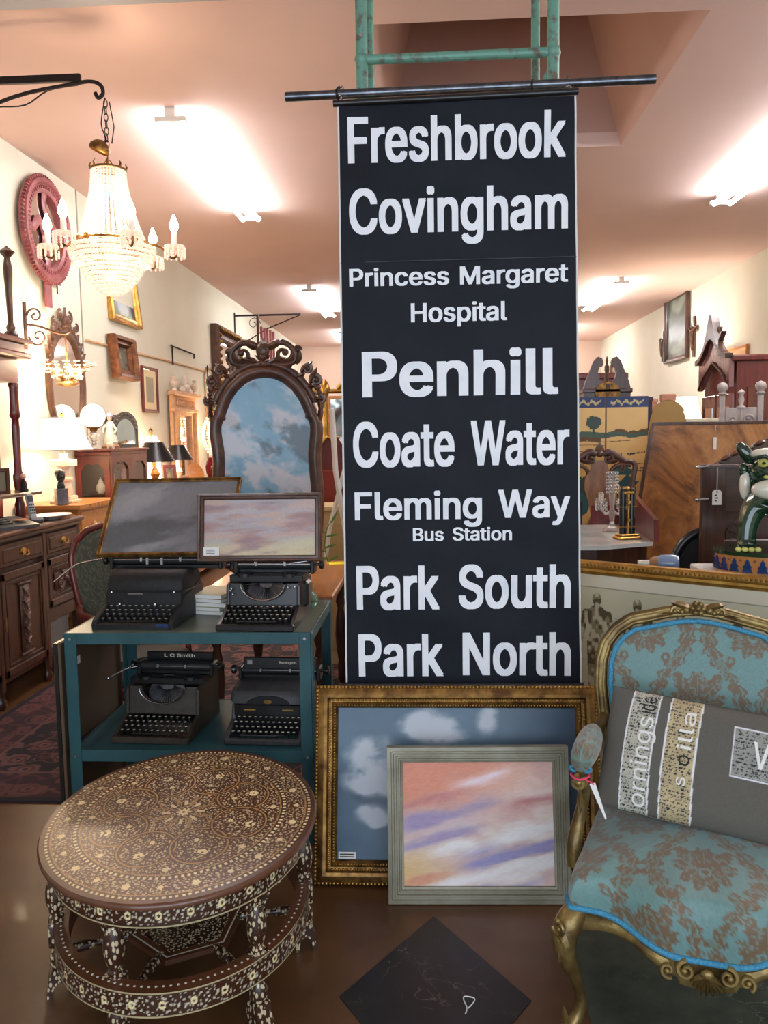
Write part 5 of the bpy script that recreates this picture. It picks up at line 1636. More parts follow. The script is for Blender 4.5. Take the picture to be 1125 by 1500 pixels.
MB().box(-.145, .155, -.195, .195, .15, .18, .003).build('lid', mat('grey_card_lid', rgb(142, 138, 134), .8), bx)

# upper part of the sideboard with columns and mirror
hu = thing('carved_overmantel', 'tall red mahogany mirrored hutch with columns on the oak sideboard', 'hutch', (-2.72, 0, ZT))
HB = XW + 2.72 + .01
MB().box(HB, HB + .02, 3.6, 5.40, .0, 1.055).build('back_panel', M['mahogany'], hu)
MB().box(HB + .02, HB + .024, 3.75, 5.22, .16, .98).build('mirror_glass', M['oldmirror'], hu)
MB().box(HB, .06, 3.55, 5.46, 1.06, 1.10, .01).box(HB, .03, 3.58, 5.43, 1.10, 1.16, .006).box(HB, .07, 3.54, 5.47, 1.16, 1.19, .008).build('cornice', M['mahogany_along'], hu, smooth=30)
MB().box(HB + .03, -.02, 3.62, 5.41, .905, 1.058).build('frieze', M['mahogany_along'], hu)
MB().box(HB, .16, 3.6, 5.30, .165, .19, .006).build('shelf', M['sidewood_along'], hu, smooth=30)
for y in (3.68, 4.9):
    q = MB().prism([(0, 0), (.0, .165), (.20, .165), (.18, .13), (.11, .10), (.09, .04), (.10, 0)], -.02, .02)
    q.v = [(a + HB, b_ + y, c_) for a, b_, c_ in q.v]
    q.build('shelf_bracket', M['carvedwood'], hu)
col_ = [(.030, 0), (.036, .03), (.030, .06), (.034, .09), (.024, .12), (.028, .2), (.034, .25), (.036, .28), (.024, .32), (.027, .6), (.023, .66), (.036, .68), (.030, .72), (.028, .86), (.036, .89), (.030, .90)]
for y in (3.66, 5.34):
    MB().at((-.02, y, .0)).lathe(col_, 16).build('column', M['mahogany'], hu, smooth=50)
q = MB().at((-.02, 5.35, 1.19)).lathe([(.045, 0), (.045, .03), (.025, .05), (.03, .07), (.018, .1), (.022, .3), (.03, .45), (.018, .52), (.035, .54), (.05, .56), (.02, .58), (.0, .60)], 16)
q.build('finial', M['darkwood'], hu, smooth=50)
q = MB().at((-.02, 5.1, 1.19)).lathe([(.02, 0), (.02, .05), (.02, .65), (.028, .70), (.03, .74), (.01, .77)], 12)
q.build('rear_post', M['darkwood'], hu, smooth=50)

# things on the hutch shelf and the sideboard
pf = thing('photo_frame', 'small dark standing picture frame on the hutch shelf', 'frame', (-2.62, 4.86, ZT + .191), R_(55))
MB().moulding(.13, .16, [(0, 0), (0, .012), (.02, .012), (.022, 0)]).box(-.05, .05, .0, .004, .015, .14).build('frame', M['darkwood'], pf)
MB().box(-.043, .043, -.003, -.001, .02, .138).build('photo', mat('old_photo', rgb(120, 112, 90), .5), pf)
fg = thing('figurine', 'small pink and dark china figure beside the standing frame on the hutch shelf', 'figurine', (-2.60, 5.13, ZT + .191))
MB().lathe([(.028, 0), (.03, .01), (.022, .02), (.024, .045), (.016, .07), (.0, .085)], 12, sy=.8).build('body', M['iron'], fg, smooth=60)
MB().ball((0, 0, .098), .018, 10, 8).build('head', mat('pink_china', rgb(214, 160, 146), .3), fg, smooth=60)
ph = thing('desk_phone', 'black desk telephone base with paper sign on the sideboard', 'telephone', (-2.50, 4.72, ZT), R_(60))
sweepx(MB(), [(-.12, 0), (-.12, .018), (.10, .055), (.12, .05), (.12, 0)], -.16, .13, .006).build('base', M['greyplastic'], ph, smooth=30)
q = MB()
for i in range(4):
    for j in range(3): q.box(-.10 + j * .03, -.08 + j * .03, -.08 + i * .03, -.065 + i * .03, .030 + i * .010, .036 + i * .010)
o = q.build('buttons', M['black'], ph); o['kind'] = 'stuff'
MB().box(.03, .10, -.06, .0, .042, .048).build('screen', mat('orange_display', rgb(190, 120, 80), .3), ph)
cp_ = thing('cordless_phone', 'silver cordless phone handset standing in its cradle on sideboard', 'telephone', (-2.48, 5.00, ZT), R_(50))
MB().box(-.045, .045, -.05, .05, 0, .035, .01).build('cradle', M['greyplastic'], cp_, smooth=30)
hs = MB().at((0, .01, .02), (R_(-18), 0, 0)).box(-.024, .024, -.012, .014, 0, .175, .010).build('handset', mat('silver_plastic', rgb(150, 152, 156), .3), cp_, smooth=30)
MB().at((0, .01, .02), (R_(-18), 0, 0)).box(-.017, .017, -.0145, -.011, .115, .155, .002).build('display', M['black'], hs)
q = MB().at((0, .01, .02), (R_(-18), 0, 0))
for i in range(4):
    for j in range(3): q.box(-.016 + j * .012, -.008 + j * .012, -.0145, -.012, .035 + i * .018, .046 + i * .018)
o = q.build('keypad', M['black'], hs); o['kind'] = 'stuff'
ds = thing('white_dish', 'shallow glossy white dish at the end of the sideboard', 'dish', (-2.42 - .06, 5.24, ZT))
MB().lathe([(.0, .004), (.05, 0), (.055, .004), (.09, .018), (.115, .028), (.118, .031), (.09, .024), (.05, .012), (0, .010)], 32, cap=False, sy=1.35).build('dish', M['whiteplastic'], ds, smooth=60)

# ---- honey pine chest, lamp, bust
hc = thing('pine_chest', 'honey pine chest with scalloped top between sideboard and display cabinet', 'chest', (-2.47, 5.98, 0))
MB().box(-.44, .0, -.36, .38, .08, 1.03).build('carcass', M['honey'], hc)
tp = []
for k in range(60):
    t = k / 59; y = -.39 + t * .80
    tp.append((.03 + .012 * abs(sin(t * PI * 11)), y))
MB().slab([(-.44, .41)] + [(-.44, -.39)] + tp, 1.03, 1.06).build('top', M['honey'], hc)
for k, z in enumerate((.80, .55, .30, .10)):
    D = MB().box(-.01, .014, -.33, .35, z, z + (.21 if k < 3 else .18), .005).build('drawer', M['honey'], hc, smooth=30)
    for y in (-.17, .2):
        MB().at((.014, y, z + .11), (0, PI / 2, 0)).lathe([(.010, 0), (.008, .012), (.022, .022), (.018, .034), (0, .038)], 12).build('knob', M['honey'], D, smooth=60)
MB().box(-.40, -.02, -.39, -.36, .12, 1.0, .004).build('side_panel', M['honey'], hc)
pt = thing('price_tag', 'white swing tag hanging on the pine chest corner', 'tag', (-2.43, 6.22, .94))
MB().tube([(0, 0, .06), (0.002, 0, 0)], .0015, 4).build('string', M['white'], pt)
MB().box(-.002, .002, -.028, .028, -.095, 0, .001).build('card', M['white'], pt)
la = thing('alabaster_lamp', 'lit lamp with white bell shade and turned alabaster base', 'lamp', (-2.66, 5.86, 1.062))
MB().box(-.085, .085, -.085, .085, 0, .02, .004).box(-.065, .065, -.065, .065, .02, .05, .004).lathe([(.05, .05), (.058, .08), (.045, .13), (.04, .15), (.058, .165), (.058, .18), (.045, .19), (.045, .26), (.05, .265)], 20).box(-.07, .07, -.07, .07, .265, .315, .004).lathe([(.03, .315), (.025, .35), (.035, .36), (.0, .36)], 16).build('base', M['alabaster'], la, smooth=40)
MB().tube([(0, 0, .355), (0, 0, .42)], .008, 8).build('stem', M['gold'], la)
v = []; prof = [(.205, .385), (.185, .42), (.160, .48), (.145, .55), (.138, .615)]
MB().lathe(prof, 36, cap=False).build('lamp_shade', M['shade'], la, smooth=60)
MB().tube(ringt(.205, .386), .004, 6, closed=True).tube(ringt(.138, .615), .004, 6, closed=True).build('shade_trim', M['white'], la, smooth=60)
MB().lathe([(0, .60), (.012, .60), (.012, .625), (.02, .64), (0, .66)], 12).build('shade_finial', M['gold'], la, smooth=60)
bulb_light(la, (0, 0, .47), 9, (1, .78, .55), .05)
bu = thing('bust', 'small black bronze bust on grey marble block before the alabaster lamp', 'sculpture', (-2.60, 5.60 + .06, 1.062), R_(40))
MB().box(-.038, .038, -.038, .038, 0, .115, .002).build('plinth', mat('grey_marble', rgb(86, 88, 100), .25, c2=rgb(110, 112, 122), nscale=14), bu)
MB().lathe([(.026, .115), (.030, .125), (.022, .15), (.020, .165)], 14).ball((.0, 0, .205), .038, 14, 10, (.85, 1.0, 1.25)).ball((0, -.038, .198), .010, 8, 6).ball((.0, .014, .222), .038, 10, 8, (1, 1, .8)).ball((0, -.03, .175), .014, 8, 6).build('head', M['black'], bu, smooth=60)

# ---- display cabinet
dc = thing('display_cabinet', 'red mahogany glazed display cabinet with arched panes beyond the lamp', 'cabinet', (-2.62, 6.62, 0))
DX = XW + 2.62 + .012; DY = .86
MB().box(DX, 0, 0, .02, 0, .30).box(DX, 0, DY - .02, DY, 0, 1.42).box(DX, DX + .02, 0, DY, 0, 1.42).box(DX, 0, 0, DY, .08, .12).box(DX, 0, 0, DY, 1.36, 1.42).build('carcass', M['mahogany'], dc)
MB().box(DX, .03, -.03, DY + .03, 1.42, 1.445, .008).box(DX, .015, -.015, DY + .015, 1.39, 1.42, .004).build('cornice', M['mahogany'], dc, smooth=30)
def arched(w, z0, z1, st, n=16):
    out = [(-w / 2, z0), (w / 2, z0), (w / 2, z1)] + [(w / 2 - w * (k + 1) / (n + 1), z1) for k in range(n)] + [(-w / 2, z1)]
    hi = z1 - st
    inn_ = [(-w / 2 + st, z0 + st), (w / 2 - st, z0 + st), (w / 2 - st, hi - .08)]
    for k in range(n):
        t = (k + 1) / (n + 1)
        inn_.append((w / 2 - st - (w - 2 * st) * t, hi - .08 + .075 * math.sin(PI * t) ** .6 - .025 * math.exp(-((t - .5) / .12) ** 2)))
    inn_.append((-w / 2 + st, hi - .08))
    return out, inn_
for nm, w_, T in (('side_frame', abs(DX), Matrix.Translation((DX / 2, -.001, 0))),):
    o_, i_ = arched(w_, .30, 1.38, .045); q = MB(); q.T = T; q.ring_band(o_, i_, -.006, .02); q.build(nm, M['mahogany'], dc)
    q = MB(); q.T = T; q.box(-w_ / 2 + .04, w_ / 2 - .04, .004, .007, .32, 1.34).build('glass_pane', M['clear'], dc)
for k in range(2):
    ww = DY / 2
    T = Matrix.Translation((.001, ww * (k + .5), 0)) @ Matrix.Rotation(PI / 2, 4, 'Z')
    o_, i_ = arched(ww, .12, 1.39, .045); q = MB(); q.T = T; q.ring_band(o_, i_, -.012, .012); D = q.build('door', M['mahogany'], dc)
    q = MB(); q.T = T; q.box(-ww / 2 + .04, ww / 2 - .04, -.002, .001, .15, 1.35).build('glass_pane', M['clear'], D)
for z in (.72, 1.06):
    MB().box(DX + .02, -.01, .02, DY - .02, z, z + .01).build('shelf', M['darkwood'], dc)
MB().box(DX + .02, DX + .024, .02, DY - .02, .12, 1.36).build('dark_back', M['darkwood'], dc)
rnd = random.Random(5)
lbs = ['round white china cup in the display cabinet', 'dark glazed pot in the display cabinet', 'tan glazed bowl in the display cabinet', 'blue glass piece in the display cabinet', 'pink china cup in the display cabinet']
for k, (mm, lb) in enumerate(zip((M['whiteglaze'], M['greenglaze'], M['orangeglaze'], M['blueglaze'], mat('pink_glaze', rgb(206, 140, 140), .2)), lbs)):
    y = .10 + .13 * k; r = .04
    o = thing('china_pot', lb, 'china', (-2.62 + DX / 2 + .02, 6.62 + y, 1.071), 0, 'china in the display cabinet')
    MB().lathe([(r * .6, 0), (r, .03), (r * .9, .07), (r * .5, .09 + .02 * k), (r * .6, .10 + .02 * k)], 16).build('body', mm, o, smooth=60)
    MB().lathe([(r * .6, .10 + .02 * k), (r * .3, .115 + .02 * k), (.006, .125 + .02 * k), (.008, .135 + .02 * k), (0, .14 + .02 * k)], 12).build('lid', mm, o, smooth=60)

# on top of the cabinet
CZ = 1.446
ol = thing('oil_lamp', 'oil lamp with glowing round white globe on clear glass base', 'lamp', (-2.775, 6.70, CZ))
MB().lathe([(.055, 0), (.055, .012), (.02, .03), (.016, .06), (.045, .08), (.05, .11), (.03, .135), (.02, .14)], 20).build('glass_base', M['crystal'], ol, smooth=60)
MB().lathe([(.022, .14), (.03, .15), (.03, .165), (.05, .17), (.052, .18)], 18).build('burner', M['gold'], ol, smooth=50)
MB().ball((0, 0, .27), .098, 24, 16).build('globe', M['globe'], ol, smooth=180)
# porcelain figure
fr = thing('porcelain_figure', 'white and blue porcelain figure in a bonnet on the display cabinet', 'figurine', (-2.72, 6.92, CZ))
MB().lathe([(.07, 0), (.075, .015), (.06, .03)], 18).build('base', mat('tan_base', rgb(170, 120, 80), .5), fr, smooth=50)
MB().lathe([(.058, .03), (.065, .06), (.05, .11), (.030, .17), (.034, .20), (.026, .225), (.010, .235)], 18, sy=.85).tube([(.03, -.01, .20), (.06, -.02, .16), (.05, -.04, .12)], [.012, .011, .008], 8).tube([(-.03, -.01, .20), (-.06, -.02, .16), (-.04, -.045, .13)], [.012, .011, .008], 8).build('dress', M['whiteglaze'], fr, smooth=60)
MB().ball((0, -.004, .258), .022, 12, 8, (1, 1, 1.2)).ball((0, -.026, .255), .004, 6, 4).build('head', mat('flesh_china', rgb(226, 180, 160), .3), fr, smooth=60)
MB().lathe([(.040, .268), (.026, .275), (.022, .30), (.0, .305)], 16).build('bonnet', mat('blue_white_china', rgb(176, 186, 210), .3), fr, smooth=50)
sp_ = thing('china_dog', 'small pale china ornament beside the porcelain figure', 'figurine', (-2.66, 6.76, CZ))
MB().ball((0, 0, .028), .026, 12, 8, (1.4, .9, 1)).ball((.035, 0, .05), .016, 10, 6).tube([(.02, .01, .02), (.025, .01, 0)], .006, 6).tube([(.02, -.01, .02), (.025, -.01, 0)], .006, 6).tube([(-.02, .01, .02), (-.022, .01, 0)], .006, 6).tube([(-.02, -.01, .02), (-.022, -.01, 0)], .006, 6).build('body', M['alabaster'], sp_, smooth=60)
cb_ = thing('dark_box', 'little dark wooden bracket shelf on wall behind the porcelain figure', 'shelf', (XW + .06, 7.35, 1.72))
MB().box(-.05, .06, -.08, .08, 0, .02, .003).box(-.05, .02, -.05, .05, -.08, 0, .003).build('bracket', M['darkwood'], cb_)
# arched dressing mirror
am = thing('arched_mirror', 'small arched pewter framed mirror standing on the display cabinet', 'mirror', (-2.70, 7.22, CZ), R_(38))
n = 40
of = [(-.11, 0), (.11, 0)] + [(.11 * cos(PI * k / n) * 1.0, .17 + .15 * sin(PI * k / n)) for k in range(n + 1)]
inf_ = [(-.085, .03), (.085, .03)] + [(.08 * cos(PI * k / n), .15 + .105 * sin(PI * k / n)) for k in range(n + 1)]
MB().ring_band(of, inf_, -.012, .012).build('frame', mat('pewter', rgb(110, 100, 92), .35, .7), am, smooth=30)
MB().prism(inf_, -.002, .002).build('mirror_glass', M['mirror'], am)
q = MB()
for k in range(11):
    a = PI * k / 10; q.ball((.095 * cos(a), -.016, .17 + .128 * sin(a)), .012, 8, 5)
o = q.build('studs', mat('pewter2', rgb(130, 122, 112), .4, .7), am, smooth=180); o['kind'] = 'stuff'

# carved oval mirror on the wall
om = on_left_wall('oval_mirror', 'large oval carved brown mirror with leafy crest on the left wall', 'mirror', 6.52, 1.96, off=.008)
om.scale = (1.2, .7, 1.08)
el_o = [(.29 * cos(2 * PI * k / 72), .42 * sin(2 * PI * k / 72)) for k in range(72)]
rings = [(0, 0), (0, .03), (-.02, .045), (-.05, .04), (-.07, .02), (-.075, 0)]
v = []; f = []
for d, y in rings: v += [(x_ * (1 + d / .29), -y, z_ * (1 + d / .42)) for x_, z_ in el_o]
for i in range(len(rings)):
    j = (i + 1) % len(rings)
    for k in range(72):
        f.append((i * 72 + k, i * 72 + (k + 1) % 72, j * 72 + (k + 1) % 72, j * 72 + k))
M['browncarve'] = mat('brown_carved_frame', rgb(96, 64, 44), .45, c2=rgb(72, 46, 32), nscale=20, bstr=.4, bscale=60)
MB().put(v, f).build('frame', M['browncarve'], om, smooth=50)
MB().prism([(x_ * .76, z_ * .84) for x_, z_ in el_o], -.012, -.008).build('mirror_glass', M['oldmirror'], om)
q = MB(); g2 = MB()
for s in (-1, 1):
    for k in range(6):
        a = R_(90 - s * (8 + k * 11))
        q.leaf((.27 * cos(a), .40 * sin(a)), .10, .05, a + s * .5, -.03, .014)
        q.ball((.29 * cos(a), -.04, .43 * sin(a)), .016, 8, 6)
    q.scroll((s * .07, .50), .045, R_(90), 1.2, .012, -s, -.03); q.scroll((s * .17, .44), .035, R_(90), 1.2, .010, -s, -.03)
    for k in range(5):
        a = R_(-90 + s * (8 + k * 12)); g2.leaf((.27 * cos(a), .41 * sin(a)), .08, .04, a - s * .5, -.03, .010)
q.ball((0, -.04, .47), .04, 10, 8); q.leaf((0, .47), .10, .06, R_(90), -.03, .014)
q.build('leafy_crest', M['browncarve'], om, smooth=50)
g2.build('leafy_garland', M['browncarve'], om, smooth=50)

# floral sconce on a scroll bracket
sc = thing('floral_chandelier', 'small glowing chandelier of crystal flowers hung from a scrolled wall bracket', 'chandelier', (-2.62, 5.90, 0))
zc_ = 2.05
MB().box(XW + 2.62, XW + 2.635, -.015, .015, 2.18, 2.52, .003).build('wall_plate', M['browncarve'], sc)
q = MB().scroll((-.22, 2.42), .06, R_(180), 1.2, .008, -1, 0).scroll((-.20, 2.27), .07, R_(180), 1.2, .008, 1, 0)
q.tube([(-.28, 0, 2.36), (-.18, 0, 2.34), (-.08, 0, 2.30), (0, 0, 2.285), (.04, 0, 2.31), (.03, 0, 2.345), (.0, 0, 2.34)], .008, 8)
q.build('scroll_arm', M['browncarve'], sc, smooth=60)
MB().tube([(0, 0, 2.285), (0, 0, 1.98)], .006, 8).lathe([(.0, 1.90), (.06, 1.91), (.085, 1.925), (.06, 1.94), (0, 1.95)], 18).build('stem', M['gold'], sc, smooth=60)
q = MB(); g = MB(); rnd = random.Random(3)
for k in range(16):
    a = 2 * PI * k / 16
    for j in range(3):
        r1 = .09 + .05 * j; z1 = 1.96 + .05 * j + .02 * rnd.random()
        g.tube([(.02 * cos(a), .02 * sin(a), 1.95), (r1 * .7 * cos(a), r1 * .7 * sin(a), z1 - .02), (r1 * cos(a), r1 * sin(a), z1)], .0025, 5)
        for i in range(5):
            b_ = 2 * PI * i / 5
            q.ball((r1 * cos(a) + .014 * cos(b_), r1 * sin(a) + .014 * sin(b_), z1 + .006), .010, 6, 4, (1, 1, .6))
o = q.build('crystal_flowers', M['bead'], sc, smooth=180); o['kind'] = 'stuff'
o = g.build('wire_stems', M['gold'], sc); o['kind'] = 'stuff'
for k in range(5):
    a = 2 * PI * k / 5 + .4
    MB().at((.085 * cos(a), .085 * sin(a), 1.99)).lathe([(.0, 0), (.009, .002), (.014, .03), (.008, .055), (0, .065)], 10).build('flame_bulb', M['flame'], sc, smooth=180)
bulb_light(sc, (0, 0, 2.12), 16, (1, .76, .52), .06)

# ---- pictures and fittings on the left wall
def wall_picture(name, label, yc, z0, w, h, fw, d, fmat, fn, rx=0.0, cat='picture', m_=None, mirror=False, wallf=on_left_wall, off=.02, nx=60, ny=60):
    t = wallf(name, label, cat, yc, z0, None, rx, off)
    MB().moulding(w, h, prof_simple(fw, d)).build('frame', M[fmat], t, smooth=35)
    if mirror: MB().box(-w / 2 + fw - .005, w / 2 - fw + .005, -.004, .0, fw - .005, h - fw + .005).build('mirror_glass', M['mirror'], t)
    else: canvas('canvas', w - 2 * fw + .01, h - 2 * fw + .01, nx, ny, fn, m_ or M['canvas'], t, -.001, fw - .005)
    MB().box(-w / 2 + .006, w / 2 - .006, .002, .006, .006, h - .006).build('backing', M['ink'], t)
    return t
M['browngilt'] = mat('brown_gilt', rgb(134, 82, 44), 0.4, 0.45, c2=rgb(92, 50, 26), nscale=20, bstr=0.2)
dkpaint = sky((92, 92, 76), (132, 128, 104), (44, 44, 38), 14, (3, 3))
wall_picture('gilt_picture', 'gilt framed landscape picture behind the crystal chandelier', 7.87, 2.62, .76, .82, .08, .05, 'brightgold', sky((110, 130, 120), (176, 190, 190), (50, 62, 60), 17, (2, 3)), rx=R_(6) * -1)
t = wall_picture('deep_framed_picture', 'small dark landscape in deep ribbed golden brown frame on the left wall', 7.66, 2.08, .52, .40, .095, .08, 'browngilt', dkpaint, rx=R_(-5), off=.06)
q = MB()
for k in range(3): q.moulding(.52 - .06 * k, .40 - .06 * k, [(0, .10 + 0 * k), (.0, .108), (.008, .108), (.008, .10)]); q.v = [(a, b_, c_ + (.03 * k if i >= 16 * k else 0)) for i, (a, b_, c_) in enumerate(q.v)]
t2 = wall_picture('thin_framed_picture', 'tall narrow watercolour with cream mount in thin red brown frame', 8.50, 1.80, .46, .47, .035, .02, 'mahogany',
    lambda u, v: np.where(((u > .22) & (u < .78) & (v > .18) & (v < .82))[..., None], mix(np.broadcast_to(np.array((120, 124, 110)) / 255., u.shape + (3,)), np.array((170, 150, 110)) / 255., fbm(u * 5, v * 5, 4, 2)), np.array((226, 206, 164)) / 255.))
# trumeau mirror
tm = on_left_wall('trumeau_mirror', 'limed pine pier mirror with cornice and urn finials on the left wall', 'mirror', 9.55, 1.03, off=.03)
MB().ring_band([(-.45, 0), (.45, 0), (.45, .98), (-.45, .98)], [(-.27, .06), (.27, .06), (.27, .76), (-.27, .76)], -.04, .0).build('frame', M['pine'], tm)
MB().box(-.28, .28, -.012, -.008, .05, .77).build('mirror_glass', M['mirror'], tm)
MB().box(-.52, .52, -.10, 0, .98, 1.03, .01).box(-.47, .47, -.07, 0, .80, .84, .006).build('cornice', M['pine'], tm, smooth=30)
for s in (-1, 1):
    MB().at((s * .36, -.05, 0)).lathe([(.05, 0), (.05, .04), (.04, .05), (.036, .74), (.05, .77), (.05, .80)], 14).build('column', M['pine'], tm, smooth=50)
q = MB()
for k in range(9): q.leaf((-.32 + k * .08, .87), .07, .04, R_(90 if k % 2 else 70), -.05, .01); q.ball((-.28 + k * .07, -.05, .91), .014, 6, 5)
q.build('carved_frieze', M['pine'], tm, smooth=50)
for s in (-1, 1):
    MB().at((s * .40, -.05, 1.03)).lathe([(.04, 0), (.02, .03), (.05, .08), (.055, .10), (.03, .12), (.02, .14), (.03, .16), (0, .18)], 12).build('urn_finial', M['alabaster'], tm, smooth=50)
q = MB()
for k in range(7): q.leaf((0, 1.04), .20 - abs(k - 3) * .02, .06, R_(90 + (k - 3) * 24), -.05, .015)
q.ball((0, -.06, 1.10), .04, 8, 6).ball((-.12, -.05, 1.06), .04, 8, 6).ball((.12, -.05, 1.06), .04, 8, 6)
q.build('crest_carving', M['alabaster'], tm, smooth=50)
hb = on_left_wall('iron_crane_hook', 'empty black iron swing hook high on left wall beyond the pine mirror', 'hook', 9.7, 2.50)
MB().tube([(-.42, -.02, -.14), (-.42, -.02, .06), (-.40, -.02, .07), (.40, -.02, .065), (.44, -.02, .06), (.45, -.02, .02), (.41, -.02, .015)], .009, 6).build('rod', M['iron'], hb, smooth=60)
hb2 = on_left_wall('iron_hanger', 'thin iron hanger on the wall left of the carved gilt mirror', 'hook', 10.75, 2.36)
MB().tube([(0, -.02, .12), (0, -.02, -.12), (.25, -.02, -.10)], .008, 6).build('rod', M['iron'], hb2)
# carved mirror further along
c1 = wall_picture('carved_wall_mirror', 'carved dark and gold wall mirror behind the arched sky painting', 11.75, 1.95, 1.35, 1.12, .20, .10, 'carvedwood', None, mirror=True, cat='mirror')
q = MB().beads(1.35, 1.12, .06, .10, .085, .032); o = q.build('carved_border', M['gold'], c1, smooth=180); o['kind'] = 'stuff'
bk_ = thing('swing_bracket', 'thin black iron wall bracket above the arched sky painting', 'bracket', (XW, 12.5, 3.22))
MB().box(0, 1.02, -.012, .012, .14, .165).box(0, .015, -.02, .02, -.36, .2).tube([(.01, 0, -.33), (.5, 0, -.05), (1.0, 0, .14)], .009, 6).scroll((.3, 0.03), .10, 0, 1.2, .006, 1, 0).build('iron', M['iron'], bk_)
bn = thing('hanging_banner', 'narrow striped red textile hanging above the arched frame crest', 'textile', (XW + .45, 12.468, 2.42))
MB().box(-.10, -.06, -.02, .02, 0, .96, .004).build('pole', M['darkwood'], bn)
q = MB()
for k in range(5): q.box(-.05 + k * .045, -.012 + k * .045, -.012, .0, 0.0, .78 - .02 * k, .003)
o = q.build('stripes', M['pinkmould'], bn); o['kind'] = 'stuff'

# ---- long low dresser under the mirror and its things
lw = thing('pine_dresser', 'long light pine dresser along the left wall beyond the display cabinet', 'dresser', (-2.52, 7.62, 0))
LX = XW + 2.52 + .01
MB().box(LX, 0, 0, 2.9, .06, .99).build('carcass', M['honey'], lw)
MB().box(LX, .03, -.03, 2.93, .99, 1.02, .006).build('top', M['pine'], lw)
for k in range(4):
    for z in (.12, .42, .72):
        D = MB().box(-.004, .014, .04 + .72 * k, .70 + .72 * k, z, z + .26, .004).build('drawer', M['honey'], lw)
        MB().at((.014, .37 + .72 * k, z + .13), (0, PI / 2, 0)).lathe([(.01, 0), (.02, .02), (0, .03)], 8).build('knob', M['darkwood'], D)
def black_lamp(label, x, y, z, s, rb, base):
    t = thing('table_lamp', label, 'lamp', (x, y, z), 0, 'lamps with black shades')
    MB().lathe([(.07 * s, 0), (.07 * s, .015), (.02 * s, .03), (.018 * s, .10 * s), (.05 * s, .16 * s), (.018 * s, .22 * s), (.012, .30 * s)], 16).build('base', M[base], t, smooth=50)
    MB().lathe([(rb, .28 * s), (rb * .45, .28 * s + rb * .95)], 30, cap=False).build('lamp_shade', M['blackshade'], t, smooth=60)
    MB().lathe([(rb * .97, .282 * s), (rb * .43, .28 * s + rb * .93)], 30, cap=False).build('shade_lining', M['white'], t, smooth=60)
    MB().ball((0, 0, .31 * s), .025, 10, 8).build('bulb', M['flame'], t, smooth=180)
    bulb_light(t, (0, 0, .31 * s), 7, (1, .66, .38), .04)
    return t
black_lamp('lit lamp with wide black shade half hidden behind the small arched mirror', -2.66, 7.85, 1.02, 1.0, .20, 'gold')
black_lamp('lit lamp with black conical shade and pale stem before the pine mirror', -2.62, 8.35 + .1, 1.02, 1.0, .165, 'alabaster')
cs = thing('crystal_lamp', 'glowing crystal drop lamp at the wall right of the pine mirror', 'lamp', (-2.68, 10.15, 1.02))
q = MB()
for k in range(14):
    for i in range(14):
        a = 2 * PI * k / 14; r = .05 + .10 * sin(PI * i / 14); q.ball((r * cos(a), r * sin(a), .30 + .035 * i), .016, 6, 4)
o = q.build('crystal_drops', M['bead'], cs, smooth=180); o['kind'] = 'stuff'
MB().lathe([(.09, 0), (.09, .02), (.02, .05), (.015, .8), (.03, .84), (0, .88)], 14).build('stem', M['gold'], cs, smooth=50)
MB().ball((0, 0, .50), .035, 10, 8).build('bulb', M['flame'], cs, smooth=180)
bulb_light(cs, (.0, -.1, .6), 16, (1, .66, .38), .05)
cs2 = copy_tree(cs); cs2.location = (-2.72, 8.1, 1.02); cs2.scale = (.7, .7, .7); cs2['label'] = 'small glowing crystal sconce lamp between the black shaded lamps'
cs2.location = (-2.78, 8.12, 1.02)
rv = thing('ruby_vase', 'deep red glass vase on the pine dresser beside the carved frame', 'vase', (-2.52 - .03, 9.60, 1.02))
MB().lathe([(.055, 0), (.06, .01), (.05, .03), (.085, .10), (.092, .17), (.075, .23), (.055, .26), (.06, .275), (.055, .277), (.05, .26), (.07, .22), (.085, .17), (.08, .10), (.045, .035), (0, .03)], 24, cap=False).build('vase', M['redglass'], rv, smooth=60)
rf = thing('red_framed_picture', 'small red framed picture standing on the pine dresser', 'picture', (-2.60, 8.14, 1.02), R_(40), None, R_(-8))
MB().moulding(.14, .24, [(0, 0), (0, .012), (.03, .012), (.032, 0)]).build('frame', M['mahogany'], rf)
canvas('canvas', .09, .19, 20, 30, dkpaint, M['canvas'], rf, -.002, .025)
lh = thing('light_box', 'lighted pale paper lamp behind the red framed picture', 'lamp', (-2.845, 8.33, 1.02))
MB().box(-.06, .06, -.08, .08, .0, .30, .004).build('paper_shade', M['shade'], lh)
MB().box(-.065, .065, -.085, .085, -.0, .01, .002).build('base', M['darkwood'], lh)
tt_ = thing('carved_tray', 'carved wooden dish leaning by the pine mirror on the dresser', 'dish', (-2.58, 9.05, 1.02), R_(60), None, R_(-20))
MB().at((0, 0, .12), (PI / 2, 0, 0)).lathe([(.0, .0), (.08, 0), (.11, .014), (.12, .016), (.12, .008), (.08, -.006), (0, -.006)], 30, cap=False).build('dish', M['honey'], tt_, smooth=50)

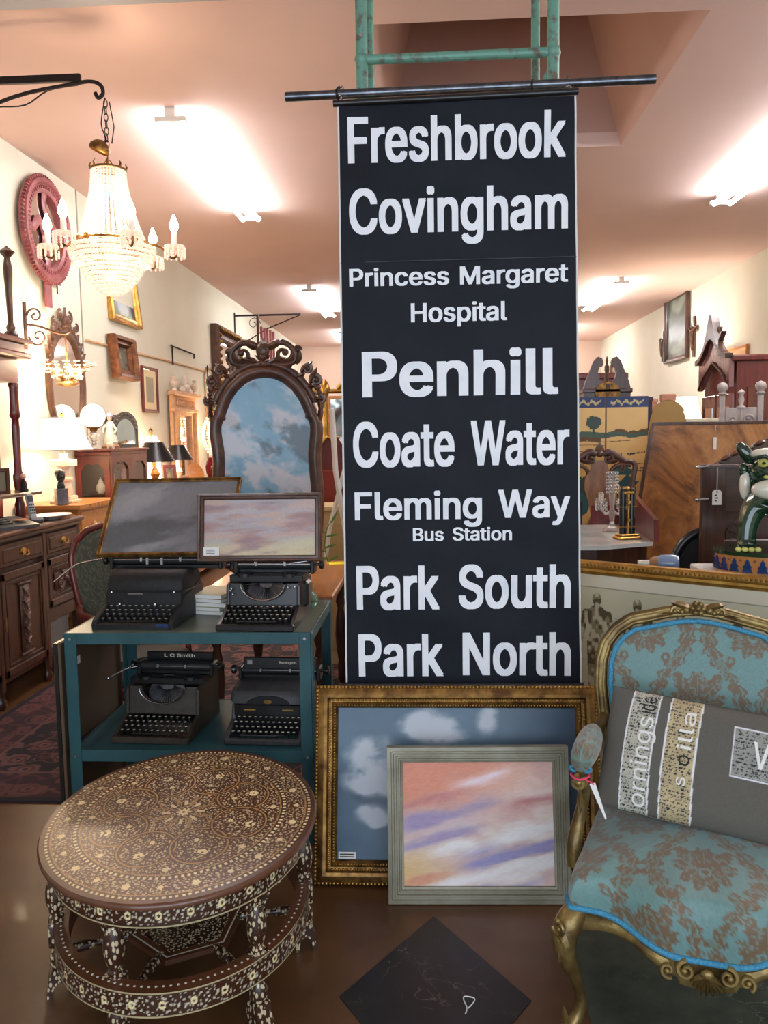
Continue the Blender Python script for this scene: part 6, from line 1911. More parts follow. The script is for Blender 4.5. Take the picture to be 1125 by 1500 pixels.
# ---- red framed armchair behind the cart
ra = thing('button_armchair', 'red framed armchair with dark green patterned back behind the cart', 'armchair', (-1.60, 4.10, .0105), R_(42))
ra.scale = (.80, .86, 1)
half = [(0, 1.06), (.08, 1.055), (.16, 1.035), (.23, .99), (.265, .92), (.27, .84), (.255, .74), (.235, .64), (.22, .56), (.21, .48), (0, .48)]
RO = smooth_closed(half, 120)
MB().tube([(x_, .02 + (z_ - .48) * .16, z_) for x_, z_ in RO], .020, 8, closed=True).build('back_frame', M['mahogany'], ra, smooth=60)
I = np.array(RO + [RO[0]]); S = np.linspace(0, 1, 40)[:, None]; BX = S * I[:, 0] * .95; BZ = .77 + S * (I[:, 1] - .77) * .96
def quilt(x, z):
    g1 = np.array((64, 66, 54)) / 255.; g2 = np.array((92, 90, 72)) / 255.
    X = x * 22; Z = z * 17 + .5 * (np.floor(X) % 2)
    d = np.hypot((X % 1) - .5, (Z % 1) - .5)
    c = mix(np.broadcast_to(g1, x.shape + (3,)), g2, ((d < .42) & (d > .32)).astype(float))
    c[d < .12] = g2
    return c
MB().grid(np.stack([BX, -.0 + (BZ - .48) * .16 - .03 * (1 - S ** 3) + 0 * BX, BZ], -1)).build('back_upholstery', painted('olive_cut_velvet', .85), ra, smooth=180, col=quilt(BX, BZ))
MB().box(-.27, .27, -.50, .02, .34, .46, .04).build('seat', M['cloth_grey'], ra, smooth=40)
MB().box(-.28, .28, -.51, .03, .28, .34, .01).build('seat_rail', M['mahogany'], ra, smooth=30)
for s in (-1, 1):
    MB().tube([(s * .25, .03, .66), (s * .29, -.10, .64), (s * .30, -.28, .645), (s * .30, -.36, .62), (s * .295, -.34, .56), (s * .28, -.36, .45), (s * .27, -.42, .32)], [.018, .022, .026, .024, .018, .018, .02], 10).build('arm', M['mahogany'], ra, smooth=60)
    MB().tube([(s * .25, -.47, .30), (s * .26, -.49, .2), (s * .24, -.47, .08), (s * .25, -.49, 0)], [.028, .024, .014, .016], 10).build('leg', M['mahogany'], ra, smooth=60)
    MB().tube([(s * .22, .02, .30), (s * .22, .06, 0)], [.022, .016], 8).build('leg', M['mahogany'], ra, smooth=60)

# ---- cheval mirror, red secretaire, easel, cupboard in the gap left of the blind
cv = thing('bamboo_mirror', 'golden turned wood cheval mirror behind the arched sky painting', 'mirror', (-.63, 6.65, 0))
for s in (-1, 1):
    q = MB().at((s * .20, 0, 0)).lathe([(.03, 0)] + [(.020 + .008 * (k % 2), .05 + .06 * k) for k in range(30)] + [(.03, 1.86), (.045, 1.90), (.03, 1.94), (.012, 1.97), (0, 1.98)], 12)
    q.build('post', M['brightgold'], cv, smooth=50)
MB().tube([(-.25, 0, 1.88), (.25, 0, 1.88)], .018, 10).ball((-.27, 0, 1.88), .035, 10, 8).ball((.27, 0, 1.88), .035, 10, 8).ball((0, 0, 1.95), .04, 10, 8).tube([(-.10, 0, 1.90), (-.05, 0, 1.94), (0, 0, 1.96), (.05, 0, 1.94), (.10, 0, 1.90)], .018, 8).build('top_rail', M['brightgold'], cv, smooth=50)
MB().box(-.165, .165, -.004, .004, .5, 1.82).build('mirror_glass', M['oldmirror'], cv)
MB().moulding(.36, 1.36, [(0, 0), (0, .02), (.025, .02), (.025, 0)]).build('frame', M['honey'], cv).location = (0, 0, .48)
MB().box(-.25, -.15, -.2, .2, 0, .05, .01).box(.15, .25, -.2, .2, 0, .05, .01).box(-.2, .2, -.02, .02, .3, .36).build('foot', M['honey'], cv)
rs = thing('red_secretaire', 'dark red wooden bureau top between carved frame and the white easel', 'bureau', (-.78, 6.0, .0105))
MB().prism([(-.12, 0), (.22, 0), (.22, 1.36), (.13, 1.50), (-.04, 1.46), (-.12, 1.44)], -.14, .2).build('body', M['mahogany'], rs)
MB().box(-.02, .14, -.15, -.138, .85, 1.26, .004).build('door_panel', mat('red_panel', rgb(130, 44, 34), .3), rs)
MB().tube([(-.04, -.14, 1.48), (.02, -.15, 1.46), (.06, -.15, 1.50), (.10, -.14, 1.47), (.14, -.12, 1.50)], .012, 8).build('gilt_crest', M['brightgold'], rs, smooth=60)
bx2 = thing('cream_cupboard', 'low cream painted cupboard under the white easel', 'cupboard', (-.62, 5.3, .0105))
MB().box(-.26, .18, -.02, .3, 0, 1.02, .004).build('body', mat('cream_paint', rgb(190, 164, 112), .5), bx2)
MB().box(-.28, .20, -.04, .32, 1.02, 1.05, .004).build('top', mat('cream_paint_top', rgb(206, 182, 132), .5), bx2)
MB().box(-.22, .13, -.028, -.02, .1, .94, .004).build('door', mat('cream_paint_door', rgb(182, 156, 104), .5), bx2)
ea = thing('folding_easel', 'white painted A frame easel just left of the blind', 'easel', (-.56, 5.05, 0))
q = MB().tube([(-.03, 0, 1.68), (-.015, 0, 1.3), (.06, 0, .76)], .018, 6)
q.build('front_leg', M['whiteplastic'], ea)
MB().tube([(.045, .02, 1.33), (-.06, .02, .95), (-.09, .02, .76)], .015, 6).build('cross_leg', M['whiteplastic'], ea)
pl = thing('leaf_sprig', 'thin green leafy sprig beside the yellow paper', 'plant', (-.60, 4.80, .752))
q = MB().tube([(0, 0, 0), (-.02, 0, .10), (-.01, 0, .2), (.02, 0, .26)], .0025, 5)
q.build('stem', mat('leaf_stem', rgb(70, 110, 40), .5), pl)
q = MB()
for (x_, z_, a) in ((-.02, .03, 150), (0, .02, 30), (-.02, .08, 170), (-.02, .10, 20), (-.01, .17, 10), (-.01, .19, 160), (.02, .25, 60)):
    q.leaf((x_, z_), .08, .016, R_(a), 0, .002)
o = q.build('leaves', mat('leaf_green', rgb(84, 140, 54), .5), pl, smooth=60); o['kind'] = 'stuff'
dk = thing('dark_chair_back', 'dark upright chair behind the easel at the blind edge', 'chair', (-.44, 4.98, .0105))
MB().box(-.03, .14, 0, .04, 0, 1.16, .01).build('back', M['darkwood'], dk)
MB().box(-.03, .3, -.40, 0, .42, .47, .01).build('seat', M['darkwood'], dk)
MB().box(-.03, .0, -.40, -.37, 0, .42).build('leg', M['darkwood'], dk)
MB().box(.27, .3, -.40, -.37, 0, .42).build('leg', M['darkwood'], dk)

# ---- rug
def rug(u, v):
    x = u * 2.1; y = v * 3.2
    navy = np.array((30, 25, 34)) / 255.; red = np.array((84, 44, 44)) / 255.; pink = np.array((118, 80, 76)) / 255.
    c = np.broadcast_to(navy, u.shape + (3,)).copy()
    d, vv_ = cells(x * 5.5, y * 5.5, 8, .6)
    xi = x * 5.5; an = fbm(x * 9, y * 9, 3, 2) * 6
    pet = d < .36 + .10 * np.cos(an * 3)
    c[pet] = red; c[pet & (d > .24)] = pink * .9; c[d < .15] = pink; c[d < .07] = navy
    vine = np.abs(fbm(x * 4 + 3, y * 4, 3, 31) - .5) < .018
    c[vine & ~pet] = pink * .8
    vine2 = np.abs(fbm(x * 6 + 9, y * 6, 3, 35) - .5) < .02
    c[vine2 & ~pet] = red
    e = np.minimum(np.minimum(x, 2.1 - x), np.minimum(y, 3.2 - y))
    b_ = (e < .30); c[b_] = mix(c, red, np.full(u.shape, .45))[b_]
    c[(e < .30) & (e > .28)] = pink * .9; c[e < .035] = navy
    c *= (.8 + .35 * fbm(u * 8, v * 10, 4, 3))[..., None]
    return c
u, v_ = np.meshgrid(np.linspace(0, 1, 340), np.linspace(0, 1, 520))
rg = thing('persian_rug', 'red and navy floral rug on the floor in front of the oak sideboard', 'rug', (-2.36, 3.22, .0005))
MB().grid(np.stack([u * 2.1, v_ * 3.2, np.full_like(u, .0095)], -1)).build('pile', painted('wool_rug', .95, .4, 500), rg, col=rug(u, v_))
MB().box(.002, 2.098, .002, 3.198, 0, .009).build('edge', mat('rug_edge', rgb(40, 32, 40), .95), rg)
# ================================================================ right side of the shop
wall_picture('tall_wall_picture', 'tall dark picture in black and gold frame high on the right wall', 13.2, 2.62, 1.15, 1.03, .07, .05, 'darkwood', sky((70, 82, 70), (130, 140, 124), (40, 44, 40), 23, (2, 3)), wallf=on_right_wall, off=.03)
def crucifix(label, y, z, s):
    t = on_right_wall('crucifix', label, 'crucifix', y, z, 'crucifixes on the right wall')
    MB().box(-.035 * s, .035 * s, -.025, 0, -.28 * s, .28 * s, .004).box(-.17 * s, .17 * s, -.025, 0, .07 * s, .14 * s, .004).build('cross', M['darkwood'], t)
    MB().tube([(-.14 * s, -.035, .125 * s), (-.03 * s, -.04, .08 * s), (.03 * s, -.04, .08 * s), (.14 * s, -.035, .125 * s)], .014 * s, 6).tube([(0, -.04, .09 * s), (0, -.045, -.02 * s), (.01 * s, -.045, -.10 * s), (0, -.035, -.19 * s)], [.028 * s, .022 * s, .018 * s, .010 * s], 8).ball((0.0, -.05, .135 * s), .022 * s, 8, 6).build('figure', M['browncarve'], t, smooth=60)
    return t
crucifix('pale crucifix left of the tall picture on right wall', 14.0, 2.93, .9)
crucifix('larger dark crucifix right of the tall picture on right wall', 12.4, 2.90, 1.05)
wall_picture('small_wall_picture', 'small red framed picture far along the right wall', 17.4, 2.5, .7, .46, .07, .04, 'mahogany', dkpaint, wallf=on_right_wall, off=.03)
hx = on_right_wall('far_cross', 'tiny pale cross high on far right wall above the dark pediment', 'crucifix', 18.3, 2.75)
MB().box(-.03, .03, -.02, 0, -.3, .3).box(-.2, .2, -.02, 0, .08, .14).build('cross', M['alabaster'], hx)

# red bookcase beyond
rb = thing('red_bookcase', 'red brown bookcase top showing behind the painted screen', 'bookcase', (1.62, 8.4, 0))
MB().box(-.35, .35, 0, .35, 0, 2.05).build('carcass', M['mahogany'], rb)
MB().box(-.38, .38, -.03, .37, 2.05, 2.11, .01).build('cornice', M['mahogany'], rb, smooth=30)
# swan-neck pediment cabinet
sn = thing('swan_neck_cabinet', 'dark tall cabinet with swan neck pediment and finial behind the screen', 'cabinet', (1.305, 6.1, 0))
sn.scale = (.56, 1, 1)
MB().box(-.30, .30, 0, .35, 0, 1.80).build('body', M['darkwood'], sn)
MB().box(-.32, .32, -.02, .36, 1.80, 1.83, .006).build('cornice', M['darkwood'], sn)
for s in (-1, 1):
    P = [(s * .30, 1.83), (s * .28, 1.88), (s * .22, 1.96), (s * .17, 2.03), (s * .12, 2.06), (s * .07, 2.05), (s * .05, 2.02), (s * .065, 1.99), (s * .10, 1.985), (s * .12, 1.95), (s * .10, 1.90), (s * .05, 1.87), (s * .02, 1.83)]
    MB().prism(P, 0, .04).build('swan_neck', M['darkwood'], sn, smooth=30)
MB().at((0, .02, 1.83)).lathe([(.05, 0), (.05, .03), (.02, .05), (.03, .08), (.02, .11), (.03, .13), (.03, .16), (.012, .18), (.02, .2), (0, .24)], 14).build('finial', M['darkwood'], sn, smooth=50)
MB().at((0, .0, 1.80), (PI / 2, 0, 0)).lathe([(.0, 0), (.16, 0), (.16, .02), (0, .02)], 30, sy=.5).build('gilt_fan', M['gold'], sn)

# ---- painted screen
def screen_fn(k):
    def fn(u, v):
        z = v * 1.74
        gx = u + k
        c = np.broadcast_to(np.array((222, 184, 118)) / 255., u.shape + (3,)).copy()
        c = mix(c, np.array((206, 160, 92)) / 255., fbm(u * 3 + k, v * 30, 4, 6) * .8)
        c = mix(c, np.array((236, 206, 150)) / 255., sstep(1.25, 1.6, z) * .6)
        green = np.array((82, 104, 96)) / 255.; br = np.array((112, 84, 60)) / 255.; dk = np.array((50, 56, 66)) / 255.; tl = np.array((52, 92, 98)) / 255.
        shore = 1.500 + .006 * np.sin(gx * 9) + .010 * (fbm(gx * 9, gx * 0, 3, 5) - .5)
        c[(z < shore + .014) & (z > shore - .022)] = green
        c[(z < shore + .024) & (z > shore + .006) & (gx > 2.2) & (fbm(gx * 8, z * 30, 3, 3) > .42)] = br
        c[(z < shore - .022) & (z > shore - .052) & (gx < 1.9) & (fbm(gx * 5, z * 20, 3, 3) > .30 + (gx - 1.5) * .4)] = br
        tree = ((np.hypot((gx - 1.72) * .62, (z - 1.575) * 2.6) < .09 + .05 * fbm(gx * 30, z * 60, 2, 1)) | ((np.abs(gx - 1.72) < .03) & (z > 1.5) & (z < 1.57)))
        c[tree] = np.array((72, 90, 88)) / 255.
        for z0, g0, g1, ph in ((1.452, 1.3, 2.6, 1), (1.425, 1.3, 2.0, 0), (1.385, 1.3, 2.2, 2), (1.30, 2.2, 3.0, 1), (1.26, 2.4, 3.0, 3)):
            c[(np.abs(z - z0 - .004 * np.sin(gx * 5 + ph)) < .0022) & (gx > g0) & (gx < g1)] = br
        for z0, g0, wd_ in ((1.372, 2.73, .22), (1.362, 2.6, .06), (1.272, 2.85, .10), (1.252, 2.88, .06)):
            c[(np.abs(z - z0 - .03 * (gx - g0)) < .005) & (np.abs(gx - g0) < wd_) & (vnoise(gx * 34, z * 120, 2) > .35)] = dk
        for z0, wd_, x0 in ((1.245, .42, 2.36), (1.165, .30, 2.52)):
            dx = np.abs(gx - x0) / wd_
            top = z0 + .075 * np.clip(1 - dx, 0, 1) ** 1.5 + .055 * np.clip(dx - .55, 0, 1)
            bot = z0 - .016 + .085 * np.clip(dx - .55, 0, 1)
            c[(z < top) & (z > bot) & (dx < 1)] = tl
        c[(np.abs(gx - 2.36) < .035 * (1.4 - (z - 1.30) / .07)) & (z > 1.305) & (z < 1.375)] = np.array((120, 40, 40)) / 255.
        c[(z > .98) & (z < 1.15) & (gx > 2.2) & (gx < 2.75) & (np.abs(((gx * 9) % 1) - .5) < .10)] = dk
        f_ = (np.hypot(gx - 1.5, (z - 1.14) * 3.0) < .26 * (.6 + .7 * fbm(gx * 14, z * 30, 3, 4))); c[f_] = np.array((54, 70, 74)) / 255.
        f_ = (np.hypot(gx - 1.42, (z - 1.04) * 3.2) < .22 * (.6 + .7 * fbm(gx * 14, z * 30, 3, 14))); c[f_] = tl
        f_ = (np.abs(gx - 1.42) < .04) & (z < 1.05); c[f_] = dk
        blue = z > 1.672
        c[blue] = np.array((62, 76, 116)) / 255.
        vine = blue & (np.abs(z - 1.706 - .010 * np.sin(u * 30)) < .005 + .006 * (vnoise(u * 40, z * 90, 3) > .5)) & (u > .1) & (u < .9)
        c[vine] = np.array((196, 184, 130)) / 255.
        return c
    return fn
ps = thing('painted_screen', 'painted folding screen with river landscape under a blue vine border', 'screen', (0, 5.5, 0))
for k in range(3):
    x0 = .615 + .277 * k
    p_ = MB().box(x0 + .002, x0 + .275, .0, .02, 0.0, 1.745, .002).build('panel', M['darkwood'], ps)
    g_, col_f = canvas_grid(.267, 1.738, 130, 560, screen_fn(k))
    g_.v = [(a + x0 + .1385, -.002, c_ + .003) for a, b_, c_ in g_.v]
    g_.build('painting', M['print'], p_, col=col_f)

# carved chair back
cc = thing('carved_chair', 'ornate dark carved chair back standing before the painted screen', 'chair', (1.045, 5.085, 0))
q = MB()
for s in (-1, 1):
    q.tube([(s * .02, 0, 1.38), (s * .06, 0, 1.39), (s * .10, 0, 1.37), (s * .15, 0, 1.335), (s * .19, 0, 1.33), (s * .215, 0, 1.30), (s * .20, 0, 1.2), (s * .19, 0, 1.0), (s * .19, .02, .45)], [.02, .022, .020, .018, .016, .016, .016, .016, .018], 8)
    q.scroll((s * .05, 1.35), .035, R_(90), 1.1, .011, -s, -.008); q.leaf((s * .03, 1.33), .12, .05, R_(90 - s * 80), -.01, .012)
    q.tube([(s * .19, 0, 1.31), (s * .13, 0, 1.315), (s * .08, 0, 1.29), (s * .07, 0, 1.25)], [.014, .014, .013, .010], 8)
    q.scroll((s * .13, 1.30), .026, R_(-90), 1.1, .008, s, -.006)
q.leaf((0, 1.36), .09, .07, R_(90), -.01, .016); q.ball((0, -.01, 1.38), .022, 8, 6)
q.build('carved_top_rail', M['carvedwood'], cc, smooth=50)
spl = [(-.045, 1.34), (.045, 1.34), (.055, 1.28), (.085, 1.24), (.09, 1.17), (.06, 1.07), (.05, 1.0), (.075, .95), (.07, .86), (.04, .8), (.05, .5), (-.05, .5), (-.04, .8), (-.07, .86), (-.075, .95), (-.05, 1.0), (-.06, 1.07), (-.09, 1.17), (-.085, 1.24), (-.055, 1.28)]
MB().prism(spl, -.010, .012).build('back_splat', wood('walnut_splat', rgb(96, 64, 44), rgb(150, 104, 66), .3), cc, smooth=30)
MB().box(-.21, .23, .0, .37, .42, .48, .02).build('seat', M['carvedwood'], cc, smooth=40)
for s in (-1, 1):
    for y in (0.01, .35): MB().tube([(s * .20, y, .43), (s * .205, y, .2), (s * .20, y, 0)], [.025, .018, .02], 8).build('leg', M['carvedwood'], cc, smooth=60)

# ---- washstand with marble top
ws = thing('marble_washstand', 'wooden washstand with white marble top and side boards', 'washstand', (0, 0, 0))
poly = [(.68, 4.06), (.835, 4.06), (1.135, 4.20), (1.20, 5.04), (.68, 5.04)]
MB().slab(poly, .93, .95).build('marble_top', M['marble'], ws)
ins = [(.70, 4.09), (.83, 4.09), (1.11, 4.22), (1.17, 5.02), (.70, 5.02)]
MB().slab(ins, .08, .93).build('body', M['sidewood'], ws)
MB().box(1.02, 1.14, 4.14, 4.16, .2, .9) 
for (x_, z_) in ((.74, .82), (.80, .72), (.74, .60)):
    MB().at((x_, 4.088, z_), (PI / 2, 0, 0)).lathe([(.012, 0), (.010, .012), (.016, .018), (0, .024)], 10).build('knob', M['darkwood'], ws, smooth=50)
q = MB().put([(1.14, 4.20, .95), (1.205, 5.04, .95), (1.205, 5.04, 1.17), (1.15, 4.25, 1.06), (1.165, 4.20, .95), (1.23, 5.04, .95), (1.23, 5.04, 1.17), (1.175, 4.25, 1.06)],
             [(0, 1, 2, 3), (7, 6, 5, 4), (0, 4, 5, 1), (1, 5, 6, 2), (2, 6, 7, 3), (3, 7, 4, 0)])
q.build('side_board', M['mahogany'], ws)
MB().box(.99, 1.225, 5.04, 5.055, .93, 1.07, .003).build('back_board', M['mahogany'], ws)
# candelabrum with lustres
lu = thing('glass_candelabrum', 'clear glass candelabrum hung with crystal drops on the marble top', 'candelabrum', (1.03, 4.66, .951))
MB().lathe([(.05, 0), (.05, .012), (.02, .03), (.012, .06), (.02, .10), (.012, .13), (.018, .20), (.012, .25), (.02, .3), (.03, .33), (.03, .34)], 16).build('stem', M['crystal'], lu, smooth=60)
for k in range(4):
    a = R_(35) + PI / 2 * k
    MB().tube([(.01 * cos(a), .01 * sin(a), .12), (.05 * cos(a), .05 * sin(a), .10), (.085 * cos(a), .085 * sin(a), .14), (.085 * cos(a), .085 * sin(a), .17)], .006, 8).at((.085 * cos(a), .085 * sin(a), .17)).lathe([(.01, 0), (.03, .008), (.032, .014), (.012, .014), (.014, .05), (0, .05)], 14).build('arm', M['crystal'], lu, smooth=60)
q = MB()
for k in range(4):
    a = R_(35) + PI / 2 * k
    for j in range(7):
        b_ = 2 * PI * j / 7
        for i in range(3): q.ball((.085 * cos(a) + .030 * cos(b_), .085 * sin(a) + .030 * sin(b_), .165 - i * .017), .0055, 6, 4, (1, 1, 1.5))
for j in range(10):
    b_ = 2 * PI * j / 10
    for i in range(7): q.ball((.032 * cos(b_), .032 * sin(b_), .33 - i * .018), .005, 6, 4, (1, 1, 1.5))
o = q.build('crystal_drops', M['chrome'], lu, smooth=180); o['kind'] = 'stuff'
# black and gold lighter-like column ornament
bg_ = thing('black_gold_column', 'black and gold twin column ornament on gilt base on marble top', 'ornament', (1.035, 4.33, .951), R_(15))
MB().box(-.062, .062, -.045, .045, 0, .016, .005).box(-.05, .05, -.036, .036, .016, .028, .004).build('gilt_base', M['brightgold'], bg_, smooth=30)
for s in (-1, 1):
    MB().at((s * .025, 0, .028)).lathe([(.018, 0), (.018, .22), (.014, .235), (.0, .24)], 16).build('black_column', M['black'], bg_, smooth=50)
MB().tube([(0, -.012, .028), (0, -.014, .24)], .007, 8).ball((0, 0, .262), .014, 10, 8).box(-.03, .03, -.02, .02, .236, .25, .003).ball((0, -.022, .19), .012, 8, 6).ball((0, -.022, .10), .009, 8, 6).box(-.046, .046, -.021, .021, .168, .173).box(-.046, .046, -.021, .021, .062, .068).build('gilt_mounts', M['brightgold'], bg_, smooth=50)

# ---- orange cupboard door, oval backed board, boxes
oc = thing('orange_cupboard', 'orange varnished cupboard between the screen and the burl board', 'cupboard', (1.70, 6.2, 0))
MB().box(-.2, .2, 0, .4, 0, 1.52).build('body', wood('orange_varnish', rgb(176, 96, 48), rgb(196, 114, 62), .3), oc)
MB().box(-.17, .17, -.012, 0, .1, 1.12, .004).build('door', wood('orange_door', rgb(168, 90, 44), rgb(188, 106, 56), .3), oc)
MB().box(-.17, .17, -.012, 0, 1.16, 1.48, .004).build('drawer', wood('orange_drawer', rgb(168, 90, 44), rgb(188, 106, 56), .3), oc)
pbx = thing('purple_box', 'dark purple box standing on the orange cupboard', 'box', (1.60, 6.25, 1.521))
MB().box(-.06, .07, 0, .15, 0, .24, .004).build('box', mat('purple_card', rgb(60, 50, 72), .7), pbx)
MB().box(-.065, .075, -.004, .154, .22, .25, .003).build('lid', mat('purple_lid', rgb(70, 58, 82), .7), pbx)
ob = thing('oval_board', 'upright oval topped tan board behind the burl headboard', 'board', (1.60, 5.6, 0))
n = 30
MB().prism([(-.14, 0), (.14, 0), (.155, 1.45)] + [(.14 * cos(PI * k / n) * (1 - .12 * (abs(cos(PI * k / n)) > .8)), 1.52 + .20 * sin(PI * k / n)) for k in range(n + 1)] + [(-.155, 1.45)], -.012, .012).build('board', mat('tan_board', rgb(166, 132, 76), .7), ob, smooth=30)
MB().box(-.05, .05, -.012, .03, 1.71, 1.76, .006).build('top_block', mat('tan_block', rgb(190, 130, 100), .6), ob)

# ---- armoire with carved cornice
ar = thing('armoire', 'tall red brown armoire with peaked carved cornice at right', 'armoire', (2.35, 6.5, 0))
MB().box(.02, 1.15, 0.0, .72, 0, 2.04).build('carcass', M['mahogany'], ar)
MB().box(.10, 1.05, -.012, 0, .2, 1.85, .006).build('side_panel', wood('armoire_panel', rgb(84, 34, 22), rgb(112, 50, 34), .25, coat=.6), ar, smooth=30)
MB().box(-.02, 1.18, -.03, .75, 2.04, 2.09, .01).build('cornice', M['mahogany'], ar, smooth=30)
gz = lambda y, w_: math.exp(-((y - .36) / w_) ** 2)
ys = [k * .72 / 24 for k in range(25)]
P = [(y, 2.07 + .19 * gz(y, .19)) for y in ys] + [(y, 1.86 + .20 * gz(y, .20) - .02 * cos(y / .72 * 4 * PI)) for y in reversed(ys)]
q = MB(); q.T = Matrix.Rotation(PI / 2, 4, 'Z'); q.prism(P, 0, .035)
M['mauvewood'] = wood('polished_mauve_wood', rgb(112, 74, 74), rgb(146, 104, 102), .2, coat=.8)
q.build('peaked_pediment', M['mauvewood'], ar, smooth=30)
q = MB(); q.T = Matrix.Translation((-.04, 0, 0)) @ Matrix.Rotation(PI / 2, 4, 'Z')
q.prism([(y, 2.10 + .19 * gz(y, .19) + .16 * gz(y, .085)) for y in ys] + [(y, 2.06 + .19 * gz(y, .19)) for y in reversed(ys)], -.03, .03)
for k in range(5): q.leaf((.24 + k * .06, 2.22 + .05 * (1 - abs(k - 2) / 2)), .10, .06, R_(90 - (k - 2) * 22), -.02, .02)
q.tube([(.02, 0, 1.86), (.14, 0, 1.96), (.26, 0, 2.02), (.36, 0, 2.06), (.46, 0, 2.02), (.58, 0, 1.96), (.70, 0, 1.86)], .012, 6)
q.build('crest_carving', M['darkwood'], ar, smooth=50)
q = MB()
for y in (.02, .38): q.box(-.012, .02, y, y + .32, .15, 1.80, .006)
D = q.build('door', M['mauvewood'], ar, smooth=30); D['kind'] = 'stuff'
bpy.data.objects.remove(D)
for y in (.02, .38):
    D = MB().box(-.012, .02, y, y + .32, .15, 1.80, .006).build('door', M['mauvewood'], ar, smooth=30)
    MB().box(-.016, -.011, y + .05, y + .27, .6, 1.7).build('mirror_glass', M['mirror'], D)
# grey painted mirror frame with ball finials
gf = thing('grey_mirror_frame', 'grey white painted frame with ball finials tilted before the armoire', 'frame', (2.05, 5.53, 0), R_(-20), None, R_(0))
M['greywhite'] = mat('grey_white_paint', rgb(182, 172, 166), .5, c2=rgb(160, 150, 146), nscale=12)
for s, lean in ((-1, .0), (1, .02)):
    MB().box(s * .115 - .018, s * .115 + .018, -.016, .016, 0, 1.74, .005).build('post', M['greywhite'], gf, smooth=30)
    MB().at((s * .115, 0, 1.74)).lathe([(.02, 0), (.03, .012), (.018, .022), (.034, .045), (.036, .06), (.024, .08), (0, .09)], 14).build('ball_finial', M['greywhite'], gf, smooth=60)
MB().box(-.095, .095, -.015, .015, 1.50, 1.66, .004).box(-.12, .12, -.022, .022, 1.48, 1.50, .004).build('top_rail', M['greywhite'], gf)
q = MB()
for s in (-1, 1): q.scroll((s * .045, 1.58), .035, 0, 1.3, .008, s, -.02)
q.leaf((0, 1.56), .09, .04, R_(90), -.02, .008); q.build('carving', M['greywhite'], gf, smooth=50)
MB().at((0, 0, 1.66)).lathe([(.03, 0), (.012, .02), (.02, .05), (.012, .08), (.024, .10), (0, .12)], 12).build('centre_finial', M['greywhite'], gf, smooth=60)
# white ledge and lamp glow behind
wl_ = thing('white_cabinet', 'cream white low cabinet top behind the burl headboard', 'cabinet', (2.10, 6.62, 0))
MB().box(-.18, .20, 0, .35, 0, 1.58).build('body', mat('cream_white', rgb(206, 204, 176), .5), wl_)
MB().box(-.20, .22, -.02, .37, 1.58, 1.61, .004).build('top', mat('cream_white_top', rgb(222, 220, 194), .5), wl_)
gl = thing('white_shade_lamp', 'glowing white shaded lamp overexposed behind the cream cabinet', 'lamp', (3.45, 11.4, 0))
MB().lathe([(.14, 0), (.14, .03), (.02, .06), (.018, 1.55), (.05, 1.6)], 16).build('stem', M['gold'], gl, smooth=50)
MB().lathe([(.27, 1.58), (.18, 1.98)], 32, cap=False).build('lamp_shade', glow('bright_shade', rgb(255, 246, 225), 3.5), gl, smooth=60)
bulb_light(gl, (0, -.05, 1.80), 90, (1, .88, .72), .08)
gl2 = copy_tree(gl); gl2.location = (2.1, 16.5, 0); gl2['label'] = 'far glowing white shaded lamp beyond the dark swan neck pediment'
bxs = thing('pink_brown_box', 'salmon coloured box on the shelf left of the glowing lamp', 'box', (1.94, 7.6, 0))
MB().box(-.13, .13, 0, .3, 0, 1.78).build('body', mat('salmon_box', rgb(200, 140, 104), .6), bxs)
MB().box(-.14, .14, -.01, .31, 1.78, 1.81).build('lid', mat('salmon_lid', rgb(206, 150, 116), .6), bxs)
hp = on_right_wall('horizontal_picture', 'pale brown panel on the wall beyond the glowing lamp', 'picture', 10.9, 2.02, None)
MB().moulding(1.1, .55, prof_simple(.06, .03)).build('frame', M['honey'], hp)
MB().box(-.5, .5, -.004, 0, .05, .5).build('panel', mat('peach_panel', rgb(206, 164, 120), .6), hp)

# ---- burl headboard leaning
m, nt, p = nodes_of('burl_walnut')
v = coords(nt, (1, 1, .7))
n = nt.nodes.new('ShaderNodeTexNoise'); n.inputs['Scale'].default_value = 2.1; n.inputs['Detail'].default_value = 12; n.inputs['Roughness'].default_value = .72; n.inputs['Distortion'].default_value = 2.2
nt.links.new(v, n.inputs['Vector'])
nt.links.new(ramp(nt, n.outputs[0], [(.36, rgb(92, 54, 24)), (.48, rgb(150, 96, 46)), (.58, rgb(176, 122, 66)), (.72, rgb(188, 136, 78))]), p.inputs['Base Color'])
p.inputs['Roughness'].default_value = .35; p.inputs['Coat Weight'].default_value = .3
M['burl'] = m
bb = thing('burl_headboard', 'large burl veneer panel with thin dark edge leaning at right', 'board', (0, 5.16, 0), 0, None, R_(-2))
MB().prism([(1.29, 0.0), (2.45, 0.0), (2.45, 1.55), (1.402, 1.556), (1.29, .86)], 0, .02).build('panel', M['burl'], bb)
MB().box(1.395, 2.46, -.004, .024, 1.55, 1.570, .002).build('top_edge', M['darkwood'], bb)
q = MB().prism([(1.276, .86), (1.276, 0), (1.292, 0), (1.292, .86), (1.406, 1.556), (1.390, 1.556)], -.003, .023).build('side_edge', M['darkwood'], bb)
wt = thing('paper_strip_tag', 'narrow white tag on the burl panel below the ball finial frame', 'tag', (1.775, 5.205, 1.395))
MB().box(-.010, .010, -.002, .002, 0, .075).build('card', M['white'], wt)
MB().tube([(0, 0, .075), (.006, 0.005, .15)], .001, 4).build('string', M['white'], wt)
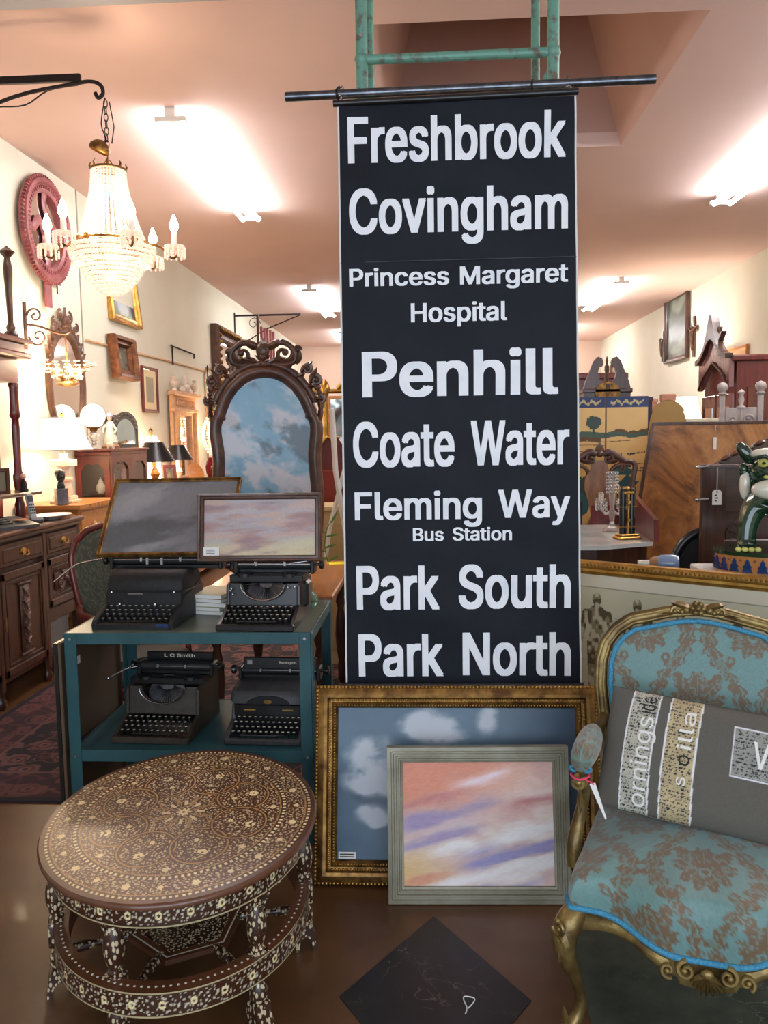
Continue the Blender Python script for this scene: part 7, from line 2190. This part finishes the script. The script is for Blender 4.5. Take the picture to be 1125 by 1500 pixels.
# dark carved headboard piece
dh = thing('carved_dark_headboard', 'dark brown headboard with carved leafy arched top behind the guardian figure', 'headboard', (0, 4.02, 0), 0, None, R_(-1.5))
pts_ = [atY(a_, b_, 4.05) for a_, b_ in ((1150, 630), (1140, 638), (1125, 642), (1116, 647), (1108, 649), (1100, 655), (1088, 656), (1080, 662), (1072, 664), (1066, 669), (1058, 673), (1050, 680))]
P = [(1.40, .6), (1.9, .6), (1.9, pts_[0].z)] + [(a_.x, a_.z) for a_ in pts_]
MB().prism(P, 0, .03).build('board', wood('brown_board_wood', rgb(66, 44, 30), rgb(92, 64, 44), .5), dh)
q = MB()
for p_ in pts_[1::2]: q.leaf((p_.x - .03, p_.z - .016), .06, .03, R_(22), -.005, .010)
q.build('carved_leaves', M['carvedwood'], dh, smooth=50)
# dark upright panel
dp = thing('dark_cabinet_panel', 'dark brown cabinet standing left of the green guardian figure', 'cabinet', (1.262, 3.86, 0))
MB().box(0.0, .11, .0, .03, .1, 1.345, .003).build('stile', M['darkwood'], dp)
MB().box(.10, .55, .012, .03, 1.13, 1.35, .003).build('upper_panel', wood('dark_grain', rgb(58, 40, 28), rgb(78, 56, 40), .5, axis='X'), dp)
MB().box(.10, .55, .012, .03, .1, 1.0, .003).build('lower_panel', M['darkwood'], dp)
MB().box(-.004, .56, -.008, .034, 1.335, 1.352, .003).build('top_moulding', M['darkwood'], dp)
q = MB()
for k in range(5):
    a = R_(100 + k * 20)
    q.tube([(.25, .02, 1.0), (.25 + .13 * cos(a), .02, 1.0 + .13 * sin(a))], .006, 6)
q.tube([(.25 + .13 * cos(R_(90 + k * 10)), .02, 1.0 + .13 * sin(R_(90 + k * 10))) for k in range(10)], .008, 6)
q.build('fretwork', M['darkwood'], dp)
for z in (1.342, 1.19):
    MB().tube([(-.02, -.004, z), (.03, -.006, z + .004)], .006, 6).ball((-.022, -.004, z), .009, 8, 6).build('hinge_pin', M['chrome'], dp, smooth=60)
pt2 = thing('price_tag', 'white swing tag hanging from the dark cabinet panel', 'tag', (1.325, 3.842, 1.235))
MB().tube([(0, 0, 0), (0, 0, .105)], .0018, 5).build('string', M['white'], pt2)
MB().prism([(-.021, -.068), (.021, -.068), (.021, -.008), (.013, 0), (-.013, 0), (-.021, -.008)], -.001, .001).build('card', M['white'], pt2)
MB().ball((0, -.0015, -.008), .0045, 8, 5, (1, .3, 1)).build('red_eyelet', M['pinkmould'], pt2)
q = MB()
for k in range(3): q.box(-.010, -.007 + .006 * (k % 2 + 1), -.0018, -.001, -.052 + k * .013, -.046 + k * .013)
q.build('handwriting', M['ink'], pt2)
# black oval frame and blue jar
bo = thing('black_oval_frame', 'glossy black oval frame leaning below the burl panel', 'frame', (1.335, 3.985, .64), R_(-4))
MB().tube([(.16 * cos(2 * PI * k / 60), .0, .19 + .20 * sin(2 * PI * k / 60)) for k in range(60)], .022, 10, closed=True).build('rim', M['black'], bo, smooth=60)
MB().prism([(.14 * cos(2 * PI * k / 60), .19 + .18 * sin(2 * PI * k / 60)) for k in range(60)], .004, .008).build('panel', M['ink'], bo)
MB().box(-.2, .2, -.05, .05, -.02, .0).build('foot', M['black'], bo)
st = thing('display_stand', 'low hidden wooden stand behind the anatomy chart', 'stand', (1.12, 3.86, 0))
bj = thing('blue_glass_jar', 'pale blue glass jar lying on its side in front of the washstand', 'jar', (1.04, 3.72, .915), R_(-8))
MB().at((0, 0, 0), (0, PI / 2, 0)).lathe([(.014, -.10), (.016, -.05), (.014, -.045)], 12).build('neck', M['whiteglaze'], bj, smooth=50)
MB().at((0, 0, 0), (0, PI / 2, 0)).lathe([(.016, -.05), (.030, -.035), (.032, -.015)], 18).build('cork_collar', mat('cork', rgb(150, 110, 80), .7), bj, smooth=50)
MB().at((0, 0, 0), (0, PI / 2, 0)).lathe([(.032, -.015), (.040, .0), (.042, .05), (.036, .075), (.0, .08)], 22).build('body', mat('blue_grey_glass', rgb(120, 144, 176), .12, coat=.7), bj, smooth=60)
MB().box(-.3, .045, -.16, .05, .83, .872, .004).box(-.28, -.24, -.12, .04, 0, .83).box(.0, .04, -.12, .04, 0, .83).build('top', M['sidewood'], st)

# ---- guardian beast of glazed pottery on a decorated drum
GX, GY = 1.40, 3.34
pdst = thing('white_pedestal', 'white wooden pedestal under the glazed guardian figure', 'pedestal', (GX, GY, 0))
MB().box(-.28, .28, -.22, .22, .905, .94, .004).build('top', M['whiteplastic'], pdst)
MB().box(-.22, .22, -.16, .16, 0, .905, .004).build('body', M['whiteplastic'], pdst)
gd = thing('guardian_beast', 'green and white glazed pottery guardian lion on blue and orange base', 'sculpture', (GX, GY, .941), R_(-12))
n = 8
gd.scale = (1.3, 1.2, 1.0)
oct_ = [(.235 * cos(2 * PI * (k + .5) / n) * 1.0, .16 * sin(2 * PI * (k + .5) / n)) for k in range(n)]
elp = [(.185 * cos(2 * PI * k / 48), .142 * sin(2 * PI * k / 48)) for k in range(48)]
MB().slab(elp, 0, .075).build('base', M['orangeglaze'], gd, smooth=30)
MB().slab([(a * 1.03, b_ * 1.03) for a, b_ in elp], .075, .09).build('base_rim', M['greenglaze'], gd, smooth=30)
q = MB(); g = MB()
for k in range(26):
    a = 2 * PI * k / 26
    q.T = Matrix.Translation((.185 * cos(a), .142 * sin(a), .012)) @ Matrix.Rotation(math.atan2(.185 * sin(a), .142 * cos(a)) + PI / 2, 4, 'Z')
    q.prism([(-.016, 0), (.016, 0), (.010, .018), (.014, .020), (.005, .036), (.008, .038), (0, .054), (-.008, .038), (-.005, .036), (-.014, .020), (-.010, .018)], -.004, .002)
    g.ball((.186 * cos(a + .12), .143 * sin(a + .12), .058), .005, 6, 4)
o = q.build('blue_motifs', M['blueglaze'], gd); o['kind'] = 'stuff'
o = g.build('red_dots', M['pinkmould'], gd); o['kind'] = 'stuff'
# body: one continuous skin
bd = bpy.data.meshes.new('body')
bm = bmesh.new()
lay = bm.verts.layers.skin.verify()
J = {}
def jt(nm, co, r): J[nm] = (bm.verts.new(co), r)
jt('hip', (.12, .03, .20), .085); jt('mid', (.06, .01, .25), .085); jt('chest', (-.005, -.015, .29), .085); jt('neck', (-.03, -.025, .36), .060); jt('head', (-.035, -.035, .42), .072); jt('muz', (-.045, -.095, .405), .046)
for s, nm in ((-1, 'l'), (1, 'r')):
    jt('sh' + nm, (-.03 + s * .055, -.05, .26), .040); jt('el' + nm, (-.035 + s * .068, -.065, .18), .030); jt('pw' + nm, (-.035 + s * .07, -.075, .115), .030); jt('pt' + nm, (-.035 + s * .07, -.105, .108), .024)
    jt('th' + nm, (.12 + s * .02, -.02 + s * .07, .17), .055); jt('kn' + nm, (.06 + s * .02, -.04 + s * .075, .13), .034); jt('ft' + nm, (.03 + s * .01, -.06 + s * .085, .112), .024)
ed = [('hip', 'mid'), ('mid', 'chest'), ('chest', 'neck'), ('neck', 'head'), ('head', 'muz')]
for nm in 'lr': ed += [('chest', 'sh' + nm), ('sh' + nm, 'el' + nm), ('el' + nm, 'pw' + nm), ('pw' + nm, 'pt' + nm), ('hip', 'th' + nm), ('th' + nm, 'kn' + nm), ('kn' + nm, 'ft' + nm)]
for a, b_ in ed: bm.edges.new((J[a][0], J[b_][0]))
for nm, (v__, r) in J.items():
    v__[lay].radius = (r, r); v__[lay].use_root = (nm == 'hip')
bm.to_mesh(bd); bm.free()
bo_ = bpy.data.objects.new('body', bd); COL.objects.link(bo_); bo_.parent = gd
bo_.modifiers.new('skin', 'SKIN'); ss = bo_.modifiers.new('sub', 'SUBSURF'); ss.levels = 2; ss.render_levels = 2
bd.materials.append(M['greenglaze'])
hx, hy, hz = -.035, -.035, .42
for s in (-1, 1):
    MB().at((hx + s * .072, hy + .0, hz + .055), (0, R_(s * 25), 0)).ball((0, 0, 0), .030, 10, 8, (.7, .5, 1.6)).build('ear', M['greenglaze'], gd, smooth=60)
    MB().ball((hx + s * .030, hy - .062, hz + .018), .017, 12, 8).build('eye', M['yellowglaze'], gd, smooth=60)
    MB().ball((hx + s * .032, hy - .0785, hz + .018), .0055, 8, 6).build('pupil', M['ink'], gd, smooth=60)
    q = MB().tube([(hx + s * .006, hy - .075, hz + .028), (hx + s * .03, hy - .078, hz + .046), (hx + s * .058, hy - .06, hz + .036)], .008, 8)
    q.build('brow', M['greenglaze'], gd, smooth=60)
q = MB().ball((hx, hy - .01, hz + .052), .056, 14, 8, (1.15, .9, .45)); q.build('white_crown', M['whiteglaze'], gd, smooth=60)
q = MB()
for k in range(16):
    a = PI * k / 15
    q.ball((hx + .075 * cos(a), hy + .012, hz - .008 - .07 * sin(a) * .9), .019, 8, 6, (.8, .8, 1.2))
o = q.build('mane_curls', M['greenglaze'], gd, smooth=180); o['kind'] = 'stuff'
MB().ball((hx - .0, hy - .055, hz - .085), .050, 14, 10, (1.25, .62, .8)).build('white_ruff', M['whiteglaze'], gd, smooth=60)
MB().at((hx - .07, hy + .01, hz - .07)).ball((0, 0, 0), .028, 10, 8, (.6, .7, 2.2)).build('white_side_lock', M['whiteglaze'], gd, smooth=60)
MB().ball((hx + .02, hy - .090, hz - .090), .020, 12, 8, (1.2, .6, .9)).build('orange_bell', M['orangeglaze'], gd, smooth=60)
MB().ball((hx - .008, hy - .110, hz - .012), .017, 10, 8, (1.2, .8, .8)).build('nose', M['greenglaze'], gd, smooth=60)
MB().box(hx - .036, hx + .022, hy - .112, hy - .09, hz - .040, hz - .026, .005).build('teeth', M['yellowglaze'], gd, smooth=40)
q = MB()
for k in range(7): q.ball((.035, -.085 - .004 * k, .14 + .024 * k), .013, 8, 6, (1.3, .6, .8))
o = q.build('blue_chest_band', M['blueglaze'], gd, smooth=180); o['kind'] = 'stuff'
q = MB()
for s in (-1, 1):
    for k in range(4): q.ball((-.035 + s * .07 - .028 + .018 * k, -.128, .105), .010, 8, 6)
o = q.build('claws', M['yellowglaze'], gd, smooth=180); o['kind'] = 'stuff'
MB().tube([(.20, .04, .20), (.25, .05, .26), (.24, .05, .34), (.20, .04, .36)], [.03, .036, .032, .015], 10).build('tail', M['greenglaze'], gd, smooth=60)
MB().tube([(.19, .03, .22), (.17, .03, .2)], .03, 8).build('tail_root', M['greenglaze'], gd, smooth=60)
